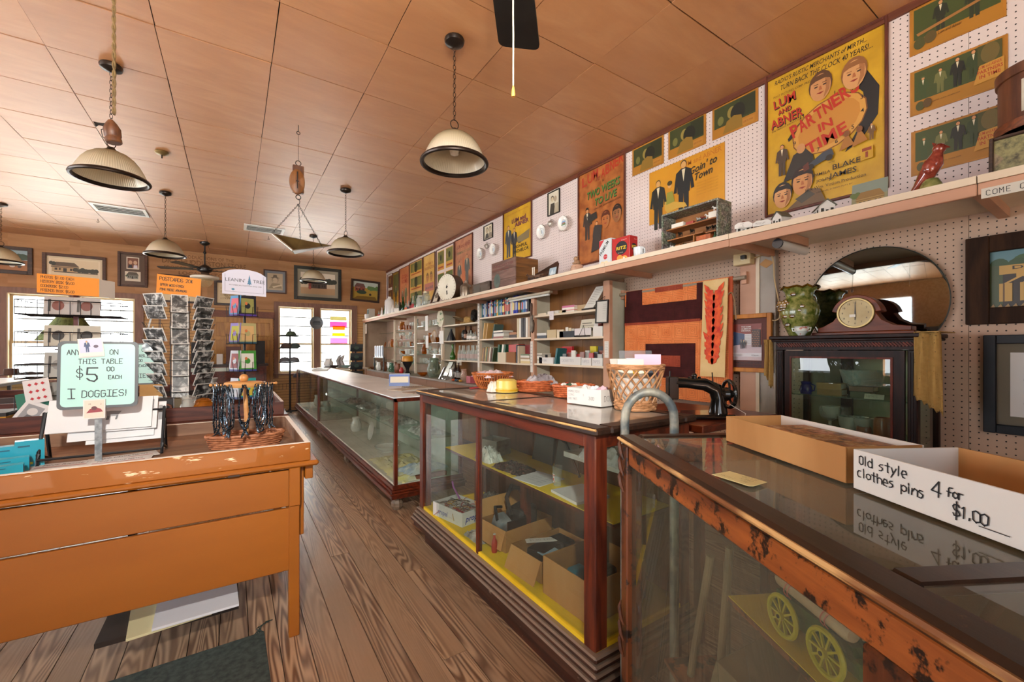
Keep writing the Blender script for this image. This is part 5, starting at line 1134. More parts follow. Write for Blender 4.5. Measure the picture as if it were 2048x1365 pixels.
# model buildings along the shelf
M_mw=flat('d4d2cc',.5);M_mroof=mott('model_roof','4a4a3c','6a6858',14,.6);M_mred=flat('6a3420',.5)
def model(label,u,X,wd,dp,h,rz,wall,roof,sign=None,porch=False):
    p=SU(u,X);t=thing('model_building',label,'model house',(p.x,p.y,ZS),rz,'model buildings on the top shelf')
    T=Matrix.Translation(p)@Matrix.Rotation(rz,4,'Z');g=GT(T);e=h*.62
    g.box(-wd/2,wd/2,-dp/2,dp/2,.004,e)
    g.add([(-wd/2,-dp/2,e),(wd/2,-dp/2,e),(0,-dp/2,h*.96),(-wd/2,dp/2,e),(wd/2,dp/2,e),(0,dp/2,h*.96)],[(0,1,2),(4,3,5)]);g.o('walls',wall,t)
    g=GT(T);o=wd*.09
    for sx in(-1,1): g.beam((sx*(wd/4+o/2),-dp/2-o,(e+h*.98)/2-.0),(sx*(wd/4+o/2),dp/2+o,(e+h*.98)/2),math.hypot(wd/2+o,h*.98-e)*1.06,.005,0,(sx*(h*.98-e),0,wd/2))
    g.o('roof',roof,t)
    g=GT(T);g.box(-wd*.62,wd*.62,-dp*.62,dp*.62,0,.005);g.o('base',mott('model_base','4a4a30','6a4a34',20,.8),t)
    g=GT(T)
    for k in(-.3,.3): g.box(wd*k-wd*.09,wd*k+wd*.09,-dp/2-.0015,-dp/2,e*.35,e*.75)
    g.box(-wd*.08,wd*.08,-dp/2-.0015,-dp/2,.005,e*.6)
    for k in(-.25,.2): g.box(-wd/2-.0015,-wd/2,dp*k-dp*.09,dp*k+dp*.09,e*.35,e*.75);
    g.o('openings',flat('2c2a1f',.6),t)
    if sign:
        T2=T@frame((-wd*.6,-dp/2-.02,e*.7),(1,0,0),(0,0,1));W=wd*1.2
        g=GT(T2);g.prism([(0,0),(W,0),(W,h*.28),(W*.8,h*.45),(W*.2,h*.45),(0,h*.28)],-.004,0);g.o('sign_board',M_mw,t)
        a=Art(T2,W,h*.45)
        for i,s_ in enumerate(sign): a.hw(s_,.5-.055*len(s_),.62-.30*i if len(sign)>1 else .30,.24 if len(sign)>1 else .34,'1d1a16')
        a.out('print',t)
    return t
model("model store front with white sign reading LUM N' ABNER",1488,2.82,.085,.075,.085,-1.15,M_mw,M_mred,['LUM','N','ABNER'])
model('model store with brown roof and sign reading MUSEUM',1527,2.86,.085,.10,.075,-1.25,flat('5a4030',.5),flat('6a5030',.6),['MUSEUM'])
model('grey roofed white model barn in front of the poster of the couple',1563,2.82,.065,.07,.095,-1.9,M_mw,M_mroof)
model('white model house with grey roof and green windows on the top shelf',1648,2.83,.075,.11,.092,-.95,M_mw,M_mroof)
T=frame((2.86,SU(1702,2.86).y,ZS),(0,-1,0),(.12,0,1));h_=.16;w_=SU(1702,2.86).y-SU(1774,2.86).y
t=thing('store_picture','unframed painting of a country store leaning at the foot of the largest poster','picture',(2.86,SU(1735,2.86).y,ZS));board(t,T,w_,h_,.006,flat('8a8464',.5));a=Art(T,w_,h_);a.r(0,0,1,1,'8c8a6a').r(0,.5,1,1,'7a8478').trees(0,.2,.6,.10,3,'5a6a3c').house(.15,.12,.75,.55,'a88a54','8a6a3c').p([(0,0),(1,0),(1,.12),(0,.16)],'6a6038');a.out('print',t)
# bird figurine
p=SU(1862,2.84);t=thing('bird_figurine','red glazed pottery bird figurine perched on a green stump','figurine',p);M_bird=mott('red_bird_glaze','5a1a14','a04a38',24,.12,coat=.6);M_stump=mott('green_stump_glaze','4a5a24','b0a86a',14,.15,coat=.6)
g=G();g.lathe([(.045,0),(.05,.015),(.04,.05),(.028,.075),(0,.08)],14,p);g.ball(p+Vector((-.03,.01,.035)),.016,7);g.o('stump',M_stump,t,True)
g=G();g.tube([p+Vector((0,.085,.01)),p+Vector((0,.05,.055)),p+Vector((-.004,.015,.10)),p+Vector((-.006,-.012,.15)),p+Vector((-.006,-.022,.185)),p+Vector((-.006,-.026,.20))],[.006,.016,.034,.037,.024,.02],10);g.ball(p+Vector((-.006,-.03,.212)),.026,10);g.tube([p+Vector((-.006,-.05,.214)),p+Vector((-.006,-.068,.205))],[.009,.001],6);g.tube([p+Vector((-.006,-.022,.225)),p+Vector((-.006,-.006,.25))],[.012,.002],6);g.ball(p+Vector((-.035,.0,.13)),.026,8,0,(.5,1,1.5));g.o('bird_body',M_bird,t,True)
# wooden keg-like box and the framed print under it
y0=SU(1978,2.9).y;y1=y0-.34
t=thing('framed_print','dark framed print standing under the round wooden box','picture',(2.9,(y0+y1)/2,ZS));T=frame((2.86,y0,ZS+.012),(0,-1,0),(.05,0,1));rails(t,T@Matrix.Translation((.02,.012,0)),.28,.16,.014,.016,wood('near_dark_frame','2c1c12','4a3020','y',.5),back=.01);board(t,T@Matrix.Translation((.02,.012,.003)),.28,.16,.006,photo_mat('tree_print',7,'4a4438','8a7c5c','a89a74'),'picture')
zk=ZS+.215;kc=Vector((2.99,y0-.165,zk))
t=thing('cheese_box','round brown wooden box with a pale label, cut by the right picture edge','box',kc);M_keg=wood('keg_wood','4a2818','7a4828','z',.5,6,5)
g=G();g.lathe([(.155,0),(.158,.01),(.158,.045),(.150,.047),(.150,.235),(.158,.237),(.160,.28),(.150,.285),(0,.285)],40,kc);g.o('box_body',M_keg,t,True)
g=G();g.lathe([(.1595,0),(.162,.005),(.162,.04),(.1595,.042)],40,kc);g.o('lower_hoop',wood('hoop','5a2c14','8a4a22','x',.45),t,True)
g=G();a0,a1=PI*.86,PI*1.28
V=[];F=[];n=14
for i in range(n+1):
    a_=a0+(a1-a0)*i/n
    for zz in(.065,.205):V.append((kc.x+.1512*math.cos(a_),kc.y+.1512*math.sin(a_),kc.z+zz))
for i in range(n):F.append((2*i,2*i+2,2*i+3,2*i+1))
g.add(V,F);g.o('paper_label',mott('old_label_paper','a8a08c','c8c2b0',6,.6),t)
an=PI*1.02;T=frame((kc.x+.1525*math.cos(an),kc.y+.1525*math.sin(an),kc.z),(math.sin(an),-math.cos(an),0),(0,0,1));a=Art(T,.16,.28);a.t('The',-.28,.42,.10,'3a342a',.22,0,.3).t('F',.20,.34,.34,'5a4438',.30,.02,.3).p([(-.2,.66),(.35,.64),(.2,.72),(.0,.74),(-.1,.70)],'5a544a');a.out('label_print',t)
# hanging paper sign on the fascia
A=wX(1962,378,2.69);B_=wX(1962,398,2.69);hh=A.z-B_.z;T=frame((2.6935,A.y,B_.z),(0,-1,0),(0,0,1));t=thing('shelf_sign','white paper strip on the shelf edge reading COME ON IN','sign',(2.693,A.y-.1,B_.z));board(t,T,.30,hh,.0012,flat('bdb8ac',.7),'paper');a=Art(T,.30,hh);a.hw('COME ON IN',.05,.24,.50,'1d1b19',.05,6.4);a.out('print',t)
# ---------------------------------------------------------------- contents of the shelf bays
ORD=['first','second','third','fourth','fifth','sixth','seventh','eighth','ninth','tenth','eleventh','twelfth','thirteenth','fourteenth','fifteenth','sixteenth','seventeenth','eighteenth','nineteenth','twentieth']+['twenty-'+x for x in ('first','second','third','fourth','fifth','sixth','seventh','eighth','ninth')]+['thirtieth']+['thirty-'+x for x in ('first','second','third','fourth','fifth','sixth','seventh','eighth','ninth')]
M_page=flat('d8d2c2',.8)
def book(label,x,yl,z,th,h,dep,col,lean=0,flatlie=False,group=None,stripe=None,tall=0):
    # upright: spine faces -x, left side at yl, thickness along -y ; lean in radians towards -y
    g=G()
    if flatlie: T=Matrix.Translation((x,yl,z));g.T=T;g.box(0,dep,-h,0,0,.003,0);g.box(0,dep,-h,0,th-.003,th,0);g.box(0,.003,-h,0,.003,th-.003,0);g.box(.003,dep-.006,-h+.005,-.005,.003,th-.003,1)
    else:
        g.T=Matrix.Translation((x,yl,z))@Matrix.Rotation(lean,4,'X');g.box(0,dep,-.003,0,0,h,0);g.box(0,dep,-th,-th+.003,0,h,0);g.box(0,.003,-th+.003,-.003,0,h,0);g.box(.003,dep-.006,-th+.003,-.003,.004,h-.005,1)
        if stripe:
            g.box(-.0006,0,-th+.0015,-.0015,h*.2,h*.62,2);g.box(-.0006,0,-th+.0015,-.0015,h*.78,h*.86,2)
    mats=[flat(col,.45),M_page]+([flat(stripe,.5)] if stripe else [])
    o=g.o('book',mats,None,origin=(x,yl,z));return tag(o,label,'book',group)
X_=3.05
cols=[('2a5a8a','blue'),('1c2c50','navy'),('2a6a7a','teal'),('14202c','black'),('8a2a30','red'),('c8c4bc','white'),('1a6a6c','teal'),('3a6ab0','blue'),('14242c','black'),('6a2430','red')]
ya=wX(962,V0,X_).y;yb=wX(1057,V0,X_).y;y=ya;rb=random.Random(5);n=0
seq=['teal','black','blue','white','blue','navy','red','white','blue','red','black','blue','teal','black','yellow','teal','teal','blue','black','red','red','teal','white','teal','red','white','cream','bright blue','bright blue','bright blue','black','brown','black','teal','blue','blue','purple','black']
cc={'teal':'1f6a72','black':'171a20','blue':'2f5f9a','white':'c4c2bc','navy':'1a2850','red':'8a2c30','yellow':'c8982c','cream':'cdbd94','bright blue':'1f2fa0','brown':'5a3a24','purple':'3a2a5a'}
th=(ya-yb)/len(seq)
tot={}
for i,c in enumerate(seq):
    tot[c]=tot.get(c,0)+1
    t_=th*rb.uniform(.92,.99);h=rb.uniform(.195,.235) if c!='bright blue' else .235
    book(f'{c} book, {ORD[i]} from the left in the long upper row of books',X_+rb.uniform(0,.015),ya-th*i,1.81,t_,h,.15,cc[c],lean=0,group='books in the upper row',stripe=rb.choice(['c8c0b0','8aa0c0','c05a4a','d8c070',None]))
# middle shelf of the book bay
def yy(u,X=X_): return wX(u,V0,X).y
book('cream book leaning at the left of the middle book shelf',X_,yy(965),1.497,.022,.24,.16,'c9a468',.22);book('tan book leaning second on the middle book shelf',X_,yy(971),1.497,.02,.235,.16,'b58c50',.24);book('green covered book lying open behind the stack of white books',X_+.06,yy(976),1.497,.03,.22,.15,'4a5f58',.3)
z=1.497
for i,(c,h,th_,lb) in enumerate((('8a5048',.26,.028,'brown red book at the bottom of the middle stack of books'),('c8c4ba',.27,.042,'thick white book in the middle stack of books'),('2c2a30',.25,.014,'thin dark book near the top of the middle stack'),('d0cabc',.24,.024,'pale book on top of the middle stack of books'))):
    book(lb,X_+.0,yy(986+i%2),z,th_,h,.18,c,0,True);z+=th_
book('orange brown book lying right of the middle stack',X_+.02,yy(1016),1.54,.03,.17,.16,'a0683c',0,True);book('dark book lying under the orange brown one',X_+.02,yy(1016),1.497,.043,.17,.16,'3a2c28',0,True)
for i,(c,lb) in enumerate((('c8b894','cream tall book first of the upright row at the right of the middle shelf'),('d2ccc0','white tall book second of the upright row'),('1d1e22','black tall book third of the upright row'),('23242a','black tall book fourth of the upright row'),('d0cabe','white tall book fifth of the upright row'),('a88c74','tan tall book last of the upright row'))):
    book(lb,X_,yy(1034)-.048*i,1.497,.04,.245,.17,c)
# lower shelf of the book bay
for i,(c,l,lb) in enumerate((('b0885c',.18,'tan'),('6a4a34',.17,'dark brown'),('a8935a',.2,'olive tan'),('4a5c3c',.2,'dark green'),('8a6244',.17,'light brown'),('d0c4ac',.2,'cream'),('5a3428',.22,'maroon'),('3e4a30',.24,'mossy green'))):
    book(f'{lb} thin book leaning among the row at the left of the lower book shelf',X_,yy(963)-.040*i,1.17,.028,.20+.008*(i%3),.16,c,l)
for i,(u,c,lb) in enumerate(((989,'1f4a34','left tall green book leaning beside the red box'),(997,'d0ccc0','white book leaning between two green books'),(1001,'204a36','right tall green book leaning beside the red box'))): book(lb,X_+.03,yy(u),1.17,.04,.25,.15,c,.2)
p0,p1=yy(1011),yy(1031);g=G();g.box(X_+.05,X_+.15,p1,p0,1.17,1.41);tag(g.o('book_box',flat('a81f1c',.4)),'bright red boxed book behind the brown paper bag','box')
g=G();g.box(X_,X_+.045,p1+.01,p0-.02,1.17,1.31);tag(g.o('card_box',flat('8a5a30',.7)),'brown cardboard box in front of the red boxed book','box')
g=G();g.box(X_-.005,X_+.03,p0-.01,yy(996),1.17,1.305);tag(g.o('paper_bag',flat('c8baa0',.7)),'cream paper bag left of the brown cardboard box on the book shelf','bag')
book('dark blue book standing right of the red boxed book',X_,yy(1032),1.17,.02,.23,.16,'2a3444');book('cream book standing right of the dark blue book',X_,yy(1035),1.17,.02,.22,.16,'c8b89a')
book('big dark red book standing behind the low stack of books',X_+.09,yy(1039),1.17,.24,.235,.03,'7a1c20')
z=1.17
for i,(c,h_,lb) in enumerate((('c8b07a',.03,'bottom gold'),('d4cab4',.022,'cream'),('8a6a44',.02,'brown'),('c9c2b4',.025,'pale grey'),('5a6a4a',.02,'green'))): book(f'{lb} book in the stack beside the post on the lower book shelf',X_,yy(1041),z,h_,.21-.008*i,.085,c,0,True);z+=h_
# bay right of the post
zt=1.75
book('pale papers stack at the left of the top paper shelf',X_,yy(1076),zt,.022,.16,.2,'c8b89c',0,True);book('white folded papers in the middle of the top paper shelf',X_,yy(1095),zt,.034,.20,.2,'cfc8ba',0,True);book('cream pad right of the folded papers on the top shelf',X_,yy(1119),zt,.03,.11,.2,'bda67c',0,True)
z=zt
for c,h_,lb in (('cfc4b4',.02,'white pad under the pink papers'),('b8423c',.006,'red edged pad under the pink papers'),('d8d0c4',.026,'white pad stack under the pink papers'),('c06a8a',.022,'pink papers on top of the pad stack')): book(lb,X_,yy(1124),z,h_,.20,.2,c,0,True);z+=h_
book('brown paper stack right of the pink papers',X_+.05,yy(1145),zt,.07,.16,.16,'b59a74',0,True)
p=Vector((3.09,yy(1170,3.09),zt));T=frame((3.07,p.y,zt+.02),(.06,-1,0),(.38,-.42,1));t=thing('framed_notice','white notice sheet leaning on a small dark easel on the top paper shelf','notice',p);board(t,T,.13,.26,.006,flat('cfcac0',.6),'sheet');a=Art(T,.13,.26)
for k in range(9):a.r(.15,.85-.08*k,.8,.87-.08*k,'8a847a')
a.out('print',t);g=G();g.box(3.05,3.2,p.y-.18,p.y+.01,zt,zt+.02);g.o('easel',M_iron,t)
t=thing('tube_light','pale fluorescent tube light fixed under the shelf above the book bay','light',(3.0,4.2,2.0));g=G();g.box(2.98,3.03,3.75,4.62,1.985,2.012);g.o('housing',M_shw,t,bevel=.004);g=G();g.cyl((3.0,3.78,1.972),(3.0,4.6,1.972),.014);g.o('tube',flat('d8d6cc',.3),t,True)
zm=1.475
def bx(label,u0,u1,h,dep,col,X=X_,z=zm,top=None,cat='box',name='small_box'):
    g=G();y0,y1=yy(u0,X),yy(u1,X);g.box(X,X+dep,y1,y0,z,z+h);
    if top:g.box(X-.002,X+dep+.002,y1-.002,y0+.002,z+h*.55,z+h+.002,1)
    return tag(g.o(name,[flat(col,.5)]+([flat(top,.6)] if top else [])),label,cat)
bx('grey box with white lid at the left of the middle paper shelf',1074,1092,.062,.10,'4a5058',top='d0cec6');bx('tan photo box with picture front on the middle paper shelf',1094,1112,.095,.09,'b8a47c')
bx('cream card with colour picture beside the blue black box',1114,1126,.09,.02,'c8b89c');bx('blue black file box holding papers on the middle paper shelf',1119,1148,.07,.11,'22262c')
for i,u in enumerate((1131,1137,1143)): bx(('white','cream','grey')[i]+' card standing in the blue black file box',u,u+5,.115-.01*i,.004,('d8d4c8','c8ba98','b0aca0')[i],X_+.03,zm,None,'card','card')
g=G();y0=yy(1147);g.T=frame((X_+.06,y0,zm),(0,-1,0),(.3,0,1));g.box(0,.245,0,.20,-.006,0);o=tag(g.o('certificate',flat('c9c2ae',.6)),'cream certificate with picture standing behind a white card on the middle paper shelf','certificate')
a=Art(g.T,.245,.20);a.r(.1,.75,.7,.8,'6a6458').r(.1,.62,.9,.66,'8a8478').trees(.05,.95,.42,.09,6,'4a4c40');a.out('print',o)
g=G();g.box(X_,X_+.004,yy(1182),yy(1149),zm+.018,zm+.09);tag(g.o('price_card',flat('cdc6c4',.6)),'white price card resting in a wire easel before the certificate','card')
g=G();yc=yy(1168);g.tube([(X_-.03,yc+.05,zm),(X_-.005,yc,zm+.12),(X_-.03,yc-.05,zm)],.003,5);g.box(X_-.035,X_,yc-.09,yc+.09,zm,zm+.012);tag(g.o('wire_easel',M_iron),'small black wire easel on the middle paper shelf','easel')
bx('white card box at the right end of the middle paper shelf',1186,1205,.10,.10,'cdc9c2');bx('white paper standing out of the right card box',1188,1196,.14,.004,'d8d6d0',X_+.05,zm,None,'paper','paper_sheet');bx('dark red book standing behind the right white card box',1186,1203,.165,.03,'8a3a2c',X_+.11,zm,None,'book','book')
zl=1.178;z=zl
for c,h_,lb in (('c8c4b8',.03,'bottom white'),('b0a890',.025,'tan'),('d0ccc0',.03,'thick white'),('8a8478',.02,'grey'),('c8c0ae',.015,'top cream')): book(f'{lb} book in the stack right of the middle post',X_,yy(1074),z,h_,.10,.14,c,0,True);z+=h_
def openbox(label,u0,u1,h,dep,X=X_,z=zl,col='cfcdc8',text=None,name='card_box'):
    y0,y1=yy(u0,X),yy(u1,X);m=flat(col,.6);t=thing(name,label,'box',(X,(y0+y1)/2,z))
    g=G();g.box(X,X+.004,y1,y0,z,z+h);g.o('front',m,t);g=G();g.box(X+.004,X+dep,y0-.004,y0,z,z+h);g.box(X+.004,X+dep,y1,y1+.004,z,z+h);g.box(X+dep-.004,X+dep,y1+.004,y0-.004,z,z+h);g.box(X+.004,X+dep-.004,y1+.004,y0-.004,z,z+.004);g.o('tray',m,t)
    if text: a=Art(frame((X-.0005,y0,z),(0,-1,0),(0,0,1)),y0-y1,h);text(a);a.out('print',t)
    return t
openbox('small white lettered box beside the leaning teal book',1078,1106,.072,.12,text=lambda a:a.hw('BUTTONS',.12,.35,.32,'4a4a6a'))
bx('little white lidded jar standing in the small lettered box',1087,1091,.10,.03,'d8d6d0',X_+.05,zl,'2a2a2a','jar','small_jar')
book('teal book leaning left of the cassette boxes',X_,yy(1108),zl,.03,.185,.14,'1f5a5c',.22)
openbox('long white lettered box of cassettes in the lower paper shelf',1120,1161,.085,.13,text=lambda a:a.hw('CASSETTES',.10,.35,.34,'4a4a6a'))
openbox('short white lettered box of cassettes second from the right post',1163,1182,.078,.13,text=lambda a:a.hw('TAPES',.10,.35,.34,'4a4a6a'));openbox('white lettered box of cassettes nearest the right post',1184,1205,.078,.13,text=lambda a:a.hw('TAPES',.10,.35,.34,'4a4a6a'))
for i in range(14):
    u=1122+5.8*i;c=[('3a3c40','dark'),('7a4a40','brown'),('a0a09a','grey'),('c8c4ba','white'),('a02c2c','red')][i%5];y=yy(u)
    g=G();g.box(X_+.02+.03*(i%3),X_+.036+.03*(i%3),y-.065,y-.004,zl+.006,zl+.118+.012*(i%4));tag(g.o('cassette_case',flat(c[0],.3)),f'{c[1]} cassette case, {ORD[i]} from the left in the white boxes','cassette','cassettes in the white boxes')
for u,c,lb in ((1124,'a8262a','red tin box standing above the cassette boxes'),(1180,'c8b820','yellow box standing above the right cassette box'),(1196,'2a2c30','black box standing beside the yellow box')): bx(lb,u,u+(20 if u==1124 else 12),.20,.03,c,X_+.135,zl)
# paper tags, hanging framed notice, shoe last
def tagp(label,uc,v0,v1,wd,X,col='d2ccc2',lines=6,name='paper_notice'):
    A=wX(uc,v0,X);B=wX(uc,v1,X);T=frame((X,A.y+wd/2,B.z),(0,-1,0),(0,0,1));h=A.z-B.z;t=thing(name,label,'notice',(X,A.y,B.z));board(t,T,wd,h,.001,flat(col,.7),'sheet');a=Art(T,wd,h)
    for k in range(lines): a.r(.14,.9-.8*k/lines,.86-.1*(k%3),.915-.8*k/lines,'8a8480')
    a.out('print',t);return t
tagp('long white paper strip with print on the left post of the book bay',957,598,735,.05,3.026,lines=14);tagp('white paper strip pinned low on the middle post',1063,683,745,.05,3.026,lines=8);tagp('narrow white notice on the pink post left of the quilt',1213,683,716,.055,3.026,lines=8)
tagp('small white paper hanging from the edge of the top paper shelf',1103,623,640,.075,3.03,'d0c8c8',4);tagp('white sheet on the post between the glassware bays, upper',853,632,662,.13,3.02,'e6e2dc',0);tagp('white sheet on the post between the glassware bays, lower',854,672,696,.13,3.02,'e6e2dc',0)
tagp('white crumpled paper bag hung on the post left of the dark shelves',883,662,688,.17,3.02,'dedbd4',0);tagp('white card taped under the row of clear bottles',918,721,731,.17,3.03,'d2cabc',2);tagp('white price paper on the far end post of the shelving',732,649,668,.10,2.699,'d8d2c8',3)
A=wX(1190,601,2.97);t=thing('framed_notice','black framed glass notice hanging from the pink post left of the quilt','notice',A);B=wX(1231,650,2.94)
T=frame((2.99,A.y,A.z-.215),(-.13,-1,-.03),(.02,-.03,1));rails(t,T,.165,.20,.012,.012,flat('17130f',.4),back=.008);board(t,T,.165,.20,.004,flat('c4c2b8',.15,0,.6),'sheet');a=Art(T,.165,.2)
for k in range(5):a.t(('THE','STORE','OPEN','DAILY','')[k] or '-',.72,.82-.1*k,.05,'8a8478',.34)
for k in range(5):a.r(.55,.4-.06*k,.9,.41-.06*k,'9a948a')
a.out('print',t);g=G();g.tube([(2.985,A.y-.05,A.z-.0),(3.02,A.y-.085,A.z+.035),(2.98,A.y-.12,A.z-.004)],.002,5);g.o('hanging_wire',M_iron,t)
p=wX(1064,640,3.0);t=thing('shoe_last','wooden shoe stretcher with an old sole hanging on the middle post','shoe last',p);T=frame(p,(.1,-1,0),(0,0,1));g=GT(T);g.prism([(-.02,-.13),(.0,-.15),(.022,-.13),(.03,-.06),(.018,.0),(.022,.05),(.0,.07),(-.018,.05),(-.014,0),(-.026,-.06)],0,.016);g.o('sole',mott('grey_sole','5a5248','8a8274',12,.7),t)
g=GT(T);g.prism([(-.012,.04),(.012,.04),(.014,.18),(.008,.2),(-.008,.2),(-.014,.18)],.002,.02);g.prism([(-.025,-.13),(0,-.16),(.027,-.13),(.035,-.05),(.02,0),(-.02,0),(-.032,-.06)],-.012,-.001);g.o('last',wood('last_wood','3a2012','5c3822','z',.5),t)
# dark bay: old tools and bottles
p=Vector((3.14,yy(905),1.757));g=G();g.T=Matrix.Translation(p+Vector((0,0,.02)))@Matrix.Rotation(1.2,4,'Z')@Matrix.Rotation(.35,4,'X')
g.tube([(.22*math.cos(a*PI/10),.11*math.sin(a*PI/10),.09) for a in range(20)],.008,6,0,True)
for k in range(7): g.beam((-.18+.06*k,-.09,.09),(-.18+.06*k,.09,.09),.006)
g.beam((.2,0,.09),(.5,0,.05),.02);tag(g.o('snowshoe',wood('snowshoe_wood','6a5230','94744a','x',.6)),'old woven snowshoe lying on the top of the dark bay','snowshoe')
p=Vector((3.14,yy(928),1.757));g=G();g.lathe([(.14,0),(.15,.012),(.09,.022),(.085,.09),(.06,.11),(0,.115)],18,p);tag(g.o('straw_hat',mott('tan_straw','a07c40','c09c5c',30,.8),None,True),'tan hat lying on the top of the dark bay','hat')
p=Vector((3.12,yy(943),1.757));g=G();g.tube([p+Vector((0,.07,.06)),p+Vector((0,0,.13)),p+Vector((0,-.07,.10))],[.05,.085,.06],8);tag(g.o('black_kettle',flat('14120f',.4),None,True),'lumpy black object beside the first post on the dark bay','kettle')
p=Vector((3.1,yy(897),1.492));g=G();g.lathe([(.085,0),(.085,.01),(.02,.17),(.02,.2),(.026,.2),(.0,.205)],12,p);tag(g.o('ink_bottle',flat('182028',.2,0,.4),None,True),'dark blue conical bottle at the left of the middle dark shelf','bottle')
p=Vector((3.2,yy(914),1.492));g=G();g.T=frame(p+Vector((0,0,.09)),(0,-1,0),(0,0,1));g.lathe([(.0,0),(.085,0),(.09,.03),(.05,.05),(0,.05)],16);tag(g.o('car_lamp',flat('1a1c1c',.3,.3),None,True),'round dark lamp with shiny face behind the brown bottles','lamp')
for i,u in enumerate((926,931.5,936.5)): bottle_thing('brown_bottle',f'tall brown glass bottle, {ORD[i]} from the left in the dark bay','bottle',Vector((3.1+.03*(i%2),yy(u),1.492)),.225,.031,M_gbrn,.4,'9a7058' if i==0 else None,'brown bottles in the dark bay')
for i,(u,h) in enumerate(((935.5,.15),(940.5,.145),(945.5,.11),(949.5,.12))): bottle_thing('clear_bottle',f'small clear bottle, {ORD[i]} from the left before the brown bottles','bottle',Vector((3.06,yy(u),1.492)),h,.027,M_gclr,.3,'d8d4cc',"clear bottles before the brown ones")
p=Vector((3.09,yy(901),1.172));g=G();g.lathe([(.035,0),(.045,.02),(.05,.06),(.035,.10),(.018,.14),(.017,.24),(.022,.26),(.016,.26)],16,p);tag(g.o('green_vase',flat('2f5a1c',.25,0,.3),None,True),'slim green vase left of the row of clear bottles','vase')
p=Vector((3.17,yy(911),1.172));bottle_thing('bottle','dark green bottle behind the row of clear bottles','bottle',p,.2,.03,M_gdk)
for i in range(8): bottle_thing('clear_bottle',f'clear soda bottle with white label, {ORD[i]} from the left in the row of eight','bottle',Vector((3.075+.012*(i%2),yy(916.5+4.7*i),1.172)),.235,.034,M_gclr,.42,'a8948c','row of clear soda bottles')
# glassware
M_gamb=glass('amber_glass','d8923a',.02,1,.6,'c87a24');M_gmilk=flat('d6d6cf',.2,0,.3);M_gpink=glass('pinkish_glass','e8cfc0',.02,1,.5,'e0c8b4');M_gc2=glass('cut_glass','f2f5f2',.05,1,.5,'eceee8')
def ware(kind,p,k,m):
    g=G()
    if kind=='goblet': g.lathe([(.03*k,0),(.03*k,.004),(.006*k,.012),(.006*k,.06),(.03*k,.085),(.036*k,.12),(.034*k,.15),(.031*k,.15),(.03*k,.10),(0,.075)],12,p)
    elif kind=='tumbler': g.lathe([(.026*k,0),(.034*k,.10),(.031*k,.10),(.024*k,.01),(0,.01)],12,p)
    elif kind=='pitcher':
        g.lathe([(.045*k,0),(.06*k,.04),(.062*k,.09),(.04*k,.15),(.046*k,.19),(.042*k,.19),(.036*k,.15),(.055*k,.09),(0,.02)],14,p);P=Vector(p);g.tube([P+Vector((0,-.042*k,.17)),P+Vector((0,-.085*k,.15)),P+Vector((0,-.085*k,.08)),P+Vector((0,-.058*k,.05))],.006*k,6)
    elif kind=='bowl': g.lathe([(.035*k,0),(.035*k,.008),(.07*k,.04),(.085*k,.065),(.08*k,.065),(.06*k,.036),(0,.014)],16,p)
    elif kind=='vase': g.lathe([(.03*k,0),(.045*k,.05),(.04*k,.10),(.022*k,.15),(.034*k,.20),(.03*k,.20),(.018*k,.15),(0,.1)],14,p)
    elif kind=='lamp_base': g.lathe([(.05*k,0),(.055*k,.01),(.02*k,.05),(.045*k,.10),(.05*k,.13),(.02*k,.17),(.02*k,.19),(.035*k,.2),(.045*k,.28),(.025*k,.38),(.022*k,.38)],14,p)
    elif kind=='plate':
        g.T=frame(Vector(p)+Vector((.02,0,.075*k)),(0,-1,0),(.2,0,1));g.lathe([(0,0),(.045*k,0),(.075*k,.008),(.075*k,.011),(.045*k,.004),(0,.004)],20)
    return g
rg=random.Random(11)
kinds=['goblet','tumbler','vase','bowl','pitcher','goblet','tumbler','plate']
mm=[('clear',M_gc2),('white',M_gmilk),('amber',M_gamb),('clear',M_gc2),('pink tinted',M_gpink),('clear',M_gc2)]
SHN={0:'top',1:'second',2:'third',3:'fourth',4:'lowest'}
cnt=0
for bi,(a,b,zs,nm) in enumerate(((6.83,8.15,(1.80,1.47,1.26,1.08),'near'),(8.15,9.445,(1.77,1.56,1.41,1.25,1.07),'middle'),(9.445,10.6,(1.40,),'far'))):
    for si,z in enumerate(zs):
        n=8 if bi<2 else 4
        for i in range(n):
            y=b-.1-(b-a-.2)*(i+.5)/n;kd=rg.choice(kinds);cn,m_=rg.choice(mm);k=rg.uniform(.85,1.15)
            if bi==0 and si==0: kd,cn,m_=('tumbler','clear',M_gc2) if i>3 else ('lamp_base','clear',M_gc2)
            if bi==1 and si==0 and i in(1,2,3): cn,m_=('amber',M_gamb)
            zn=[q for q in zs if q>z];gap=(min(zn)-z if zn else .25)-.012
            kh={'goblet':.15,'tumbler':.10,'pitcher':.19,'bowl':.065,'vase':.2,'lamp_base':.38,'plate':.15}[kd]
            if kh>gap: kd='tumbler';
            if kd=='lamp_base' and gap<.39: kd='goblet'
            g=ware(kd,(3.10+rg.uniform(0,.05),y,z),k,m_);o=g.o(kd if kd!='lamp_base' else 'oil_lamp',m_,None,True)
            tag(o,f'{cn} glass {kd.replace("_"," ")}, {ORD[i]} from the left, {SHN[si]} shelf of the {nm} bay',{'lamp_base':'lamp'}.get(kd,kd if kd in('plate','bowl','vase','pitcher') else 'glass'),'glassware on the glass shelves')
p=Vector((3.06,yy(863),1.47));g=G();g.T=frame(p+Vector((.03,0,.12)),(0,-1,0),(.15,0,1));g.lathe([(0,-.004),(.11,-.004),(.12,.004),(.1,.006),(0,.0)],24);tag(g.o('wooden_plate',wood('plate_wood','7a5428','a8804c','z',.5)),'round brown wooden plate standing over the clear glasses','plate')
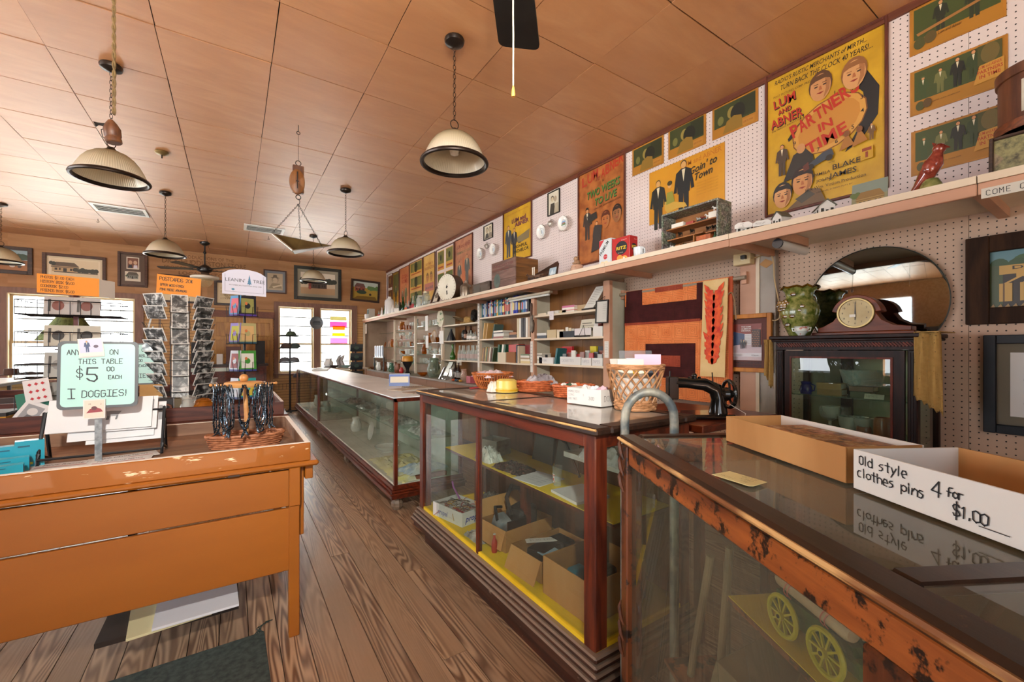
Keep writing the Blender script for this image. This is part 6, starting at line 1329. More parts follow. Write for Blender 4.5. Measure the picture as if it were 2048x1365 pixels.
p=wZ(888,668,1.9);p=Vector((3.0,yy(881,3.0),1.885));g=G();g.T=frame(p,(0.2,-1,0),(0,0,1));g.ell(0,0,.06,.11,.004,0);g.lathe([(.0,0),(.09,0),(.1,.006),(.07,.01),(0,.006)],20,sy=1.5);tag(g.o('oval_dish',mott('green_flower_dish','c8c0a4','5a7a4a',20,.3,lo=.55,hi=.62)),'oval white flowered dish hung on the post top','dish')
# worktop clutter
ZK=.866
p=Vector((2.80,wX(815,V0,2.80).y,ZK));t=thing('footed_vase','orange topped dark glass vase on the worktop behind the blue books','vase',p);k=1.25
g=G();g.shell([(.05*k,.02),(.022*k,.06),(.03*k,.12),(.07*k,.20),(.085*k,.25)],12,p);g.lathe([(.055*k,0),(.05*k,.02),(0,.02)],12,p);g.o('lower_bowl',flat('1c1c1e',.2,0,.4),t,True);g=G();g.shell([(.085*k,.25),(.088*k,.29),(.078*k,.345),(.074*k,.35)],12,p);g.o('orange_rim',flat('c8861c',.3),t,True)
p=Vector((2.82,wX(803,V0,2.82).y,ZK));g=G();g.lathe([(.03,0),(.045,.03),(.045,.07),(.02,.11),(.02,.125),(0,.125)],12,p);tag(g.o('red_jar',flat('b01c1c',.3),None,True),'small red bottle left of the orange topped vase','bottle')
p=Vector((2.86,wX(868,V0,2.86).y,ZK));t=thing('glass_jug','pale grey green glass jug with ring handle on the worktop','jug',p);g=ware('pitcher',p,1.9,M_gc2);
g.v=[Vector((q.x,q.y,p.z+(q.z-p.z)*1.75)) for q in g.v];g.o('body',glass('smoky_glass','c8d0c0',.03,1,.5,'aab4a4'),t,True)
p=Vector((2.85,wX(846,V0,2.85).y,ZK));g=ware('bowl',p,1.3,M_gamb);tag(g.o('amber_bowl',M_gamb,None,True),'amber glass bowl on the worktop below the white sheets','bowl')
for u0,hh,wd,lb,c in ((889,.30,.16,'pale green framed mirror leaning on the worktop','b0b8ae'),(880,.21,.05,'white framed slab leaning left of the pale mirror','cfcdc8')):
    y=wX(u0,V0,2.80).y;T=frame((2.78,y+wd/2,ZK+.004),(0,-1,0),(.40,-.22,1));t=thing('leaning_mirror',lb,'mirror',(2.78,y,ZK));board(t,T,wd,hh,.012,flat(c,.25,0,.3),'panel');rails(t,T,wd,hh,.006,.004,M_iron,back=.012)
for i,(u,kd) in enumerate(((890,'bowl'),(896,'bowl'),(903,'pitcher'))): g=ware(kd,(2.80,wX(u,V0,2.80).y,ZK),.75,None);tag(g.o('pewter_'+kd,flat('b8b8b4',.25,.8),None,True),f'shiny pewter {kd}, {ORD[i]} from the left in front of the leaning mirror',kd)
for i,u in enumerate((911,917)): bottle_thing('brown_bottle',f'{("left","right")[i]} dark brown bottle standing on the worktop under the clear bottles','bottle',Vector((2.95,wX(u,V0,2.95).y,ZK)),.27,.036,M_gbrn,.4,'b0a8a0')
for i,(u,c,lb) in enumerate(((907,'b04a1c','orange'),(913,'28506a','blue'),(917,'3a3026','dark'),(921,'c08a2c','yellow'))):
    p=Vector((2.77,wX(u,V0,2.77).y,ZK));g=G();g.ball(p+Vector((0,0,.02)),.028,8,0,(1,1.3,.7));tag(g.o('trinket',flat(c,.3),None,True),f'small {lb} trinket on the worktop before the brown bottles','trinket')
p=Vector((2.85,wX(928,V0,2.85).y,ZK));g=ware('pitcher',p,.9,M_gpink);tag(g.o('glass_creamer',M_gpink,None,True),'clear glass creamer left of the big wicker basket','pitcher')
g=G();y=wX(939,V0,2.8).y;g.box(2.78,2.86,y-.06,y+.06,ZK,ZK+.10);tag(g.o('pink_box',flat('a8505c',.5)),'dark pink box beside the big wicker basket','box')
# far end clutter on the worktop: beaded frame, figurines
rg2=random.Random(4)
for i in range(14):
    u=745+4.2*i;p=Vector((2.80+.1*(i%3),wX(u,V0,2.80+.1*(i%3)).y,ZK));kd=rg2.choice(['vase','bowl','pitcher','goblet']);cn,m_=rg2.choice([('white',M_gmilk),('clear',M_gc2),('brown',flat('7a4424',.4)),('green',M_gaqua)])
    tag(ware(kd,p,rg2.uniform(.8,1.2),m_).o(kd,m_,None,True),f'{cn} {kd}, {ORD[i]} from the far end of the worktop',kd if kd!='goblet' else 'glass','ware on the far worktop')
# ---------------------------------------------------------------- right wall below the shelf
XQ=3.20
def cloth_grid(T,w,h,nx,ny,f,th=.006):
    g=GT(T);V=[];F=[]
    for j in range(ny+1):
        for i in range(nx+1): a,b=i/nx,j/ny;V.append((a*w,b*h,f(a,b)))
    n=(nx+1)*(ny+1);V+=[(x,y,z-th) for x,y,z in V]
    for j in range(ny):
        for i in range(nx):
            k=j*(nx+1)+i;F.append((k,k+1,k+nx+2,k+nx+1));F.append((n+k,n+k+nx+1,n+k+nx+2,n+k+1))
    for i in range(nx): F.append((i,n+i,n+i+1,i+1));k=ny*(nx+1)+i;F.append((k,k+1,n+k+1,n+k))
    for j in range(ny): k=j*(nx+1);F.append((k,k+nx+1,n+k+nx+1,n+k));k+=nx;F.append((k,n+k,n+k+nx+1,k+nx+1))
    return g.add(V,F)
def quilt_mat(name,c1,c2):
    k=NT(name);tc=k.n('TexCoord');sx=k.n('SeparateXYZ');k.l(tc.outputs['Object'],sx.inputs[0])
    def tri(o,s_): f=k.math('FRACT',k.math('ADD',k.math('DIVIDE',o,s_),50.));return k.math('ABSOLUTE',k.math('SUBTRACT',f,.5))
    d=k.math('MAXIMUM',tri(sx.outputs[1],.13),tri(sx.outputs[2],.13));st=k.math('FRACT',k.math('MULTIPLY',d,9.));ln=k.math('LESS_THAN',k.math('ABSOLUTE',k.math('SUBTRACT',st,.5)),.10)
    base=k.ramp(k.noise(k.coord((1,1,1)),9,4,.6),[(.3,c1),(.7,c2)]);c=k.mix(k.math('MULTIPLY',ln,.55),base,'4a1c10')
    k.bump(st,.25,.004);return k.fin(c,.85,0,0,.2)
M_qo=quilt_mat('orange_quilt_cotton','d0703a','df8850');M_qd=quilt_mat('dark_quilt_cotton','2c0f0e','45191a');M_qr=quilt_mat('rust_quilt_cotton','8a3a26','9c4630');M_qb=flat('b04a24',.8)
q0=wX(1238,806,XQ);q1=wX(1262,582,XQ);q2=wX(1462,560,XQ);yL,yR=wX(1250,700,XQ).y,wX(1466,700,XQ).y;zB,zT=.915,1.905
t=thing('quilt','orange and dark brown geometric quilt hung over a rod behind the sewing machine','quilt',(XQ,(yL+yR)/2,zB))
T=TX(yL,zB,XQ);W,H_=yL-yR,zT-zB
fz=lambda a,b:.010*math.sin(a*9+1)*(1-b)+.006*math.sin(a*21)*(1-b)
cloth_grid(T,W,H_,24,12,fz).o('quilt_top',M_qo,t,True)
def patch(u0,v0,u1,v1,u2,v2,u3,v3,m,up=0.):
    P=[wX(u,v,XQ) for u,v in((u0,v0),(u1,v1),(u2,v2),(u3,v3))];a0=(yL-(P[0].y+P[3].y)/2)/W;a1=(yL-(P[1].y+P[2].y)/2)/W;b1=((P[0].z+P[1].z)/2-zB)/H_;b0=((P[2].z+P[3].z)/2-zB)/H_
    a0,a1,b0,b1=[min(.998,max(.002,x)) for x in(a0,a1,b0,b1)]
    TT=T@Matrix.Translation((0,0,0));nx=max(2,int((a1-a0)*24));g=GT(TT);V=[];F=[];ny=max(2,int((b1-b0)*10))
    for j in range(ny+1):
        for i in range(nx+1): a=a0+(a1-a0)*i/nx;b=b0+(b1-b0)*j/ny;V.append((a*W,b*H_,fz(a,b)+.004+up))
    n=len(V);V+=[(x,y,z-.0035) for x,y,z in V]
    for j in range(ny):
        for i in range(nx): k=j*(nx+1)+i;F.append((k,k+1,k+nx+2,k+nx+1))
    for i in range(nx): F.append((i,n+i,n+i+1,i+1));k=ny*(nx+1)+i;F.append((k,k+1,n+k+1,n+k))
    for j in range(ny): k=j*(nx+1);F.append((k,k+nx+1,n+k+nx+1,n+k));k+=nx;F.append((k,n+k,n+k+nx+1,k+nx+1))
    g.add(V,F).o('patch',m,t,True)
patch(1256,582,1285,580,1284,640,1250,640,M_qd);patch(1394,566,1408,565,1404,640,1394,640,M_qd);patch(1311,575,1366,570,1366,580,1311,584,M_qr,.003)
patch(1250,611,1404,602,1402,643,1244,643,M_qd);patch(1244,643,1402,643,1402,648,1244,648,M_qr,.003)
patch(1291,688,1392,687,1392,757,1291,756,M_qd);patch(1300,712,1361,711,1361,733,1300,733,M_qr,.003)
# bound edge
cloth_grid(TX(yR+.03,zB,XQ-.006),.03,H_,1,8,lambda a,b:.002).o('binding',M_qb,t)
t2_=thing('quilt_rod','round grey rod carrying the quilt and the runner below the shelf','rod',(XQ+.01,(yL+yR)/2,zT-.02));g=G();g.cyl((XQ+.012,yL+.10,1.885),(XQ+.012,yR-.09,1.885),.016);g.o('rod',flat('8a7a66',.4),t2_,True)
for y in(yL+.06,yR-.07): G().box(XQ+.02,XW,y-.02,y+.02,1.84,1.93).o('bracket',M_shp,t2_)
# runner with leaf applique
A=wX(1408,562,XQ-.03);B=wX(1456,557,XQ-.03);C_=wX(1448,756,XQ-.03);D=wX(1397,752,XQ-.03)
W2=(A.y-B.y+D.y-C_.y)/2;H2=(A.z-D.z+B.z-C_.z)/2;T2=frame(((XQ-.030),(A.y+D.y)/2+.01,(C_.z+D.z)/2),(0,-1,0),(0,-.035,1))
t=thing('table_runner','cream runner with red and orange leaf applique hung over the quilt','table runner',(XQ-.03,(A.y+B.y)/2,D.z))
cloth_grid(T2,W2,H2,4,10,lambda a,b:.003*math.sin(b*8)).o('cloth',mott('cream_linen','c9a468','d8b880',6,.8),t,True)
M_lf=mott('red_orange_applique','b81c0c','e05a1c',16,.7)
rl=random.Random(8)
for k in range(9):
    b=.14+.082*k
    for sgn in(-1,1):
        g=GT(T2@Matrix.Translation((W2*.5,H2*b,.006+.0006*k))@Matrix.Rotation(sgn*(-.50+rl.uniform(-.1,.1)),4,'Z'));l=.155 if k>1 else .13
        g.prism([(0,-.012),(.028,.02),(.022,.045),(.034,.07),(.016,.085),(.018,.11),(0,l),(-.018,.10),(-.014,.08),(-.03,.062),(-.02,.04),(-.026,.02)],0,.0015);g.o('leaf',M_lf,t)
# pale string and cord beside it
# framed advertisement
y0,y1,z0,z1=rectX((1447,632),(1545,626),(1546,747),(1450,742),XW-.058)
M_oak=wood('honey_oak_frame','a8641c','cc8430','z',.45,8,5,vary=.1,spec=.25)
def ad(a):
    a.r(0,.10,1,1,'9a4a34').r(0,.10,1,.42,'b8a4a8').r(0,.10,1,.20,'d0cccf').p([(0,.4),(.45,.45),(.45,.72),(0,.8)],'3a4a6a').p([(0,.8),(.6,.72),(1,.9),(1,1),(0,1)],'7a2a1c').r(.42,.42,.66,.72,'c8c4c4')
    for i in range(5):
        for j in range(6): a.r(.44+.045*i,.45+.045*j,.455+.045*i,.465+.045*j,'4a4448')
    a.r(.68,.36,.98,.84,'2a1c18')
    for i in range(6):
        for j in range(9): a.r(.70+.046*i,.38+.05*j,.725+.046*i,.40+.05*j,('c07a4a','8a4a34')[(i+j)%2])
    a.man(.34,.32,.26,'2a2430').man(.43,.33,.24,'1c1a20')
    for k,s_ in enumerate(('THE HOME','AS AMERICAN','ORIGINAL')): a.t(s_,.52,.90-.055*k,.034,'e8e0dc',.34,.01)
    a.t('Arkansas',.82,.13,.03,'2a2a30',.24,.01)
    for k in range(6): a.r(.04,.12+.012*k,.36,.125+.012*k,'8a868a')
w=y0-y1;h=z1-z0;fw=.032;T=TX(y0-fw,z0+fw,XW-.055)
t=thing('framed_advertisement','honey oak framed magazine advertisement hung on the cream pilaster','picture',(XW-.06,(y0+y1)/2,z0));w-=2*fw;h-=2*fw
rails(t,T,w,h,fw,.026,M_oak,back=0);board(t,T@Matrix.Translation((0,0,.006)),w,h,.005,flat('5a2f28',.7),'mat_board')
T3=T@Matrix.Translation((w*.14,h*.15,.009));board(t,T3,w*.72,h*.74,.002,flat('b8a0a0',.4),'sheet');a=Art(T3,w*.72,h*.74);ad(a);a.out('print',t)
a=Art(T@Matrix.Translation((0,0,.006)),w,h);a.t('DIAMOND JUBILEE QUILT',.5,.085,.035,'1a0c0a',.7,.02).t('THE DESIGNS BY HAND - NO. 108',.5,.03,.03,'1a0c0a',.7,.02);a.out('caption',t)
# outlet box
A=wX(1466,507,XW-.12);B=wX(1500,527,XW-.12);t=thing('outlet_box','cream electrical outlet box under the shelf above the pilaster','outlet',(A.x,A.y,B.z));g=G();g.box(A.x,XW-.051,B.y,A.y,B.z,A.z);g.o('box_body',flat('c8b488',.45),t,bevel=.004)
g=G();m=(A.y+B.y)/2;zc=(A.z+B.z)/2;g.box(A.x-.004,A.x,m-.028,m+.002,zc-.018,zc+.018);g.o('socket',flat('dcd2b4',.4),t)
g=G();
for k in(-.008,.008): g.box(A.x-.0046,A.x-.004,m-.017+k*.6,m-.013+k*.6,zc-.008,zc+.008)
g.box(A.x-.03,A.x,m-.040,m-.008,zc-.012,zc+.014);g.o('plug',flat('1c1c1a',.4),t)
def cord(label,pts,r,col,n='electric_cord'):
    g=G();P=[Vector(p) for p in pts];Q=[]
    for i in range(len(P)-1):
        p0,p1,p2,p3=P[max(i-1,0)],P[i],P[i+1],P[min(i+2,len(P)-1)]
        for k in range(6):
            s_=k/6;Q.append(.5*((2*p1)+(p2-p0)*s_+(2*p0-5*p1+4*p2-p3)*s_*s_+(3*p1-p0-3*p2+p3)*s_**3))
    Q.append(P[-1]);g.tube(Q,r,6);return tag(g.o(n,flat(col,.5),None,True),label,'cord')
Xc=XW-.065
cord('cream cord running from the outlet box down the grey panel to the vase',[wX(1500,517,Xc-.05),wX(1512,515,Xc),wX(1535,508,Xc),wX(1546,520,Xc),wX(1549,560,Xc),wX(1557,600,Xc),wX(1560,632,Xc),wX(1552,641,Xc),wX(1540,640,XW-.07)],.005,'b89c70')
cord('grey cord hanging down beside the edge of the quilt',[wX(1455,590,XQ-.02),wX(1464,586,XQ-.02),wX(1470,610,XQ-.02),wX(1472,640,XQ-.02)],.005,'8a6a48')
cord('thin white cord hanging in front of the grey panel to the display cabinet',[wX(1556,772,XW-.1),wX(1556,830,XW-.1),wX(1555,900,XW-.1)],.004,'d8d0c0')
p=wX(1534,527,XW-.048);T=frame(p,(0,-1,0),(0,.15,1));g=GT(T);g.prism([(-.055,0),(-.01,-.035),(.05,.0),(-.005,.035)],0,.0012);tag(g.o('paper_scrap',flat('a87c4c',.8)),'diamond shaped tan paper scrap on the grey panel','paper')
# under-shelf tube lamp
A=wX(1556,490,2.76);t=thing('under_shelf_lamp','white tube lamp with dark chrome end fixed under the top shelf','lamp',(2.95,A.y,1.97));g=G();g.cyl((2.76,A.y+.0,1.985),(3.12,A.y-.0,1.985),.027,n=14);g.o('tube',flat('c8c4bc',.25,0,.3),t,True);g=G();g.cyl((2.75,A.y,1.985),(2.762,A.y,1.985),.030,n=14);g.o('end_cap',flat('3a3a3c',.2,.9),t,True);G().box(2.80,3.10,A.y-.03,A.y+.03,2.008,2.06).o('housing',M_shp,t)
# ---------------------------------------------------------------- china cabinet
M_cab=wood('dark_oak_cabinet','170b07','2c140c','z',.45,9,5,vary=.05,spec=.15);M_cabr=wood('red_oak_beading','3a160c','6a2c18','z',.45,9,5,vary=.05,spec=.15)
x0,x1,y0,y1,zt=2.85,3.26,.645,1.305,1.425
t=thing('china_cabinet','dark oak china cabinet with glass door holding old books and glasses','cabinet',(x0,(y0+y1)/2,0))
g=G();g.box(x0-.03,x1,y0-.03,y1+.03,zt-.022,zt);g.box(x0-.02,x1,y0-.02,y1+.02,zt-.036,zt-.022);g.o('top_board',M_cab,t,bevel=.004)
G().box(x0-.004,x1,y0,y1,zt-.085,zt-.036).o('frieze',M_cab,t)
g=G();n=46
for i in range(n): yy_=y0+.01+(y1-y0-.02)*(i+.5)/n;g.beam((x0-.008,yy_-.010,zt-.068),(x0-.008,yy_+.010,zt-.046),.008,.008,0)
o=g.o('rope_moulding',M_cabr,t);o['kind']='stuff'
for yy_ in(y0,y1-.04): 
    g=G();g.box(x0,x0+.045,yy_,yy_+.04,.06,zt-.085);g.o('corner_post',M_cab,t,bevel=.004)
    for k in(.010,.020,.030): G().box(x0-.004,x0,yy_+k-.003,yy_+k+.003,.12,zt-.10).o('reed',M_cab,t)
for yy_ in(y0,y1-.035): G().box(x1-.04,x1,yy_,yy_+.035,.06,zt-.085).o('rear_post',M_cab,t,bevel=.003)
d0,d1=y0+.05,y1-.05
dr=G().box(x0-.002,x0+.018,d0,d0+.045,.10,zt-.09).o('door',M_cab,t)
G().box(x0-.002,x0+.018,d1-.03,d1,.10,zt-.09).o('door_stile',M_cab,dr);G().box(x0-.002,x0+.018,d0+.045,d1-.03,zt-.125,zt-.09).o('door_rail',M_cab,dr);G().box(x0-.002,x0+.018,d0+.045,d1-.03,.10,.17).o('door_rail',M_cab,dr)
g=G();
for a,b,c_,d in((d0+.045,d0+.055,.17,zt-.125),(d1-.04,d1-.03,.17,zt-.125),(d0+.055,d1-.04,zt-.135,zt-.125),(d0+.055,d1-.04,.17,.18)): g.box(x0-.008,x0-.002,a,b,c_,d)
g.o('door_bead',M_cabr,dr)
M_cgl=glass('cabinet_glass','e2ebe4',0,1,.05)
G().box(x0+.006,x0+.011,d0+.045,d1-.03,.17,zt-.125).o('door_pane',M_cgl,dr)
for yy_ in(y0+.012,y1-.018): G().box(x0+.045,x1-.04,yy_,yy_+.006,.1,zt-.09).o('side_pane',M_cgl,t)
G().box(x1-.012,x1-.004,y0+.035,y1-.035,.08,zt-.09).o('back_panel',mott('cabinet_back','6a6248','8e8a68',3,.5),t)
G().box(x1-.03,x1-.012,(y0+y1)/2+.06,(y0+y1)/2+.12,.1,zt-.09).o('back_stile',M_cab,t)
zs_=1.07
for z in(zs_,.85): G().box(x0+.05,x1-.015,y0+.025,y1-.025,z-.007,z).o('glass_shelf',M_shgl,t)
G().box(x0,x1,y0,y1,.06,.09).o('cabinet_floor',M_cab,t)
for yy_ in(y0,y1-.05):
    for xx in(x0,x1-.05): G().box(xx,xx+.05,yy_,yy_+.05,0,.06).o('foot',M_cab,t)
# in the cabinet
def cy(u,X=2.98): return wX(u,V0,X).y
p=Vector((2.98,cy(1612),zs_));t=thing('creamer','cobalt blue glass creamer on the cabinet shelf','pitcher',p);g=G();g.lathe([(.03,0),(.036,.02),(.03,.045),(.024,.055),(.030,.072),(.026,.072),(.02,.055),(0,.01)],14,p);g.o('body',flat('12207a',.1,0,.5),t,True);g=G();g.tube([p+Vector((0,-.025,.06)),p+Vector((0,-.05,.05)),p+Vector((0,-.045,.02)),p+Vector((0,-.03,.015))],.004,5);g.o('handle',flat('12207a',.1,0,.5),t,True)
book('old tan leather book at the bottom of the cabinet shelf stack',2.97,cy(1634,2.97),zs_,.035,.125,.1,'8a6420',0,True);book('old tan leather book on top of the cabinet shelf stack',2.97,cy(1633,2.97),zs_+.0352,.035,.125,.1,'9a7028',0,True)
book('brown leather book at the right of the cabinet shelf',2.97,cy(1698,2.97),zs_+.032,.028,.11,.1,'6a4018',0,True);book('dark green book under the brown leather book in the cabinet',2.97,cy(1700,2.97),zs_,.03,.09,.1,'4a4a1c',0,True)
p=Vector((3.10,cy(1725,3.1),zs_+.0));t=thing('glass_bowl','big clear glass bowl with handle at the back of the cabinet shelf','bowl',p);g=G();g.lathe([(.05,0),(.05,.012),(.09,.07),(.11,.15),(.106,.15),(.08,.07),(0,.02)],18,p);g.o('body',M_gc2,t,True)
T=frame((2.905,cy(1728,2.905),zs_+.001),(0,-1,0),(.35,0,1));g=GT(T);g.box(0,.085,0,.028,-.002,0);o=tag(g.o('shelf_card',flat('b8b8a8',.6)),'small white lettered card on the cabinet shelf edge','card');a=Art(T,.085,.028);a.hw('1890S',.08,.3,.5,'3a3a34');a.out('print',o)
z=.85
for i,(u,kd) in enumerate(((1660,'goblet'),(1675,'goblet'),(1697,'tumbler'),(1712,'tumbler'),(1726,'tumbler'))):
    kk=1.5;g=ware(kd,(3.0+.04*(i%2),cy(u,3.0),z),kk,None);tag(g.o('crystal_'+kd,M_gc2,None,True),f'cut crystal {kd}, {ORD[i]} from the left on the lower cabinet shelf','glass','crystal in the cabinet')
for i,(u,h,r) in enumerate(((1728,.06,.035),(1768,.12,.045))): p=Vector((2.95,cy(u,2.95),z));g=G();g.lathe([(r*.8,0),(r,.01),(r,h*.85),(r*.9,h),(r*.8,h),(r*.8,.02),(0,.02)],16,p);tag(g.o('stoneware_jar',flat(('7a3814','8a4a1c')[i],.3,0,.3),None,True),('short','tall')[i]+' brown stoneware jar on the lower cabinet shelf','jar')
# cabinet top
p=Vector((3.08,wX(1599,V0,3.08).y,zt));t=thing('vase','large green pottery vase with ruffled rim and brown applied flowers','vase',p);k=1.0
M_gv=mott('speckled_green_glaze','4a5a1c','8a8a4a',40,.25,coat=.3)
g=G();prof=[(.055,0),(.06,.01),(.095,.09),(.112,.16),(.105,.20),(.085,.235),(.075,.26),(.082,.29),(.10,.315)];g.shell(prof,24,p);g.shell([(r-.006,z_) for r,z_ in prof][::-1],24,p);g.flat([(p.x+.055*math.cos(a*PI/6),p.y+.055*math.sin(a*PI/6)) for a in range(12)],p.z+.002)
for i,v in enumerate(g.v):
    r_=math.hypot(v.x-p.x,v.y-p.y)
    if v.z-p.z>.30:v.z+=.008*math.sin(10*math.atan2(v.y-p.y,v.x-p.x))
g.o('body',M_gv,t,True)
M_fl=mott('brown_flower_glaze','3a2408','8a6418',20,.15,coat=.5)
c0=p+Vector((-.085,.055,.20));g=G()
for j,(n_,rr_) in enumerate(((7,.038),(6,.026),(4,.013))):
    for i in range(n_): an=2*PI*i/n_+j*.4;g.ball(c0+Vector((-.008*j,rr_*math.cos(an),rr_*math.sin(an)*.8)),.017,6,0,(.5,1,.8))
g.o('flower',M_fl,t,True)
for (dy,dz) in((.0,.27),(-.02,.20),(-.035,.165),(.045,.13),(.0,.13),(.03,.075),(-.05,.19)):
    g=G();rr_=.10 if dz<.2 else .085;g.ball(p+Vector((-math.sqrt(max(0,rr_**2-dy**2))-.004,dy,dz)),.018,6,0,(.45,1.1,.75));g.o('applied_leaf',M_fl,t,True)
g=G();g.tube([p+Vector((.107*math.cos(a*PI/12)*1.0,.107*math.sin(a*PI/12),.318+.008*math.sin(a*PI/12*10))) for a in range(24)],.007,5,0,True);g.o('ruffled_rim',M_fl,t,True)
p=Vector((2.90,wX(1603,V0,2.90).y,zt));t=thing('sugar_bowl','small flowered china bowl with two handles in front of the green vase','bowl',p);g=G();g.lathe([(.018,0),(.02,.006),(.038,.03),(.036,.052),(.042,.056),(.04,.058),(.032,.05),(0,.012)],16,p);g.o('body',mott('flowered_china','c9cfc6','b06a5a',34,.2,lo=.6,hi=.66),t,True)
for s_ in(-1,1): g=G();g.tube([p+Vector((0,s_*.036,.045)),p+Vector((0,s_*.052,.05)),p+Vector((0,s_*.048,.03)),p+Vector((0,s_*.036,.028))],.0035,5);g.o('handle',flat('d0d0c4',.2),t,True)
# mantel clock
Xk=3.0;ya_,yb_=wX(1624,655,Xk).y,wX(1838,655,Xk).y;W=ya_-yb_;T=frame((Xk,ya_,zt),(.06,-1,0),(0,0,1))
t=thing('mantel_clock','camelback mahogany mantel clock on top of the dark china cabinet','clock',(Xk,(ya_+yb_)/2,zt));M_ck=wood('clock_mahogany','4a1c0a','8a4220','y',.4,6,4,spec=.25)
pts=[(.03,.02),(.03,.045),(W*.12,.055),(W*.22,.085),(W*.28,.13)];cx,cyy,rr=W*.44,.115,.118
pts+=[(cx+rr*math.cos(a),cyy+rr*math.sin(a)) for a in [PI*(1-.03*k)-.15 for k in range(1,31)]]
pts+=[(W*.62,.13),(W*.68,.085),(W*.78,.055),(W*.93,.045),(W*.93,.02)]
g=GT(T);g.prism(pts,-.115,0);g.o('case',M_ck,t,bevel=.003);GT(T).box(0,W*.96,0,.02,-.135,.012).o('base',M_ck,t,bevel=.004)
cx2,cy2=cx,.128;g=GT(T@Matrix.Translation((cx2,cy2,0)));g.lathe([(.084,0),(.09,.006),(.086,.012),(.078,.012),(.076,.004)],36);g.o('bezel',M_brass,t,True)
dl=GT(T@Matrix.Translation((cx2,cy2,0))).ell(0,0,.078,.078,.005,0,36).o('dial',mott('brass_dial','8f7a50','b0a078',4,.45,.3),t)
a=Art(T@Matrix.Translation((cx2,cy2,.0055)),.1,.1)
for i in range(12): an=PI/2-(i+1)*PI/6;a.t(str(i+1),.60*math.cos(an),.60*math.sin(an)-.05,.11,'2a2012')
a.out('numerals',dl)
g=GT(T@Matrix.Translation((cx2,cy2,.009)));g.flat([(-.003,-.01),(.003,-.01),(.001,.062),(-.001,.062)],0);g.flat([(-.003,.008),(.003,.008),(.0015,-.04),(-.0015,-.04)],.0005);g.o('hands',flat('15120e',.4),dl)
g=GT(T@Matrix.Translation((cx2,cy2,.014)));g.rect(-.025,.003,-.024,-.008,0);g.o('price_sticker',flat('d8d4c8',.6),t)
# round mirror
mc=Vector((3.262,.945,1.625));t=thing('round_mirror','large round frameless mirror leaning on the wall behind the mantel clock','mirror',(3.262,.945,1.29));T=frame(mc,(0,-1,0),(-.012,0,1));g=GT(T);g.lathe([(.338,-.008),(.338,0),(.330,.002),(0,.002)],64);g.o('mirror_glass',NT('mirror').fin('9aa3a4',.03,1.0),t,True,ang=.3);g=GT(T);g.shell([(.338,-.0085),(.341,-.004),(.340,.002),(.336,.003)],64);g.o('edge',flat('3c423e',.3,.5),t,True)
# crocheted cloths
def lace_mat():
    k=NT('crochet_lace');v=k.coord((1,1,1));x=k.n('TexVoronoi');x.inputs['Scale'].default_value=95;k.l(v,x.inputs['Vector']);d=x.outputs['Distance'];hole=k.math('LESS_THAN',d,.22)
    c=k.mix(k.noise(v,60,3),'8a6a38','a88850');tr=k.n('BsdfTransparent');m=k.n('MixShader');k.fin(c,.9,0,0,.1);k.l(hole,m.inputs[0]);k.l(k.b.outputs[0],m.inputs[1]);k.l(tr.outputs[0],m.inputs[2]);k.l(m.outputs[0],k.out.inputs[0]);return k.m
M_lace=lace_mat()
def lace(label,y0,y1,zt_,ln,pt,X,side):
    g=G();n=14;m=14;V=[];F=[]
    for j in range(m+1):
        b=j/m
        for i in range(n+1):
            a=i/n;y=y0+(y1-y0)*a*(1+.10*b);wv_=.014*math.sin(a*13+b*2);end=ln*(.72+.28*math.sin(min(1,a*1.25)*PI*.5)**2 if not pt else (.80+.2*a))
            V.append((X-.018+wv_*.8-.03*b*(1-a)*0,y,zt_-b*end+ (.010*math.sin(a*30) if j==m else 0)))
    for j in range(m):
        for i in range(n): k=j*(n+1)+i;F.append((k,k+1,k+n+2,k+n+1))
    g.add(V,F);o=g.o('lace_cloth',M_lace,None,True);md=o.modifiers.new('thick','SOLIDIFY');md.thickness=.003;return tag(o,label,'lace')
lace('wide tan crocheted lace cloth hanging over the right corner of the china cabinet',.655,.56,zt+.004,.40,1,2.84,1)
g=G()
o=lace('narrow tan crocheted lace cloth hanging at the left corner of the china cabinet',1.375,1.325,zt-.02,.30,0,2.86,-1)
g=G();g.box(2.80,3.1,.56,.64,zt+.0005,zt+.005);tag(g.o('lace_fold',mott('tan_fold','8a6a38','a88850',40,.9)),'folded end of the tan lace on the cabinet top','lace')
# wide framed folk painting and black framed drawing
A=wX(1931,479,XW-.03);B=wX(1938,650,XW-.03);w,h=.80,A.z-B.z;fw=.085;T=TX(A.y-fw,B.z+fw);M_rus=wood('rustic_dark_frame','20130b','3c2616','z',.6,7,5,vary=.1,spec=.1)
def folk(a):
    a.r(0,0,1,1,'241a10').r(0,.72,1,1,'4a7078').trees(.12,.95,.78,.07,6,'2c4a1e').trees(.0,.3,.74,.06,3,'24401a').r(0,0,.07,.75,'33401c').r(.05,.58,.99,.74,'a8843c').t('DICK HUDDLESTON',.52,.66,.06,'241a10',.80,.02).r(.14,.52,.9,.62,'a8843c').t('LUM & ABNER',.52,.54,.055,'241a10',.5,.02)
    for k in range(9): a.p([(.06+.1*k,.40),(.075+.1*k,.39),(.17+.1*k,.52),(.15+.1*k,.53)],'b08a44')
    for x in(.05,.16,.24,.9): a.r(x,.10,x+.07,.42,'a8843c');a.r(x+.02,.10,x+.03,.42,'5a4018')
    a.r(.24,.10,.62,.26,'b08a44').t('GENERAL STORE',.43,.19,.035,'3a2810',.3,.01).t('PINE RIDGE ARK',.43,.13,.03,'3a2810',.28,.01)
    for k in range(24): a.p([(.04*k,.0),(.04*k+.03,.0),(.04*k+.02,.06)],'8a6a34')
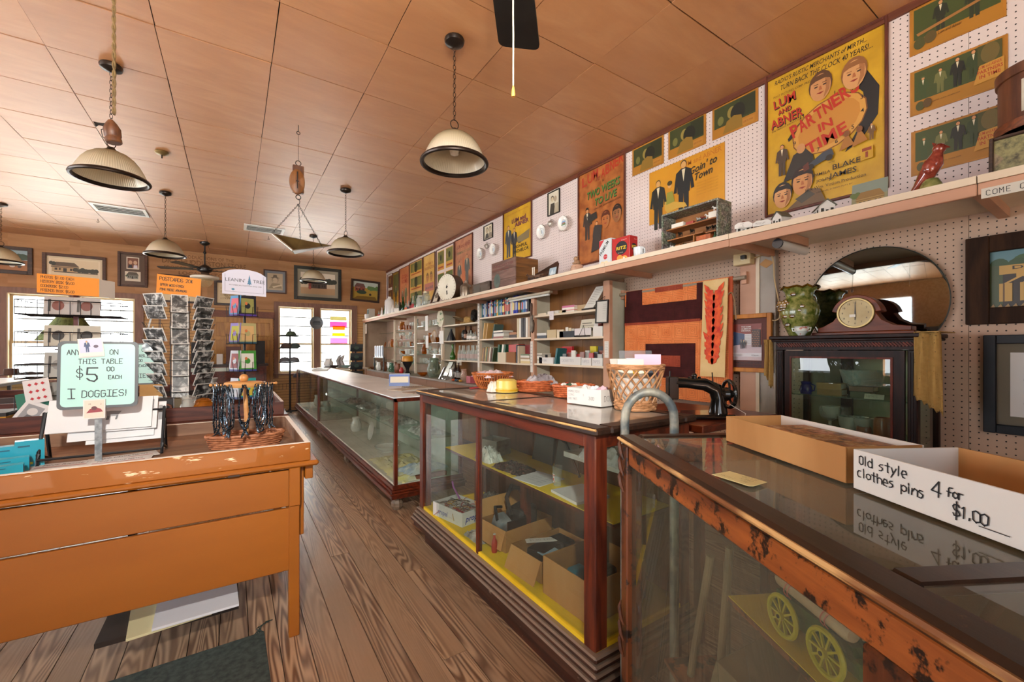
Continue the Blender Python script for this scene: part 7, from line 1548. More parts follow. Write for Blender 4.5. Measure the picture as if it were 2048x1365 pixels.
wallpic('folk_painting','wide rustic dark framed folk painting of a store right of the round mirror','picture',T,w-2*fw,h-2*fw,fw,M_rus,flat('241a10',.6),folk,None,.035)
A=wX(1966,671,XW-.03);B=wX(1966,864,XW-.03);w,h=.48,A.z-B.z;fw=.045
def pen(a): a.r(0,0,1,1,'b8b8b4').house(.2,.60,.7,.28,'8c8c88','4c4c4a').house(.2,.25,.7,.22,'9a9a96','5a5a58');a.r(.15,.56,.95,.6,'3a3a38').r(.15,.2,.95,.23,'4a4a48');[a.r(.2+.08*k,.40+.012*(k%3),.26+.08*k,.47,'6a6a68') for k in range(8)]
wallpic('framed_drawing','black framed pencil drawing of store buildings below the folk painting','picture',TX(A.y-fw,B.z+fw),w-2*fw,h-2*fw,fw,mott('black_frame','101114','1a1b20',4,.4,spec=.2),flat('b8b8b4',.6),pen,None,.03,mat_=flat('5e5848',.7),matw=.045)
# ---------------------------------------------------------------- on and in the display cases
ZM=1.0605
M_wick=mott('orange_wicker','8a4418','c8743a',30,.55);M_wick2=mott('red_orange_wicker','9a4a24','cf7244',34,.55);M_wick3=mott('tan_wicker','9a6a40','c8966a',26,.55)
def basket(label,c,rt,rb,h,mat,n=36,rows=7,sy=1.,rz=0,style='v'):
    t=thing('wicker_basket',label,'basket',c,0,'wicker baskets on the mahogany case')
    T=Matrix.Translation(c)@Matrix.Rotation(rz,4,'Z')
    g=GT(T)
    if style=='v':
        for k in range(n):
            a=2*PI*k/n;P=[((rb+(rt-rb)*f**.7)*math.cos(a),sy*(rb+(rt-rb)*f**.7)*math.sin(a),f*h) for f in(0,.25,.5,.75,1)];g.tube(P,.0042,4)
        g.o('stake',mat,t)['kind']='stuff'
        for j in(0,.5,.94,1.0):
            g=GT(T);r=rb+(rt-rb)*max(j,.001)**.7;g.tube([((r+.003)*math.cos(2*PI*k/30),sy*(r+.003)*math.sin(2*PI*k/30),h*j+.004) for k in range(30)],.006 if j in(0,1.0) else .0035,5,0,True);g.o('hoop',mat,t,True)
        g=GT(T);g.shell([(rb-.004,.004),((rb+rt)/2-.002,h*.45),(rt-.006,h-.01)],24,sy=sy);g.o('lining',mott('wicker_inner','5a2a10','8a4a24',30,.7),t)
    elif style=='weave':
        g=GT(T)
        for j in range(rows):
            f=(j+.5)/rows;r=rb+(rt-rb)*f;P=[]
            for k in range(2*n): a=2*PI*k/(2*n);q=r+.0035*(1 if (k//2+j)%2 else -1);P.append((q*math.cos(a),sy*q*math.sin(a),h*f))
            g.tube(P,h/rows*.52,4,0,True)
        g.o('weave',mat,t,True)['kind']='stuff'
        g=GT(T);P=[];
        for k in range(48): a=2*PI*k/48;P.append(((rt+.003*math.sin(k*2))*math.cos(a),sy*(rt+.003*math.sin(k*2))*math.sin(a),h+.002*math.cos(k*2)))
        g.tube(P,.006,5,0,True);g.o('rim',mat,t,True);g=GT(T);g.flat([(rb*math.cos(2*PI*k/24),sy*rb*math.sin(2*PI*k/24)) for k in range(24)],.004);g.o('bottom',mat,t)
    else:  # open diagonal lattice
        for sg in(-1,1):
            for k in range(n):
                a=2*PI*k/n;P=[]
                for i in range(7): f=i/6;r=rb+(rt-rb)*f+.003*sg;an=a+sg*f*1.05;P.append((r*math.cos(an),r*math.sin(an),.035+f*(h-.045)))
                g=GT(T);g.tube(P,.0045,5);g.o('strand',mat,t,True)
        g=GT(T)
        for j in range(4): g.tube([((rb+.006*math.sin(k*1.6+j*2))*math.cos(2*PI*k/40),(rb+.006*math.sin(k*1.6+j*2))*math.sin(2*PI*k/40),.006+.011*j) for k in range(40)],.008,5,0,True)
        g.o('plaited_base',mat,t,True)
        g=GT(T)
        for j in range(3): g.tube([((rt+.004*math.sin(k*1.6+j*2))*math.cos(2*PI*k/40),(rt+.004*math.sin(k*1.6+j*2))*math.sin(2*PI*k/40),h-.012+.007*j) for k in range(40)],.006,5,0,True)
        g.o('plaited_rim',mat,t,True)
        g=GT(T);g.flat([(rb*math.cos(2*PI*k/24),rb*math.sin(2*PI*k/24)) for k in range(24)],.003);g.o('bottom',mat,t)
    return t
def crumple(name,label,cat,c,rx,ry,h,mat,seed,rz=0,n=14,group=None,spike=1.):
    r_=random.Random(seed);g=GT(Matrix.Translation(c)@Matrix.Rotation(rz,4,'Z'));V=[];F=[]
    for j in range(n+1):
        for i in range(n+1):
            a,b=2*i/n-1,2*j/n-1;e=max(0,1-max(abs(a),abs(b))**3);z=h*e*(.55+spike*.45*r_.random());V.append((a*rx*(1+.08*r_.uniform(-1,1)),b*ry*(1+.08*r_.uniform(-1,1)),z+.001))
    for j in range(n):
        for i in range(n): k=j*(n+1)+i;F.append((k,k+1,k+n+2,k+n+1))
    g.add(V,F);N=len(V);g.flat([(-rx*.9,-ry*.9),(rx*.9,-ry*.9),(rx*.9,ry*.9),(-rx*.9,ry*.9)],.0006)
    return tag(g.o(name,mat,None,True,ang=.5),label,cat,group)
M_plas=glass('plastic_film','e6e8ea',.08,1,.35,'c8ccd0')
b1=wZ(985,776,ZM);basket('big open orange wicker basket at the far end of the mahogany case',b1,.148,.095,.105,M_wick,44)
crumple('plastic_bag','pink and clear plastic bag filling the big open wicker basket','bag',b1+Vector((0,0,.08)),.12,.12,.055,mott('pink_plastic','c8a0b0','dcd4d4',9,.2,coat=.4),3)
b2=wZ(1013,784,ZM);t=thing('yellow_tin','round yellow tin with white cloth standing between the two orange baskets','tin',b2);g=G();g.lathe([(.075,0),(.078,.008),(.077,.022),(.071,.026),(.068,.075),(.05,.085),(0,.088)],24,b2);g.o('tin_body',flat('d8ba5a',.35,0,.2),t,True);g=G();g.shell([(.079,.008),(.0795,.02)],24,b2);g.o('lid_band',flat('c89a1c',.35),t,True)
crumple('white_cloth','small white lumpy cloth tucked against the yellow tin','cloth',b2+Vector((-.075,.045,0)),.035,.035,.075,mott('white_fluff','cfc9bc','e2ddd2',20,.9),9)
b3=wZ(1075,783,ZM)+Vector((.0,.02,0));basket('oval orange woven basket holding a plastic bag, behind the lettered doll box',b3,.135,.125,.068,M_wick2,30,6,.62,-.35,'weave')
crumple('plastic_bag','grey plastic bag heaped in the oval woven basket','bag',b3+Vector((.03,-.02,.045)),.11,.06,.075,mott('grey_bag','7a7478','b4b0b2',9,.2,coat=.5),4,-.35)
b4=wZ(1150,795,ZM)+Vector((.02,.03,0));basket('orange woven basket half hidden by the lettered doll box',b4,.125,.115,.068,M_wick2,30,6,.7,-.45,'weave')
for i,(dx,dy,c,lb) in enumerate(((-.09,.03,'d8d4cc','white'),(-.06,.0,'3a5a44','green'),(-.04,.05,'b83428','red'),(-.02,-.01,'e0ddd4','pale'),(.04,.0,'c8602c','orange'))):
    crumple('fabric_scrap',f'{lb} fabric scrap on top of the basket behind the doll box','fabric',b4+Vector((dx*.7,dy*.7,.05)),.03,.028,.035,flat(c,.8),20+i,.4*i,8)
# lettered white box
def tray_box(name,label,T,w,d,h,mo,mi,th=.004,cat='box',back_up=0):
    t=thing(name,label,cat,T.translation)
    g=GT(T);g.box(0,w,0,th,0,h,0);g.o('front_wall',mo,t,bevel=.0008);g=GT(T);g.box(0,w,d-th,d,0,h+back_up,0);g.o('back_wall',mo if mi is None else mi,t)
    g=GT(T);g.box(0,th,th,d-th,0,h);g.o('end_wall',mo,t);g=GT(T);g.box(w-th,w,th,d-th,0,h);g.o('end_wall',mo,t);g=GT(T);g.box(th,w-th,th,d-th,0,th);g.o('bottom',mi or mo,t);return t
A=wZ(1134,806,ZM);B=wZ(1202,815,ZM);C_=wZ(1233,811,ZM);d=(B-A);w=d.length;ang=math.atan2(d.y,d.x);T=Matrix.Translation(A)@Matrix.Rotation(ang,4,'Z');M_wbox=flat('d6d3cc',.6);M_kraft=mott('kraft_cardboard','a8753f','ba8850',6,.75,0,(1,1,.2));M_kraftd=mott('kraft_inside','8a5c2c','a0703c',6,.8)
t=tray_box('card_box','white lettered cardboard box reading DOLL beside the tall lattice basket',T,w,.15,.082,M_wbox,M_kraft)
a=Art(T@frame((0,-.0006,0),(1,0,0),(0,0,1)),w,.082);a.hw('HANDMADE CROCHET',.04,.72,.13,'4a4a54',None,3.5).hw('CLOTHES',.05,.50,.13,'4a4a54',None,4.0).hw('SHOE TREES',.05,.26,.13,'4a4a54',None,4.2).hw('3.00',.66,.34,.20,'2a2a34',None,4.2).hw('$',.5,.55,.10,'4a4a54');a.out('print',t)
a=Art(T@frame((w+.0006,0,0),(0,1,0),(0,0,1)),.15,.082);a.hw('DOLL',.16,.30,.32,'2a2a30',None,6);a.out('print',t)
for i,(x,c) in enumerate(((.03,'d8d6d2'),(.09,'cfd6da'),(.14,'d8b8c4'))): crumple('tissue',f'{("white","pale blue","pink")[i]} tissue poking out of the white doll box','paper',T@Vector((x+.03,.08,.05)),.03,.04,.05,flat(c,.8),30+i,.5*i,8)
# tall lattice basket
b6=wZ(1270,818,ZM)+Vector((.0,.0,0));basket('tall tan lattice wicker basket full of packets near the grey pipe arch',b6,.128,.088,.205,M_wick3,17,style='lattice')
for i,(dx,dy,rz,tl,c,lb,wd) in enumerate(((-.05,.0,.3,.25,'d4d0c4','cream lettered packet at the left of the tall basket',.11),(-.03,-.04,-.2,.3,'cfc9b4','cream folded packet in front of the tall basket',.12),(.02,.02,.1,.15,'c8d0d8','pale card at the back of the tall basket',.10),(.06,.0,-.3,.2,'d89ab4','pink bagged packet at the right of the tall basket',.12),(.02,-.05,.2,.35,'d8b42c','yellow packet with a dark bird shape in the tall basket',.06),(.065,-.05,-.1,.4,'3a4450','dark blue packet in the tall basket',.06))):
    g=GT(Matrix.Translation(b6+Vector((dx*.835+dy*.55,-dx*.55+dy*.835,.09+ (.02 if i==3 else 0))))@Matrix.Rotation(-.58+rz,4,'Z')@Matrix.Rotation(-tl,4,'X'));h_=.15 if i not in(4,5) else .125;g.box(-wd/2,wd/2,-.004,.004,0,h_);tag(g.o('packet',flat(c,.4,0,.2)),lb,'packet','packets in the tall basket')
g=GT(Matrix.Translation(b6+Vector((.055,.02,.15)))@Matrix.Rotation(-.6,4,'Z')@Matrix.Rotation(-.3,4,'X'));g.box(-.09,.07,-.003,.003,0,.13);tag(g.o('plastic_bag',M_plas),'clear zip bag standing up at the back of the tall basket','bag')
g=GT(Matrix.Translation(b6));g.lathe([(.07,.02),(.10,.12),(.105,.15),(0,.16)],16);tag(g.o('packet_filling',mott('packet_mix','b8b4aa','dcd8d0',30,.5),None,True),'pale mass of packets inside the tall lattice basket','packet')
p=wZ(1015,803,ZM);g=GT(Matrix.Translation((1.19,2.0,ZM))@Matrix.Rotation(.2,4,'Z'));g.box(-.02,.02,-.14,-.02,0,.001);tag(g.o('price_card',flat('c8b088',.6)),'tan card strip lying near the front edge of the mahogany case','card')
p=wZ(955,776,ZM);g=GT(Matrix.Translation(p)@Matrix.Rotation(.5,4,'Z'));g.prism([(-.1,0),(0,-.03),(.12,-.01),(.1,.05),(-.04,.05)],0,.0012);tag(g.o('red_paper',flat('c0404a',.6)),'red paper lying under the big wicker basket','paper')
# sewing machine on its small wooden table
sp=Vector((1.97,1.27,1.0));t=thing('sewing_table','small brown wooden table under the black sewing machine','table',(2.0,1.3,0));g=G();g.box(1.74,2.42,1.10,1.72,.965,.998);g.o('table_top',M_maho,t,bevel=.004)
for x in(1.77,2.37):
    for y in(1.13,1.67): G().box(x,x+.035,y,y+.035,0,.965).o('leg',M_mahoz,t)
ax=Vector((.835,-.55,0)).normalized();T=frame(sp,ax,(.55,.835,0));M_sm=mott('black_enamel','0a0a09','171715',8,.18,coat=.5)
t=thing('sewing_machine','antique black hand wheel sewing machine with a paper price tag','sewing machine',sp)
g=GT(T);g.box(-.19,.15,-.09,.09,0,.022);g.o('bed',M_sm,t,bevel=.008)
g=GT(T);g.tube([(.10,0,.02),(.10,0,.09),(.085,0,.14),(.03,0,.165),(-.06,0,.172),(-.12,0,.175)],[.045,.033,.036,.032,.026,.028],12);g.o('arm',M_sm,t,True)
g=GT(T);g.box(-.158,-.108,-.026,.026,.09,.205);g.cyl((-.135,0,.09),(-.135,0,.035),.007);g.cyl((-.145,0,.2),(-.145,0,.235),.004);g.o('head',M_sm,t,bevel=.006)
g=GT(T);g.cyl((-.02,0,.165),(-.02,0,.20),.012);g.ball((-.02,0,.208),.014,8);g.ball((-.045,0,.195),.010,6);g.ball((.005,0,.195),.010,6);g.o('tension_knob',M_sm,t,True)
g=GT(T);g.cyl((.075,0,.165),(.07,0,.225),.003);g.o('spool_pin',M_sm,t)
g=GT(T);g.T=T@frame((.155,0,.115),(0,1,0),(0,0,1));g.tube([(.068*math.cos(k*PI/14),.068*math.sin(k*PI/14),0) for k in range(28)],.009,7,0,True)
for k in range(5): an=2*PI*k/5+.3;g.tube([(0,0,0),(.034*math.cos(an+.25),.034*math.sin(an+.25),0),(.065*math.cos(an),.065*math.sin(an),0)],.006,6)
g.lathe([(.03,-.03),(.035,-.01),(.024,.008),(.016,.022),(0,.024)],14);g.o('hand_wheel',M_sm,t,True)
g=GT(T);g.cyl((.11,0,.115),(.15,0,.115),.03,n=14);g.o('wheel_hub',M_sm,t,True)
g=G();tg=sp+ax*.13+Vector((-.04,-.125,-.035));g.tube([sp+ax*.13+Vector((-.02,-.04,.07)),tg+Vector((.0,-.005,.07)),tg+Vector((0,0,.055))],.0012,4);g.o('tag_string',flat('d8d4cc',.7),t)
g=GT(frame(tg,ax,(0,0,1)));g.prism([(-.02,-.035),(.02,-.035),(.02,.035),(.012,.05),(-.012,.05),(-.02,.035)],0,.001);g.o('price_tag',flat('d6d4cc',.6),t)
# grey pipe arch
hc=Vector((1.235,.985,0));hx=Vector((.835,-.55,0));t=thing('pipe_arch','grey galvanised pipe arch with worn paint standing behind the near showcase','pipe arch',hc);M_pipe=mott('worn_grey_pipe','565e60','a09c8c',18,.5,.3)
P=[hc-hx*.088+Vector((0,0,z)) for z in(0,.4,.8,1.0,1.08)]+[hc+hx*(-.088*math.cos(k*PI/12))+Vector((0,0,1.095+.095*math.sin(k*PI/12))) for k in range(1,12)]+[hc+hx*.088+Vector((0,0,z)) for z in(1.08,1.0,.8,.4,0)]
g=G();g.tube(P,.0155,12);g.o('bent_pipe',M_pipe,t,True)
# ------------- inside the middle case
ZI=.2625;ZSH=.6535
A=wZ(920,1050,ZI);T=Matrix.Translation(Vector((1.155,2.30,ZI)))@Matrix.Rotation(.22,4,'Z')
t=tray_box('eyeglass_box','white open box printed with blue letters full of old eyeglasses','',.0,0,0,0,0) if 0 else tray_box('eyeglass_box','white open box printed with blue letters full of old eyeglasses',T,.20,.30,.085,flat('cfd0ce',.5),flat('b8b8b4',.6))
a=Art(T@frame((0,-.0006,0),(1,0,0),(0,0,1)),.20,.085);a.t('propel',.46,.28,.42,'1f3f9a',.70,.03,.3);a.out('print',t)
a=Art(T@frame((-.0006,.30,0),(0,-1,0),(0,0,1)),.30,.085);a.t('propel',.35,.30,.36,'6a7aa8',.36,.03,.3);a.out('print',t)
re=random.Random(5)
for i in range(12):
    q=T@Vector((re.uniform(.045,.155),re.uniform(.05,.25),.058+.012*(i%3)));g=GT(Matrix.Translation(q)@Matrix.Rotation(re.uniform(0,6),4,'Z')@Matrix.Rotation(re.uniform(-.5,.5),4,'X'));c=('2a1c14','b8923c','1c1c1c','8a3a24','a02028','4a4a4c')[i%6]
    for s_ in(-1,1): g.tube([(s_*.03+.024*math.cos(k*PI/6),.02*math.sin(k*PI/6),0) for k in range(12)],.0022,5,0,True);g.tube([(s_*.054,0,0),(s_*.056,-.05,.004),(s_*.05,-.09,-.006)],.0018,4)
    g.tube([(-.007,.005,0),(0,.01,0),(.007,.005,0)],.002,4);nm={'2a1c14':'brown','b8923c':'gold','1c1c1c':'black','8a3a24':'tortoise','a02028':'red','4a4a4c':'grey'}[c]
    tag(g.o('eyeglasses',flat(c,.3,.3 if c=='b8923c' else 0),None,True),f'{nm} rimmed eyeglasses, {("lower","upper")[i//6]} pair in the white printed box','eyeglasses','eyeglasses in the box')
g=G();g.tube([T@Vector((.16,.22,.08)),T@Vector((.13,.25,.16)),T@Vector((.12,.25,.20))],.006,6);tag(g.o('purple_handle',flat('8a3a8a',.4),None,True),'purple temple tip sticking up from the eyeglass box','eyeglasses')
crumple('button_bag','clear bag of blue and orange beads behind the left carton','bag',(1.50,2.26,ZI),.10,.13,.08,mott('bead_mix','4a5a8a','c87a3c',60,.3,coat=.5,lo=.45,hi=.55),41,0,16);crumple('plastic_bag','clear plastic bag lying in front of the eyeglass box','bag',(1.18,2.13,ZI),.06,.09,.04,mott('clear_bag_grey','6a6a68','b8b8b4',20,.15,coat=.6),42)
crumple('plastic_bag','dark plastic bag at the back left of the case floor','bag',(1.5,2.55,ZI),.09,.1,.09,mott('dark_bag','3a3a3a','6a6866',12,.2,coat=.5),43)
def carton(label,T,w,d,h,flaps,mat=M_kraft):
    t=tray_box('cardboard_carton',label,T,w,d,h,mat,M_kraftd,.004)
    for side,ang,ln in flaps:
        if side=='f': M=T@Matrix.Translation((0,.0,h))@Matrix.Rotation(ang,4,'X');g=GT(M);g.box(.004,w-.004,-ln,0,-.003,0)
        elif side=='b': M=T@Matrix.Translation((0,d,h))@Matrix.Rotation(-ang,4,'X');g=GT(M);g.box(.004,w-.004,0,ln,-.003,0)
        elif side=='l': M=T@Matrix.Translation((0,0,h))@Matrix.Rotation(-ang,4,'Y');g=GT(M);g.box(-ln,0,.004,d-.004,-.003,0)
        else: M=T@Matrix.Translation((w,0,h))@Matrix.Rotation(ang,4,'Y');g=GT(M);g.box(0,ln,.004,d-.004,-.003,0)
        g.o('flap',mat,t)
    return t
M_bagb=mott('black_bag_nylon','101114','25272a',20,.6);M_gryf=mott('grey_strap','5a6064','8a9094',10,.6)
T1=Matrix.Translation((1.20,1.88,ZI))@Matrix.Rotation(.10,4,'Z');carton('left brown carton holding black camera bags',T1,.34,.24,.115,[('l',1.25,.10),('b',-.9,.10)])
def lump(name,label,cat,T,w,d,h,m,parts=None):
    g=GT(T);g.box(-w/2,w/2,-d/2,d/2,0,h);o=g.o(name,m,None,False,bevel=min(w,d,h)*.22);o.modifiers['bevel'].segments=3;return tag(o,label,cat)
o=lump('camera_bag','black zipped camera bag in the left carton','bag',T1@Matrix.Translation((.22,.13,.02))@Matrix.Rotation(.3,4,'Z'),.17,.13,.15,M_bagb)
g=GT(T1);g.tube([(.12,.10,.14),(.14,.17,.22),(.20,.20,.27),(.26,.2,.24)],.012,6);g.tube([(.02,.1,.14),(.05,.16,.19),(.11,.18,.17)],.009,6);tag(g.o('bag_strap',M_bagb,None,True),'black nylon strap looping above the left carton','strap')
lump('film_box','flat black film box standing at the front of the left carton','box',T1@Matrix.Translation((.11,.04,.05)),.13,.015,.09,flat('15161a',.4));lump('grey_case','light grey soft case at the left of the left carton','case',T1@Matrix.Translation((.06,.15,.03))@Matrix.Rotation(.4,4,'X'),.08,.09,.13,M_gryf)
T2=Matrix.Translation((1.18,1.545,ZI))@Matrix.Rotation(.06,4,'Z');carton('middle brown carton holding black cassette players',T2,.33,.235,.10,[('l',1.15,.11)])
lump('tape_player','black tape player lying in the middle carton','player',T2@Matrix.Translation((.13,.13,.045))@Matrix.Rotation(.2,4,'Z'),.15,.11,.05,flat('1a1b1e',.35));lump('tape_player','second black tape player at the back of the middle carton','player',T2@Matrix.Translation((.25,.13,.04)),.09,.12,.06,flat('202124',.35))
g=GT(T2@Matrix.Translation((.17,.17,.097))@Matrix.Rotation(-.5,4,'Z'));g.box(-.1,.1,-.022,.022,0,.002);o=tag(g.o('label_card',flat('cfcac4',.6)),'white lettered card strip lying on the black tape players','card');a=Art(g.T@Matrix.Translation((-.1,-.022,.002)),.2,.044);a.hw('$5.00 EACH',.1,.3,.4,'3a3a40');a.out('print',o)
g=GT(T2@Matrix.Translation((.06,.05,.09)));g.box(0,.1,0,.05,0,.003);tag(g.o('blue_card',flat('8aa8b8',.5)),'pale blue card at the front of the middle carton','card')
T3=Matrix.Translation((1.155,1.20,ZI))@Matrix.Rotation(.03,4,'Z');carton('right brown carton nearest the front corner of the mahogany case',T3,.34,.29,.165,[('r',1.3,.08)])
lump('blue_box','small teal and black box inside the right carton','box',T3@Matrix.Translation((.10,.18,.02)),.08,.05,.11,flat('1f6a80',.4));lump('black_case','black case inside the right carton','case',T3@Matrix.Translation((.2,.12,.02)),.11,.08,.11,M_bagb)
bottle_thing('red_bottle','small red bottle between the mullion and the left carton','bottle',Vector((1.16,1.93,ZI)),.095,.016,flat('a02818',.3),.3,cap='d8d4cc')
# shelf of the middle case
crumple('bead_bag','clear bag of dark beads on the yellow shelf','bag',(1.345,2.02,ZSH),.075,.125,.04,mott('dark_beads','141218','5a3a34',70,.25,coat=.6,lo=.5,hi=.62),50,.1,18)
for i,(x,y,rz) in enumerate(((1.36,1.80,.15),(1.37,1.49,-.08))):
    g=GT(Matrix.Translation((x,y,ZSH))@Matrix.Rotation(rz,4,'Z'));g.box(-.10,.09,-.10,.10,0,.003 if i==0 else .012);o=tag(g.o('paper_sheet',flat('cfcdd0',.6)),('lettered white paper sheet left of the printed glass on the yellow shelf','white folded cloth papers right of the printed glass on the yellow shelf')[i],'paper');
    if i==0:
        a=Art(g.T@frame((.09,-.10,.003),(0,1,0),(-1,0,0)),.2,.19)
        for k in range(4): a.hw('HAND CROCHET ITEMS'[:16-2*k],.15,.7-.15*k,.07,'5a5a70')
        a.out('print',o)
p=Vector((1.365,1.655,ZSH));t=thing('shot_glass','clear printed drinking glass on the yellow shelf','glass',p);g=G();g.shell([(.019,.0),(.021,.03),(.025,.10)],18,p);g.flat([(p.x+.019*math.cos(k*PI/8),p.y+.019*math.sin(k*PI/8)) for k in range(16)],p.z+.006);g.o('glass_body',M_gc2,t,True)
g=G();V=[];F=[]
for i in range(8):
    an=PI*.72+i*.16
    for zz in(.018,.062): r_=.0205+.0045*zz/.1+.0006;V.append((p.x+r_*math.cos(an),p.y+r_*math.sin(an),p.z+zz+.002*(i%2)))
for i in range(7):F.append((2*i,2*i+2,2*i+3,2*i+1))
g.add(V,F);g.o('red_white_print',mott('glass_print','b8362c','e0dcd8',70,.4,lo=.48,hi=.52),t)
T=Matrix.Translation((1.40,2.30,ZSH))@Matrix.Rotation(.3,4,'Z');t=tray_box('photo_tin','grey open box with printed lettering at the left end of the yellow shelf',T,.14,.16,.10,mott('grey_box_print','6a6a60','9a988a',8,.5),flat('4a4a44',.6));a=Art(T@frame((0,-.0006,0),(1,0,0),(0,0,1)),.14,.1);a.hw('EYEGLASS CHAIN',.05,.55,.14,'2a2a26',None,4).hw('$3 EA',.1,.25,.14,'2a2a26');a.out('print',t)
crumple('plastic_bag','clear bag hanging over the front of the grey printed box','bag',(1.33,2.28,ZSH),.06,.09,.09,mott('clear_bag_w','9a9a92','d8d8d0',20,.15,coat=.6),52)
def mesh_mat():
    k=NT('bead_mesh');x=k.n('TexBrick');k.l(k.coord((60,60,60),0,'Generated'),x.inputs['Vector']);x.inputs['Color1'].default_value=L('6a645c');x.inputs['Color2'].default_value=L('4a453f');x.inputs['Mortar'].default_value=L('1a1816');return k.fin(x.outputs[0],.4,.4)
M_mesh=mesh_mat()
for i,y in enumerate((2.04,1.82)): g=GT(frame((1.56,y+.10,ZSH+.005),(0,-1,0),(.12,0,1)));g.prism([(0,0),(.20,0),(.19,.17),(.02,.19)],-.01,0);tag(g.o('beaded_purse',M_mesh),('left','right')[i]+' dark beaded mesh purse standing at the back of the yellow shelf','purse','beaded purses')
g=G();g.tube([(1.53,1.93,ZSH+.22),(1.53,1.78,ZSH+.17),(1.53,1.70,ZSH+.06),(1.53,1.67,ZSH+.01)],.007,6);tag(g.o('purse_strap',M_bagb,None,True),'black strap hanging beside the beaded purses','strap')
crumple('crochet_doily','white crochet bundle hanging at the top right inside the mahogany case','doily',(1.44,1.36,.84),.10,.13,.10,mott('white_crochet','bab6ae','d8d6d0',40,.9),55)
g=G();g.box(1.36,1.58,1.23,1.6,.815,.84);tag(g.o('linen_stack',mott('linen','b4b0a4','d2cec4',10,.9)),'flat linen under the white crochet bundle in the mahogany case','linen')
for x,y in((1.38,1.25),(1.56,1.25),(1.38,1.58),(1.56,1.58)): pass
g=GT(frame((1.20,2.0,.955),(0,-1,0),(0,0,1)));g.tube([(0,0,0),(.2,-.0,0),(.32,-.0,0)],.013,8);tag(g.o('teal_umbrella',mott('teal_cloth','1f7a6a','2a4a9a',9,.4),None,True),'rolled teal and blue cloth hanging inside the top of the mahogany case','cloth')
# ------------- inside the far cases
crumple('map_cloth','crumpled pale printed map cloth on the floor of the long aisle case','cloth',(1.36,3.95,.229),.22,.42,.07,mott('map_print','c4bfa8','d8c88a',7,.8,lo=.3,hi=.7),60,0,22)
crumple('blue_cloth','folded pale blue cloth at the near end of the long aisle case','cloth',(1.42,3.62,.27),.2,.13,.06,mott('blue_white_cloth','8aa0b8','d8d8d2',9,.8),61,.2,14)
crumple('yellow_cloth','folded pale yellow cloth in front of the blue one in the long aisle case','cloth',(1.35,3.54,.23),.2,.09,.05,mott('yellow_white_cloth','d8cc7a','dedacc',9,.8),62,.1,12)
g=GT(Matrix.Translation((1.42,3.47,.229)));g.box(-.12,.16,-.02,.02,0,.035);tag(g.o('wood_block',flat('8a4a34',.5)),'brown wooden strip at the near end of the long aisle case','wood')
for i,(y,kd,k) in enumerate(((4.6,'bowl',1.6),(5.3,'plate',1.5),(6.0,'pitcher',1.2),(7.6,'bowl',1.8),(8.2,'pitcher',1.3),(8.8,'bowl',1.4),(9.3,'vase',1.2))): tag(ware(kd,(1.4,y,.229),k,None).o('white_'+kd,M_gmilk,None,True),f'white china {kd}, {ORD[i]} along the floor of the aisle cases',kd)
for i,y in enumerate((3.75,4.4,5.1,5.8,6.5)): crumple('plastic_bag',f'clear bagged item, {ORD[i]} along the glass shelf of the long aisle case','bag',(1.5,y,.569),.12,.18,.07,mott(f'clear_bag_{i}','8a8a84','d0d0ca',14,.15,coat=.6),70+i)
# ------------- on top of the far cases
ZF=.9495
p=wZ(800,772,ZF);T=Matrix.Translation(p+Vector((-.1,0,0)))@Matrix.Rotation(-.35,4,'Z');bc=[('3a5a9a','d8d0b8'),('d8d4cc','2a4a8a'),('3a6aa8','d8d4cc'),('6a7a4a','3a4a3a'),('4a5a9a','c8c4bc'),('8a8a6a','5a6a8a')]
for i,(c,e) in enumerate(bc[::-1]):
    g=GT(T@Matrix.Translation((-.02+.0*i,.20-.036*i,0))@Matrix.Rotation(-.18,4,'X'));g.box(0,.215,0,.018,0,.125,0);g.box(.012,.203,-.0008,0,.035,.10,1);g.box(0,.215,-.0009,0,.108,.12,2);tag(g.o('comic_book',[flat(c,.4),flat(e,.5),flat('2a5ab0',.4)]),f'{ORD[5-i]} picture book from the front in the leaning row on the aisle case','book','picture books on the aisle case')
g=GT(T);g.box(.03,.19,-.04,-.036,.02,.07);g.o('x',flat('d8c8a4')) if 0 else None
for i,(u,v,w_,d_,c,lb) in enumerate(((810,779,.30,.18,'b8a890','tan open booklet in front of the picture books'),(835,786,.22,.16,'a89a8a','brown magazine at the near edge of the aisle case top'),(860,775,.26,.18,'b4a690','spiral bound notebook right of the picture books'))):
    q=wZ(u,v,ZF);g=GT(Matrix.Translation((min(q.x,1.56),q.y,ZF))@Matrix.Rotation(.5-.2*i,4,'Z'));g.box(-w_/2,w_/2,-d_/2,d_/2,0,.006+.002*i);o=tag(g.o('booklet',mott('booklet_'+str(i),c,'8a7a6a',9,.5)),lb,'booklet')
    if i==2:
        g2=G();g2.T=g.T
        for k in range(12): g2.box(-w_/2+.01+.02*k,-w_/2+.02+.02*k,d_/2-.02,d_/2-.005,.0101,.013)
        r_=g2.o('spiral',M_iron,o)
t=thing('window_table','white topped table below the right rear window','table',(2.1,10.3,0));G().box(1.62,2.6,9.95,10.7,.90,.93).o('table_top',M_shw,t)
for x in(1.65,2.53):
    for y in(9.98,10.63): G().box(x,x+.04,y,y+.04,0,.90).o('leg',M_shp,t)
def wt(u,dy=0): q=wY(u,V0,10.12+dy);q.z=.931;return q
p=wt(657);t=thing('china_pitcher','white jug on a dark bowl before the rear window','jug',p);g=ware('pitcher',p+Vector((0,0,.03)),1.7,None);g.o('jug_body',M_milk,t,True);g=G();g.lathe([(.06,0),(.12,.03),(.125,.04),(0,.035)],16,p);g.o('dark_bowl',flat('3a2e2a',.4),t,True)
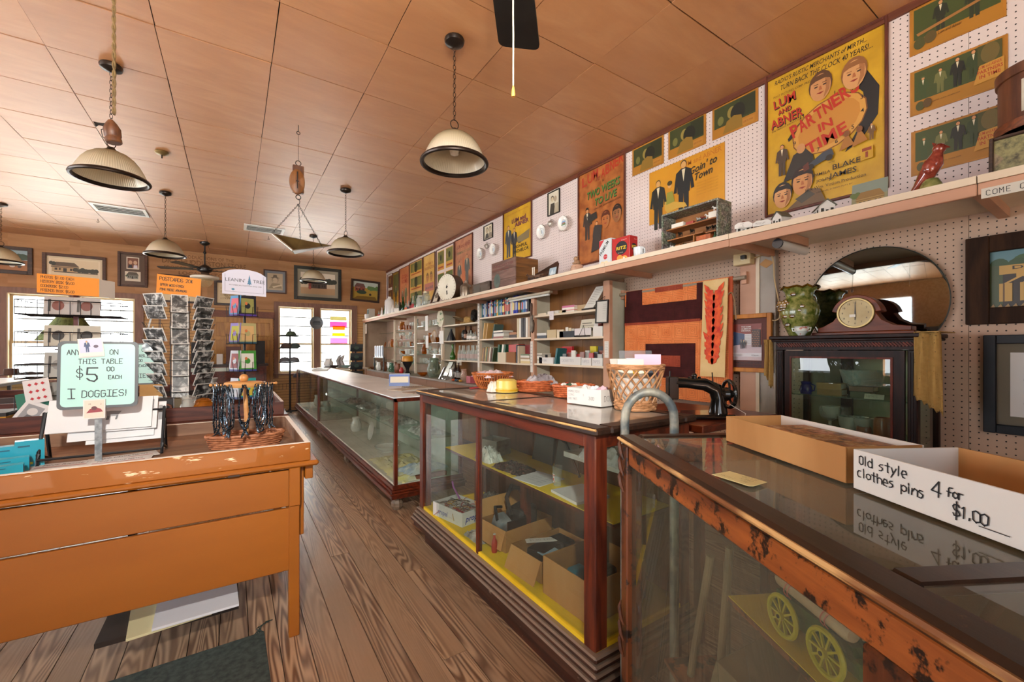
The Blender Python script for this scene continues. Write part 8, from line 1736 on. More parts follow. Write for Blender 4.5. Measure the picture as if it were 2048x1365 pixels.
for i,(u,k,c,lb) in enumerate(((668,1.2,'3a2a28','dark bowl right of the white jug'),(692,1.5,'8aa8a0','pale green dish on the window table'))): tag(ware('bowl',wt(u,-.06),k,None).o('dish',flat(c,.3),None,True),lb,'bowl')
for i,u in enumerate((677,684)): q=wt(u,.05);g=G();g.tube([q,q+Vector((.01,0,.08)),q+Vector((-.02,0,.16)),q+Vector((.02,0,.25)),q+Vector((.05,0,.29))],[.06,.05,.04,.035,.012],8);tag(g.o('china_figure',flat('a8a4a0',.3),None,True),('left','right')[i]+' grey china figure silhouetted against the rear window','figurine')
for i,y in enumerate((9.2,8.9,8.5)): q=Vector((1.5-.08*i,y,ZF));g=GT(Matrix.Translation(q));g.box(-.13,.13,-.06,.06,0,.025);tag(g.o('flat_box',flat(('b8b4ac','9a9690','c4c0b8')[i],.4)),f'flat pale box, {ORD[i]} from the rear window on the far aisle case','box')
# ------------- near case top: cardboard trays, note
ZT_=1.0705
A=Vector((1.22,.697,ZT_));B=Vector((1.035,.350,ZT_));d=(B-A).normalized();T=frame(A,d,Vector((-d.y,d.x,0)));wl=(B-A).length+.01
t=tray_box('cardboard_tray','long brown cardboard tray with a white lined back on the near showcase',T,wl,.175,.073,M_kraft,M_wbox,.004)
a=Art(T@frame((wl-.01,.175-.0046,.01),(-1,0,0),(0,0,1)),wl-.02,.06);
T9=T@frame((.01,.175-.0046,.035),(1,0,0),(0,0,1))@Matrix.Rotation(PI,4,'Y')@Matrix.Translation((-wl+.02,0,0))
a=Art(T9,wl-.02,.03);a.t('WAVERLY BRAND',.78,.35,.3,'3a4a9a',.16).t('SCREEN PRINTED IN OHIO',.30,.35,.3,'3a4a9a',.22);a.out('print',t)
M_prn=photo_mat('printed_carton_top',14,'2a2420','a86a2c','c8b490')
g=GT(T);g.box(.10,wl-.03,.012,.165,.005,.062);tag(g.o('printed_carton',M_prn),'flat brown printed carton lying in the long cardboard tray','box')
A2=Vector((1.010,.322,ZT_));B2=Vector((.885,.103,ZT_));d=(B2-A2).normalized();T=frame(A2,d,Vector((-d.y,d.x,0)));wl=(B2-A2).length+.03;hb=.076
t=tray_box('clothespin_box','white cardboard tray lettered Old style clothes pins 4 for one dollar','',.0,0,0,0,0) if 0 else tray_box('clothespin_box','white cardboard tray lettered Old style clothes pins 4 for $1.00',T,wl,.22,hb,M_wbox,M_kraft,.004)
a=Art(T@frame((0,-.0006,0),(1,0,0),(0,0,1)),wl,hb);K='1c1c20'
a.hw('Old style',.05,.66,.22,K,.026,5.0).hw('clothes pins',.04,.34,.22,K,.026,4.9).hw('4',.52,.46,.34,K,.026).hw('for',.60,.56,.18,K,.026,4.2).hw('$1.00',.63,.22,.22,K,.026,4.4);a.r(.75,.17,.88,.185,K);a.out('print',t)
q=wZ(1475,957,ZT_);T=Matrix.Translation((q.x,q.y,ZT_))@Matrix.Rotation(math.atan2(dv.y,dv.x)+.35,4,'Z');g=GT(T);g.prism([(-.04,-.028),(.045,-.028),(.05,-.02),(.045,.028),(-.04,.028)],0,.001);o=tag(g.o('paper_note',flat('d4c48a',.6)),'yellowed handwritten note lying on the near showcase','note')
a=Art(T@frame((.045,.026,.001),(-1,0,0),(0,-1,0)),.085,.052)
for k in range(3): a.hw(('ALL ITEMS','ONLY','$3.00')[k],.15,.66-.28*k,.18,'6a5a34')
a.out('print',o)
# ------------- inside the near case
def nl_(x,y,z): return NT_@Vector((x,y,z))
t=thing('toy_cannon','green wooden toy cannon with yellow spoked wheels on the yellow shelf','toy',nl_(.26,-.50,.702))
M_ty=flat('b8a818',.35);M_tg=mott('green_toy_paint','1f3a14','34581e',9,.4)
for (x,y) in((.212,-.425),(.212,-.54),(.31,-.425),(.31,-.54)):
    g=GT(NT_);zc=.702+.047;g.tube([(x,y+.041*math.cos(k*PI/12),zc+.041*math.sin(k*PI/12)) for k in range(24)],.0055,6,0,True)
    for k in range(5): g.beam((x,y-.038*math.cos(k*PI/5),zc-.038*math.sin(k*PI/5)),(x,y+.038*math.cos(k*PI/5),zc+.038*math.sin(k*PI/5)),.005,.004)
    g.cyl((x-.01,y,zc),(x+.01,y,zc),.009);g.o('wheel',M_ty,t,True)
g=GT(NT_);g.box(.228,.294,-.60,-.36,.735,.765);g.o('carriage',M_tg,t,bevel=.004);GT(NT_).box(.232,.29,-.58,-.38,.765,.785).o('cradle',M_tg,t)
for y in(-.425,-.54): GT(NT_).cyl((.2,y,.749),(.32,y,.749),.004).o('axle',M_iron,t)
M_dw=mott('pale_dowel','a88a6a','c0a080',14,.6)
g=GT(NT_);g.tube([(.243,-.375,.808),(.243,-.385,.808),(.243,-.56,.800),(.243,-.57,.80)],[.012,.0165,.0165,.013],12);g.o('barrel_dowel',M_dw,t,True)
g=GT(NT_);g.tube([(.277,-.38,.802),(.277,-.565,.795)],.014,10);g.o('second_dowel',M_dw,t,True)
for y in(-.415,-.425,-.515,-.525):
    g=GT(NT_);g.tube([(.245+.021*math.cos(k*PI/7),y+.003*math.sin(k),.802+.022*math.sin(k*PI/7)) for k in range(14)],.0013,4,0,True);g.o('rubber_band',flat('c86a60',.5),t)
for i,(x,y,rz,ln) in enumerate(((.14,-.16,.3,.36),(.2,-.2,.0,.40),(.26,-.14,-.3,.33),(.34,-.25,.5,.30))):
    g=GT(NT_);g.cyl((x,y,.42),(x+.1*rz,y-.05,.42+ln),.010);tag(g.o('wooden_stick',mott(f'old_stick{i}','6a5a44','8a785c',9,.7)),f'old wooden stick, {ORD[i]} from the corner post inside the near showcase','stick','sticks inside the near showcase')
for i,(x,y,c) in enumerate(((.22,-.34,'6a5c44'),(.32,-.42,'5a4c38'))): g=GT(NT_);g.T=NT_@Matrix.Translation((x,y,.413))@Matrix.Rotation(.4+.3*i,4,'Z')@Matrix.Rotation(.25,4,'X');g.box(-.1,.1,-.09,.09,0,.16);tag(g.o('old_box',mott(f'old_crate{i}',c,'7a6a50',9,.7),None,bevel=.003),('left','right')[i]+' old dusty box under the toy cannon shelf','box')
rt=random.Random(2)
for i in range(10):
    x,y=rt.uniform(.1,.5),rt.uniform(-1.05,-.3);c=('8a2a2c','c8a02c','b8b4ac','2a3a5a','6a5a4a')[i%5];nm=('red','yellow','white','blue','brown')[i%5]
    if x>.17 and y<-.42: zz=.702 if y<-.9 or x>.42 else .236
    else: zz=.413 if x<.5 and y>-.55 else .236
    g=GT(NT_);g.ball((x,y,zz+.014),.02,7,0,(1.2,1.6,.7));tag(g.o('trinket',flat(c,.3),None,True),f'small {nm} trinket, {("first","second")[i//5]} of that colour inside the near showcase','trinket')
g=GT(NT_);g.box(.1,.5,-.95,-.35,.2355,.239);tag(g.o('newspaper',mott('old_news','8a8478','b8b2a4',30,.8)),'old newspaper on the floor of the near showcase','paper')
# ---------------------------------------------------------------- the display tables on the left
M_bw=flat('17171a',.45,.3);M_aq=flat('a6d2c8',.35,0,.2);M_fgry=flat('4a4e50',.4)
ZA=.8335;ZB=.8135
def signboard(label,base,w,h,zb,rz,lines,post=True):
    t=thing('table_sign',label,'sign',base,0,'aqua price signs');T=Matrix.Translation((base.x,base.y,zb))@Matrix.Rotation(rz,4,'Z')@frame((-w/2,0,0),(1,0,0),(0,.06,1));r=.018
    def rr(m):
        P=[]
        for cx,cy,a0 in((w-m-r,m+r,-PI/2),(w-m-r,h-m-r,0),(m+r,h-m-r,PI/2),(m+r,m+r,PI)): P+=[(cx+r*math.cos(a0+k*PI/8),cy+r*math.sin(a0+k*PI/8)) for k in range(5)]
        return P
    g=GT(T);g.prism(rr(0),-.012,0);g.o('frame',M_fgry,t);g=GT(T);g.prism(rr(.011),0,.0015);g.o('panel',M_aq,t)
    a=Art(T@Matrix.Translation((0,0,.0015)),w,h)
    for s_,x,y,hh,ww,ad in lines:a.hw(s_,x,y,hh,'23282a',ww,ad)
    a.out('print',t)
    if post: g=G();g.box(base.x-.012,base.x+.012,base.y-.004,base.y+.004,base.z+.004,zb+.02);g.o('post',mott('galvanised_post','6c7276','9aa0a2',40,.4,.4),t);g=G();g.prism([(base.x-.075,base.y-.03),(base.x+.075,base.y-.03),(base.x+.05,base.y+.06),(base.x-.05,base.y+.06)],base.z,base.z+.004);g.o('foot_plate',flat('b8bab4',.4),t)
    return t,T
LN=[('ANYTHING ON',.11,.80,.075,.009,5.0),('THIS TABLE',.25,.665,.07,.009,5.2),('$',.23,.47,.12,.011,5),('5',.36,.41,.20,.02,5),('00',.60,.55,.065,.010,5),('EACH',.62,.43,.055,.009,5.2),('I',.13,.16,.14,.012,5),("DOGGIES!",.30,.17,.095,.010,5.2)]
base=wZ(197,926,ZA);sg,T=signboard('aqua price sign on a grey post standing on the orange table',base,.265,.30,1.078,0,LN)
def pcard(label,T,w,h,draw,th=.002,name='picture_card',cat='card',bg='d0cac4',group=None):
    g=GT(T);g.box(0,w,0,h,-th,0);o=tag(g.o(name,flat(bg,.4,0,.2)),label,cat,group);a=Art(T,w,h);draw(a);a.out('print',o);return o
pcard('small blue picture card clipped to the top of the aqua sign on the post',T@Matrix.Translation((.07,.225,.006))@Matrix.Rotation(.10,4,'Z'),.082,.085,lambda a:(a.r(.05,.25,.95,.95,'b8bcd0'),a.man(.35,.28,.6,'34446a'),a.e(.7,.55,.1,.08,'5a4a5a'),a.r(.1,.05,.9,.2,'d8c8c0')))
pcard('small pack of cards with a red drawing hooked under the aqua sign',T@Matrix.Translation((.085,-.045,.012)),.072,.085,lambda a:(a.r(.06,.05,.94,.95,'cbbfae'),a.p([(.15,.3),(.9,.35),(.8,.5),(.55,.6),(.3,.5)],'8a2c34'),a.e(.5,.55,.13,.12,'5a2a2c'),a.t('M',.3,.72,.08,'5a3a34'),a.t('2',.8,.72,.08,'8a2c34')),.022)
b2=Vector((-.64,4.30,ZB));t,T=signboard('second aqua price sign half hidden behind the front sign',b2,.26,.32,1.07,0,LN)
g=GT(T@Matrix.Translation((.215,.29,.004)));g.ell(0,0,.038,.028,.004);g.lathe([(0,.002),(.036,.002),(.036,0)],18);tag(g.o('round_badge',mott('pewter_badge','4a5054','9aa0a0',30,.3,.5)),'round grey metal badge on the corner of the second aqua sign','badge')
g=GT(frame((-.60,4.24,ZB),(1,0,0),(0,.1,1)));g.prism([(0,0),(.13,0),(.14,.03),(.14,.26),(0,.26)],-.03,0);tag(g.o('paper_bag',mott('brown_paper','a8804a','b89058',6,.8)),'brown paper bag standing under the second aqua sign','bag')
# wire easel with white boards
xa,xb,ye=-.706,-.29,2.64
t=thing('wire_easel','black wire easel rack holding large white printed boards on the orange table','easel',(xa,ye,ZA))
for x in(xa,xb):
    g=G();g.tube([(x,ye+.16,ZA+.006),(x,ye+.09,ZA+.22),(x,ye-.0,ZA+.006),(x,ye+.01,ZA+.05),(x,ye+.16,ZA+.006)],.007,6);g.o('side_frame',M_bw,t)
g=G();g.tube([(xa,ye+.0,ZA+.03),(xb,ye+.0,ZA+.03)],.006,6);g.tube([(xa,ye+.09,ZA+.21),(xb,ye+.09,ZA+.21)],.006,6);g.o('crossbar',M_bw,t)
M_wb=flat('d2d2d2',.5)
def horse(a,x): 
    for s_ in(0,.08): a.p([(x+s_,.40),(x+.12+s_,.42),(x+.16+s_,.56),(x+.05+s_,.58),(x-.02+s_,.5)],'8a8a8c').p([(x+.01+s_,.30),(x+.03+s_,.30),(x+.04+s_,.42),(x+.02+s_,.42)],'6a6a6c').p([(x+.10+s_,.30),(x+.12+s_,.3),(x+.13+s_,.44),(x+.11+s_,.42)],'6a6a6c')
    a.e(x-.03,.44,.03,.03,'9a9a9c').e(x-.03,.44,.022,.022,'d2d2d2')
for i,(x0,dx,w,h,lift,bar) in enumerate(((xa+.012,0,.36,.155,.085,0),(xa+.19,.0,.20,.165,.075,1),(xa+.08,.03,.30,.17,.04,0),(xa+.14,.06,.28,.19,.02,1))):
    T=frame((x0,ye+.004+.012*i+.40*lift,ZA+.05+lift),(1,.02*i,0),(0,.45,1));pcard(f'large white printed board, {ORD[i]} from the front in the wire easel',T,w,h,(lambda a,i=i:(horse(a,.45 if i==0 else .1),[a.r(.86,.62+.035*k,.93,.645+.035*k,'6a6a6a') for k in range(8)] if i else None)) if i<2 else (lambda a:a.r(.9,.5,.95,.9,'8a8a8a')),.006,'white_board','board','d2d2d2','white boards in the wire easel')
for i,(u,v,rz,w) in enumerate(((105,935,.45,.20),(150,930,.2,.30),(160,945,.3,.34),(250,917,.55,.24),(240,925,.3,.22))):
    q=wZ(u,v,ZA);T=Matrix.Translation(q+Vector((0,0,.0015*i)))@Matrix.Rotation(rz-.3,4,'Z');pcard(f'printed pamphlet, {ORD[i]} from the left lying on the tray of the orange table',T@Matrix.Translation((-w/2,-.05,.002)),w,.11,lambda a:(a.r(.05,.1,.95,.9,'d0ccc8'),a.t('PINE RIDGE NEWS',.5,.5,.2,'4a3a3a',.7,.02),a.r(.1,.2,.9,.3,'a85a50')),.002,'pamphlet','pamphlet','cfcbc6','pamphlets on the orange table')
for i,(u,v,w,h,lb) in enumerate(((60,934,.085,.115,'tall turquoise box nearest the wire easel'),(20,934,.085,.09,'turquoise box behind the two low ones'),(22,946,.10,.06,'turquoise box cut by the left picture edge'),(12,957,.09,.05,'lowest turquoise box at the front left of the orange table'))):
    q=wZ(u,v,ZA);T=Matrix.Translation(q)@Matrix.Rotation(.25,4,'Z');g=GT(T);g.box(-w/2,w/2,-.02,.03,0,h);o=tag(g.o('turquoise_box',flat('1f9ab0',.35,0,.2)),lb,'box','turquoise boxes on the orange table')
    a=Art(T@frame((-w/2,-.0205,0),(1,0,0),(0,0,1)),w,h);a.r(.1,.12,.6,.2,'c8c83a').r(.1,.24,.5,.30,'c8c83a').r(.1,.78,.5,.84,'1a5a6c');a.out('print',o)
    a=Art(T@frame((w/2+.0005,-.02,0),(0,1,0),(0,0,1)),.05,h);a.r(0,0,1,1,'5a3a6a').p([(0,.2),(1,.5),(1,.8),(0,.5)],'b8443c').p([(0,.0),(1,.2),(1,.4),(0,.2)],'c8783c');a.out('print',o)
# necklace carousel in a wicker tray
bc=Vector((.055,2.62,ZA));basket('oval tan wicker basket under the carousel of necklaces on the orange table',bc,.175,.15,.068,mott('tan_red_wicker','8a5434','b87a54',30,.6),30,6,.52,-.12,'weave')
t=thing('necklace_stand','wooden necklace carousel with round top and pegs standing in the wicker basket','jewellery stand',bc);M_lw=wood('light_wood','b07840','d09a5c','x',.45,8,4,vary=.05)
pz=bc.z+.315;px=bc.x-.01;py=bc.y-.03
g=G();g.lathe([(.082,0),(.086,.006),(.086,.022),(.08,.026),(0,.026)],32,(px,py,pz));g.o('top_disc',M_lw,t,True);g=G();g.ball((px,py,pz+.045),.021,10);g.o('knob',M_lw,t,True);g=G();g.tube([(px+.004,py,pz),(px+.012,py-.004,pz-.15),(px+.012,py-.02,bc.z+.006)],[.011,.012,.008],10);g.o('post',M_lw,t,True)
M_bead=mott('hematite_beads','1c2228','7a8a98',150,.15,.7,lo=.45,hi=.75)
pegs=[(-PI,.14),(-PI*.72,.115),(-PI*.5,.115),(-PI*.30,.12),(-.05,.145),(PI*.35,.12)]
rn=random.Random(6)
for i,(an,ln) in enumerate(pegs):
    d=Vector((math.cos(an),math.sin(an),0));g=G();g.tube([Vector((px,py,pz+.012))+d*.08,Vector((px,py,pz+.014))+d*ln],.0055,8);g.ball(Vector((px,py,pz+.014))+d*ln,.008,7);g.o('peg',M_lw,t,True)
    if i==5:continue
    for j in range(4):
        q=Vector((px,py,pz+.018))+d*(.092+.012*j);L_=rn.uniform(.19,.225);s_=Vector((-d.y,d.x,0));P=[]
        for k in range(26):
            f=2*PI*k/26;P.append(q+s_*(.018+.004*rn.random())*math.sin(f)*(1.1-.3*math.cos(f))+Vector((rn.uniform(-.003,.003),rn.uniform(-.003,.003),-L_/2+L_/2*math.cos(f))))
        g=G();g.tube(P,[.0042 if k%2 else .0026 for k in range(26)],5,0,True)
        e=q+Vector((0,0,-L_));g.tube([e,e+Vector((rn.uniform(-.01,.01),-.01,-.02)),e+Vector((rn.uniform(-.02,.02),-.015,-.035))],[.003,.007,.003],5)
        tag(g.o('necklace',M_bead,None,True),f'dark shiny bead necklace, {ORD[j]} on the {("left","front left","front","front right","right")[i]} peg of the carousel','necklace','necklaces on the carousel')
# --- second table: postcard spinner
def photo_bw(): return photo_mat('old_photograph',16,'141414','5a5a58','c4c4c0')
k_=NT('old_photograph');v_=k_.coord((1,1,1),40);f_=k_.noise(v_,22,4,.62,.6);M_pbw=k_.fin(k_.ramp(f_,[(.36,'121212'),(.50,'4c4c4a'),(.66,'cfcfca')]),.35,0,.2);M_cb=flat('cfcdc6',.4)
SP=Vector((-.372,4.46,ZB));t=thing('postcard_spinner','tall black wire spinner rack full of black and white postcards','postcard rack',SP)
g=G();g.cyl(SP,SP+Vector((0,0,1.0)),.012);g.lathe([(.16,0),(.16,.01),(.02,.03)],20,SP);g.o('pole',M_bw,t,True)
cards=[]
for j in range(6):
    an=-PI/2+.085+(0,.75,1.6,PI,-1.6,-.75)[j];d=Vector((math.cos(an),math.sin(an),0));s_=Vector((-d.y,d.x,0))
    g=G()
    for q in(-.06,.06): g.tube([SP+d*.13+s_*q+Vector((0,0,.05)),SP+d*.13+s_*q+Vector((0,0,.95))],.002,4)
    vert=j in(0,2,4)
    if j in(0,1,5,2,4):
        n=7 if vert else 10
        for k in range(n):
            z=.06+.89*k/n;zz=SP.z+z;w,h=(.108,.15) if vert else (.165,.112)
            c=SP+d*(.17 if j==0 else .20)+Vector((0,0,z));T=frame(c-s_*w/2,s_,(-d.x*-.42,-d.y*-.42,1)) if not vert else frame(c-s_*w/2,s_,(-d.x*.22,-d.y*.22,1))
            g.tube([c-s_*.065+d*.012,c-s_*.065+d*.035+Vector((0,0,.05)),c+s_*.065+d*.035+Vector((0,0,.05)),c+s_*.065+d*.012],.0018,4)
            g.tube([c-s_*.065+d*.012,c+s_*.065+d*.012],.0018,4);cards.append((T,w,h,j,k))
    g.o('wire_column',M_bw,t)['kind']='stuff'
pc={};COLN={0:'front',1:'front right',5:'front left',2:'right side',4:'left side'}
for T,w,h,j,k in cards:
    if j==5 and k==7: continue
    me=pc.get(w)
    if me is None:
        g=G();g.box(0,w,0,h,-.003,0);o=g.o('postcard',M_cb,None,origin=(0,0,0));g=G();g.box(.007,w-.007,.007,h-.007,0,.0006);p_=g.o('photo_print',M_pbw,o);pc[w]=(o,p_)
    else:
        o=me[0].copy();COL.objects.link(o);p_=me[1].copy();COL.objects.link(p_);p_.parent=o
    o.matrix_basis=T@Matrix.Rotation(R(-.03,.03),4,'Z')@Matrix.Translation((R(-.004,.004),0,.004))
    tag(o,f'black and white postcard, {ORD[k]} from the bottom in the {COLN[j]} column of the spinner','postcard','postcards in the spinner rack')
def hsign(label,T,w,h,col,lines,name='card_sign'):
    t=thing(name,label,'sign',T.translation);board(t,T,w,h,.004,flat(col,.6),'card');a=Art(T,w,h)
    for l in lines:a.hw(*l)
    a.out('print',t);return t
hsign('orange card sign reading POSTCARDS above the postcard spinner',frame((SP.x-.15,SP.y-.03,SP.z+.985),(.97,-.05,-.06),(.03,.12,1)),.29,.16,'e08a1c',[('POSTCARDS 20@',.06,.70,.18,'2a2014',.024,4.3),('UPPER WOOD FOREX',.08,.42,.11,'2a2014',.02,4.0),('PINE RIDGE ARKANSAS',.08,.18,.11,'2a2014',.02,3.8)])
# greeting card spinner
LP=Vector((.085,4.62,ZB));t=thing('card_spinner','narrow wire spinner of coloured greeting cards under an arched tree sign','card rack',LP);g=G();g.cyl(LP,LP+Vector((0,0,1.05)),.010);g.lathe([(.15,0),(.15,.012),(.02,.03)],20,LP);g.o('pole',M_bw,t,True)
GC=[[('1f9a94','c8b43a','teal card with an orange flower and bird'),('3a8a2c','d8d8cc','green bordered card with white centre'),('a8a06a','c8a46c','olive card with a tan bird drawing'),('17171c','8a8a4a','black card with a woman in a pale dress')],[('b8bcc4','c8c8cc','plain white card'),('c2c6cc','8a3a3a','white card with small berries'),('8a7ac0','b8b82c','purple card with a yellow green dress'),('4a8ab8','c85a6a','blue card with rows of coloured dots')]]
for ci,(an) in enumerate((-PI/2+.25,-PI/2-1.0)):
    d=Vector((math.cos(an),math.sin(an),0));s_=Vector((-d.y,d.x,0))
    for k in range(4):
        z=.08+.25*k;c=LP+d*.10+Vector((0,0,z));w,h=.14,.19;T=frame(c-s_*w/2,s_,(d.x*-.10,d.y*-.10,1));c1,c2,lb=GC[ci][k]
        pcard(f'{lb} in the greeting card spinner',T,w,h,lambda a,c2=c2,k=k,c1=c1:(a.r(.14,.16,.86,.86,c2),a.r(0,0,1,.10,('1a2a6a','20307a','1a4a5a','4a2a8a')[k]),a.e(.5,.5,.16,.18,c1),a.e(.42,.62,.08,.1,'c8703a')),.006,'greeting_card','card',c1,'greeting cards in the spinner')
        g=G();g.tube([c-s_*.075+Vector((0,0,-.005))+d*.012,c-s_*.075+d*.02+Vector((0,0,.09)),c-s_*.03+d*.03+Vector((0,0,.085)),c-s_*.03+d*.02],.0022,4);g.tube([c+s_*.075+Vector((0,0,-.005))+d*.012,c+s_*.075+d*.02+Vector((0,0,.09)),c+s_*.03+d*.03+Vector((0,0,.085)),c+s_*.03+d*.02],.0022,4);g.tube([c-s_*.08+d*.015,c+s_*.08+d*.015],.003,4);g.o('wire_pocket',M_bw,t)
w,h=.34,.235;T=frame((LP.x-.17,LP.y-.05,LP.z+1.03),(1,-.05,-.03),(0,.05,1));sgn=thing('spinner_sign',"white arched sign reading LEANIN' TREE on top of the greeting card spinner",'sign',T.translation)
arc=[(0,0),(w,0),(w,h*.78)]+[(w*(.5+.44*math.cos(k*PI/12)),h*(.80+.20*math.sin(k*PI/12))) for k in range(1,12)]+[(0,h*.78)]
g=GT(T);g.prism(arc,-.004,0);g.o('board',flat('c4c4d4',.4),sgn);a=Art(T,w,h);a.t("LEANIN'",.29,.50,.13,'23242e',.44,.0).t('TREE',.83,.50,.13,'23242e',.28,.0);
for k in range(4): a.p([(.61-.055+.012*k,.44+.075*k),(.61+.055-.012*k,.44+.075*k),(.61,.58+.075*k)],'1f6a90')
a.r(.60,.40,.62,.45,'1f6a90').t('AN AMERICAN TRADITION SINCE 1949',.52,.34,.05,'3a3a48',.74).e(.24,.2,.035,.03,'2a7a9a')
for r_ in((.06,.10,.94,.108),(.06,.10,.066,.78),(.934,.10,.94,.78)): a.r(*r_,'3a3a4a')
a.out('print',sgn)
# black tiered rack with the orange price sign
KP=Vector((-.98,4.42,ZB));t=thing('brochure_rack','tall black wire rack with four basket tiers of brochures','brochure rack',KP);g=G();g.box(KP.x-.012,KP.x+.012,KP.y-.012,KP.y+.012,KP.z,KP.z+.94);g.o('red_post',flat('5a2018',.5),t)
for k in range(4):
    z=KP.z+.10+.225*k;g=G();x0,x1,y0,y1=KP.x-.27,KP.x+.27,KP.y-.14,KP.y+.14
    for zz in(z,z+.10): g.tube([(x0,y0,zz),(x1,y0,zz),(x1,y1,zz),(x0,y1,zz)],.0035,4,0,True)
    for i in range(11):
        x=x0+(x1-x0)*i/10;g.tube([(x,y0,z+.10),(x,y0,z),(x,y1,z)],.0022,4)
    for i in range(1,5): y=y0+(y1-y0)*i/5;g.tube([(x0,y,z+.10),(x0,y,z),(x1,y,z),(x1,y,z+.1)],.0022,4)
    g.o('basket_tier',M_bw,t)
    for i in range(2):
        T=frame((KP.x-.145+.15*i,KP.y-.10-.01*i,z+.006),(1,0,0),(0,.18,1));pcard(f'{("left","right")[i]} pale brochure in the {("lowest","second","third","top")[k]} tier of the black rack',T,.145,(.19,.18,.15,.13)[k],lambda a,k=k:(a.e(.5,.5,.22,.25,('6a6a64','8a8a84','3a3a38','7a4a40')[k]),a.r(.15,.15,.25,.85,'4a4a46')),.012,'brochure','brochure',('8e8e88','a8a8a0','b4b0a0','a8a4a0')[k],'brochures in the black rack')
bx_=hsign('orange box sign listing PHOTOS, HISTORY BOOK, COOKBOOK and FRIENDS BOOK prices',frame((KP.x-.175,KP.y-.10,KP.z+.93),(1,.0,-.03),(0,0,1)),.32,.135,'e08a14',[('PHOTOS $1.00 EACH',.06,.78,.13,'2a2014',.016,4.2),('HISTORY BOOK $6.00',.06,.55,.13,'2a2014',.016,4.0),('COOKBOOK $2.00',.06,.32,.13,'2a2014',.016,4.2),('FRIENDS BOOK $5.00',.06,.09,.13,'2a2014',.016,4.0)])
g=GT(frame((KP.x+.145,KP.y-.10,KP.z+.921),(.65,.75,-.02),(0,0,1)));g.box(0,.11,0,.13,-.004,0);g.o('side_card',flat('c8c0b4',.5),bx_)
# lamp with green shade, odd things on the second table
q=Vector((-1.13,4.93,ZB));t=thing('table_lamp','table lamp with green pleated shade and dark branch base behind the black rack','lamp',q);g=G();g.shell([(.20,.60),(.075,.80)],28,q);g.shell([(.073,.80),(.198,.60)],28,q);g.o('lamp_shade',mott('green_pleated_cloth','3a4a24','6a7a44',9,.8,0,(6,6,.3)),t,True)
g=G();g.lathe([(.08,0),(.09,.02),(.02,.04),(.012,.06)],14,q);g.tube([q+Vector((0,0,.05)),q+Vector((.02,0,.2)),q+Vector((-.015,0,.4)),q+Vector((0,0,.65))],.012,7);g.o('base',M_iron,t,True)
for sx in(-1,1):
    for zz in(.25,.38,.48): g=G();g.tube([q+Vector((0,0,zz)),q+Vector((sx*.07,-.02,zz+.05)),q+Vector((sx*.12,-.03,zz+.04))],[.008,.005,.002],5);g.o('branch',M_iron,t,True)
for i,(dx,dz,rz,c,n,lb) in enumerate(((-.10,.10,.2,'b0242c','diamond','red diamonds'),(.03,.085,-.6,'1c1c20','club','a grey king picture'),(.10,.06,-.35,'1c1c20','spade','black spades'),(-.17,.0,-.5,'3a3a40','king','a grey face picture'),(-.02,-.005,-.75,'6a3a2a','back','an orange striped back'))):
    T=frame((-1.06+dx,4.16-.012*i,ZB+.055+dz),(math.cos(rz),0,math.sin(rz)),(-math.sin(rz),.25,math.cos(rz)))
    def dr(a,n=n,c=c):
        if n in('diamond','spade'): [a.p([(x,y-.07),(x+.08,y),(x,y+.07),(x-.08,y)],c) for x in(.25,.5,.75) for y in(.2,.5,.8)]
        elif n=='back': [a.r(.05,.05+.12*k,.95,.11+.12*k,'c8782c') for k in range(8)]
        else: a.p([(.15,.15),(.85,.15),(.85,.85),(.15,.85)],'8a8a8c').e(.5,.6,.2,.2,'c8c4c0').p([(.3,.2),(.7,.2),(.6,.45),(.4,.45)],'4a4a4e')
    pcard(f'jumbo playing card with {lb} leaning on the second table',T,.125,.165,dr,.003,'playing_card','card','d4d2d0' if n!='back' else '4a2a6a','jumbo playing cards')
g=GT(frame((-1.20,4.19,ZB+.03),(1,0,.2),(-.2,.25,1)));g.box(0,.16,0,.2,-.012,-.006);tag(g.o('card_box',flat('1f6a54',.5)),'green card box behind the jumbo playing cards','box')
q=Vector((-1.45,4.2,ZB));g=G();g.box(-1.62,-1.24,4.12,4.4,ZB,ZB+.09);g.box(-1.62,-1.24,4.12,4.4,ZB+.09,ZB+.115,1);tag(g.o('yellow_box',[flat('b8841c',.5),flat('2a2420',.5)]),'yellow wooden box with dark lid at the left end of the second table','box')
t=thing('carved_box','dark box with two carved brown rings beside the glass jars','box',(-.43,4.16,ZB));g=G();g.box(-.53,-.385,4.12,4.24,ZB,ZB+.155);g.o('box_body',flat('1c1512',.4),t,bevel=.003);G().box(-.385,-.378,4.118,4.24,ZB,ZB+.155).o('chrome_edge',flat('b8b8b8',.2,.9),t);G().box(-.378,-.335,4.12,4.24,ZB,ZB+.15).o('end_panel',flat('5a4a2c',.5),t)
for x in(-.495,-.42): g=G();g.T=frame((x,4.118,ZB+.09),(1,0,0),(0,0,1));g.tube([(.023*math.cos(k*PI/9),.023*math.sin(k*PI/9)*.8,0) for k in range(18)],.0075,6,0,True);g.o('carved_ring',mott('carved_brown','5a2e1c','8a5434',30,.5),t,True)
def bjar(label,x,y,r,h,m,fill=None):
    p=Vector((x,y,ZB));t=thing('glass_jar',label,'jar',p);g=G();g.lathe([(r*.85,0),(r,.02),(r,h*.6),(r*.72,h*.8),(r*.76,h*.84),(r*.5,h*.95),(.0,h)],18,p);g.o('glass_body',m,t,True)
    if fill: g=G();g.lathe([(r*.8,.006),(r*.9,.02),(r*.9,h*.4),(0,h*.5)],14,p);g.o('contents',fill,t,True)
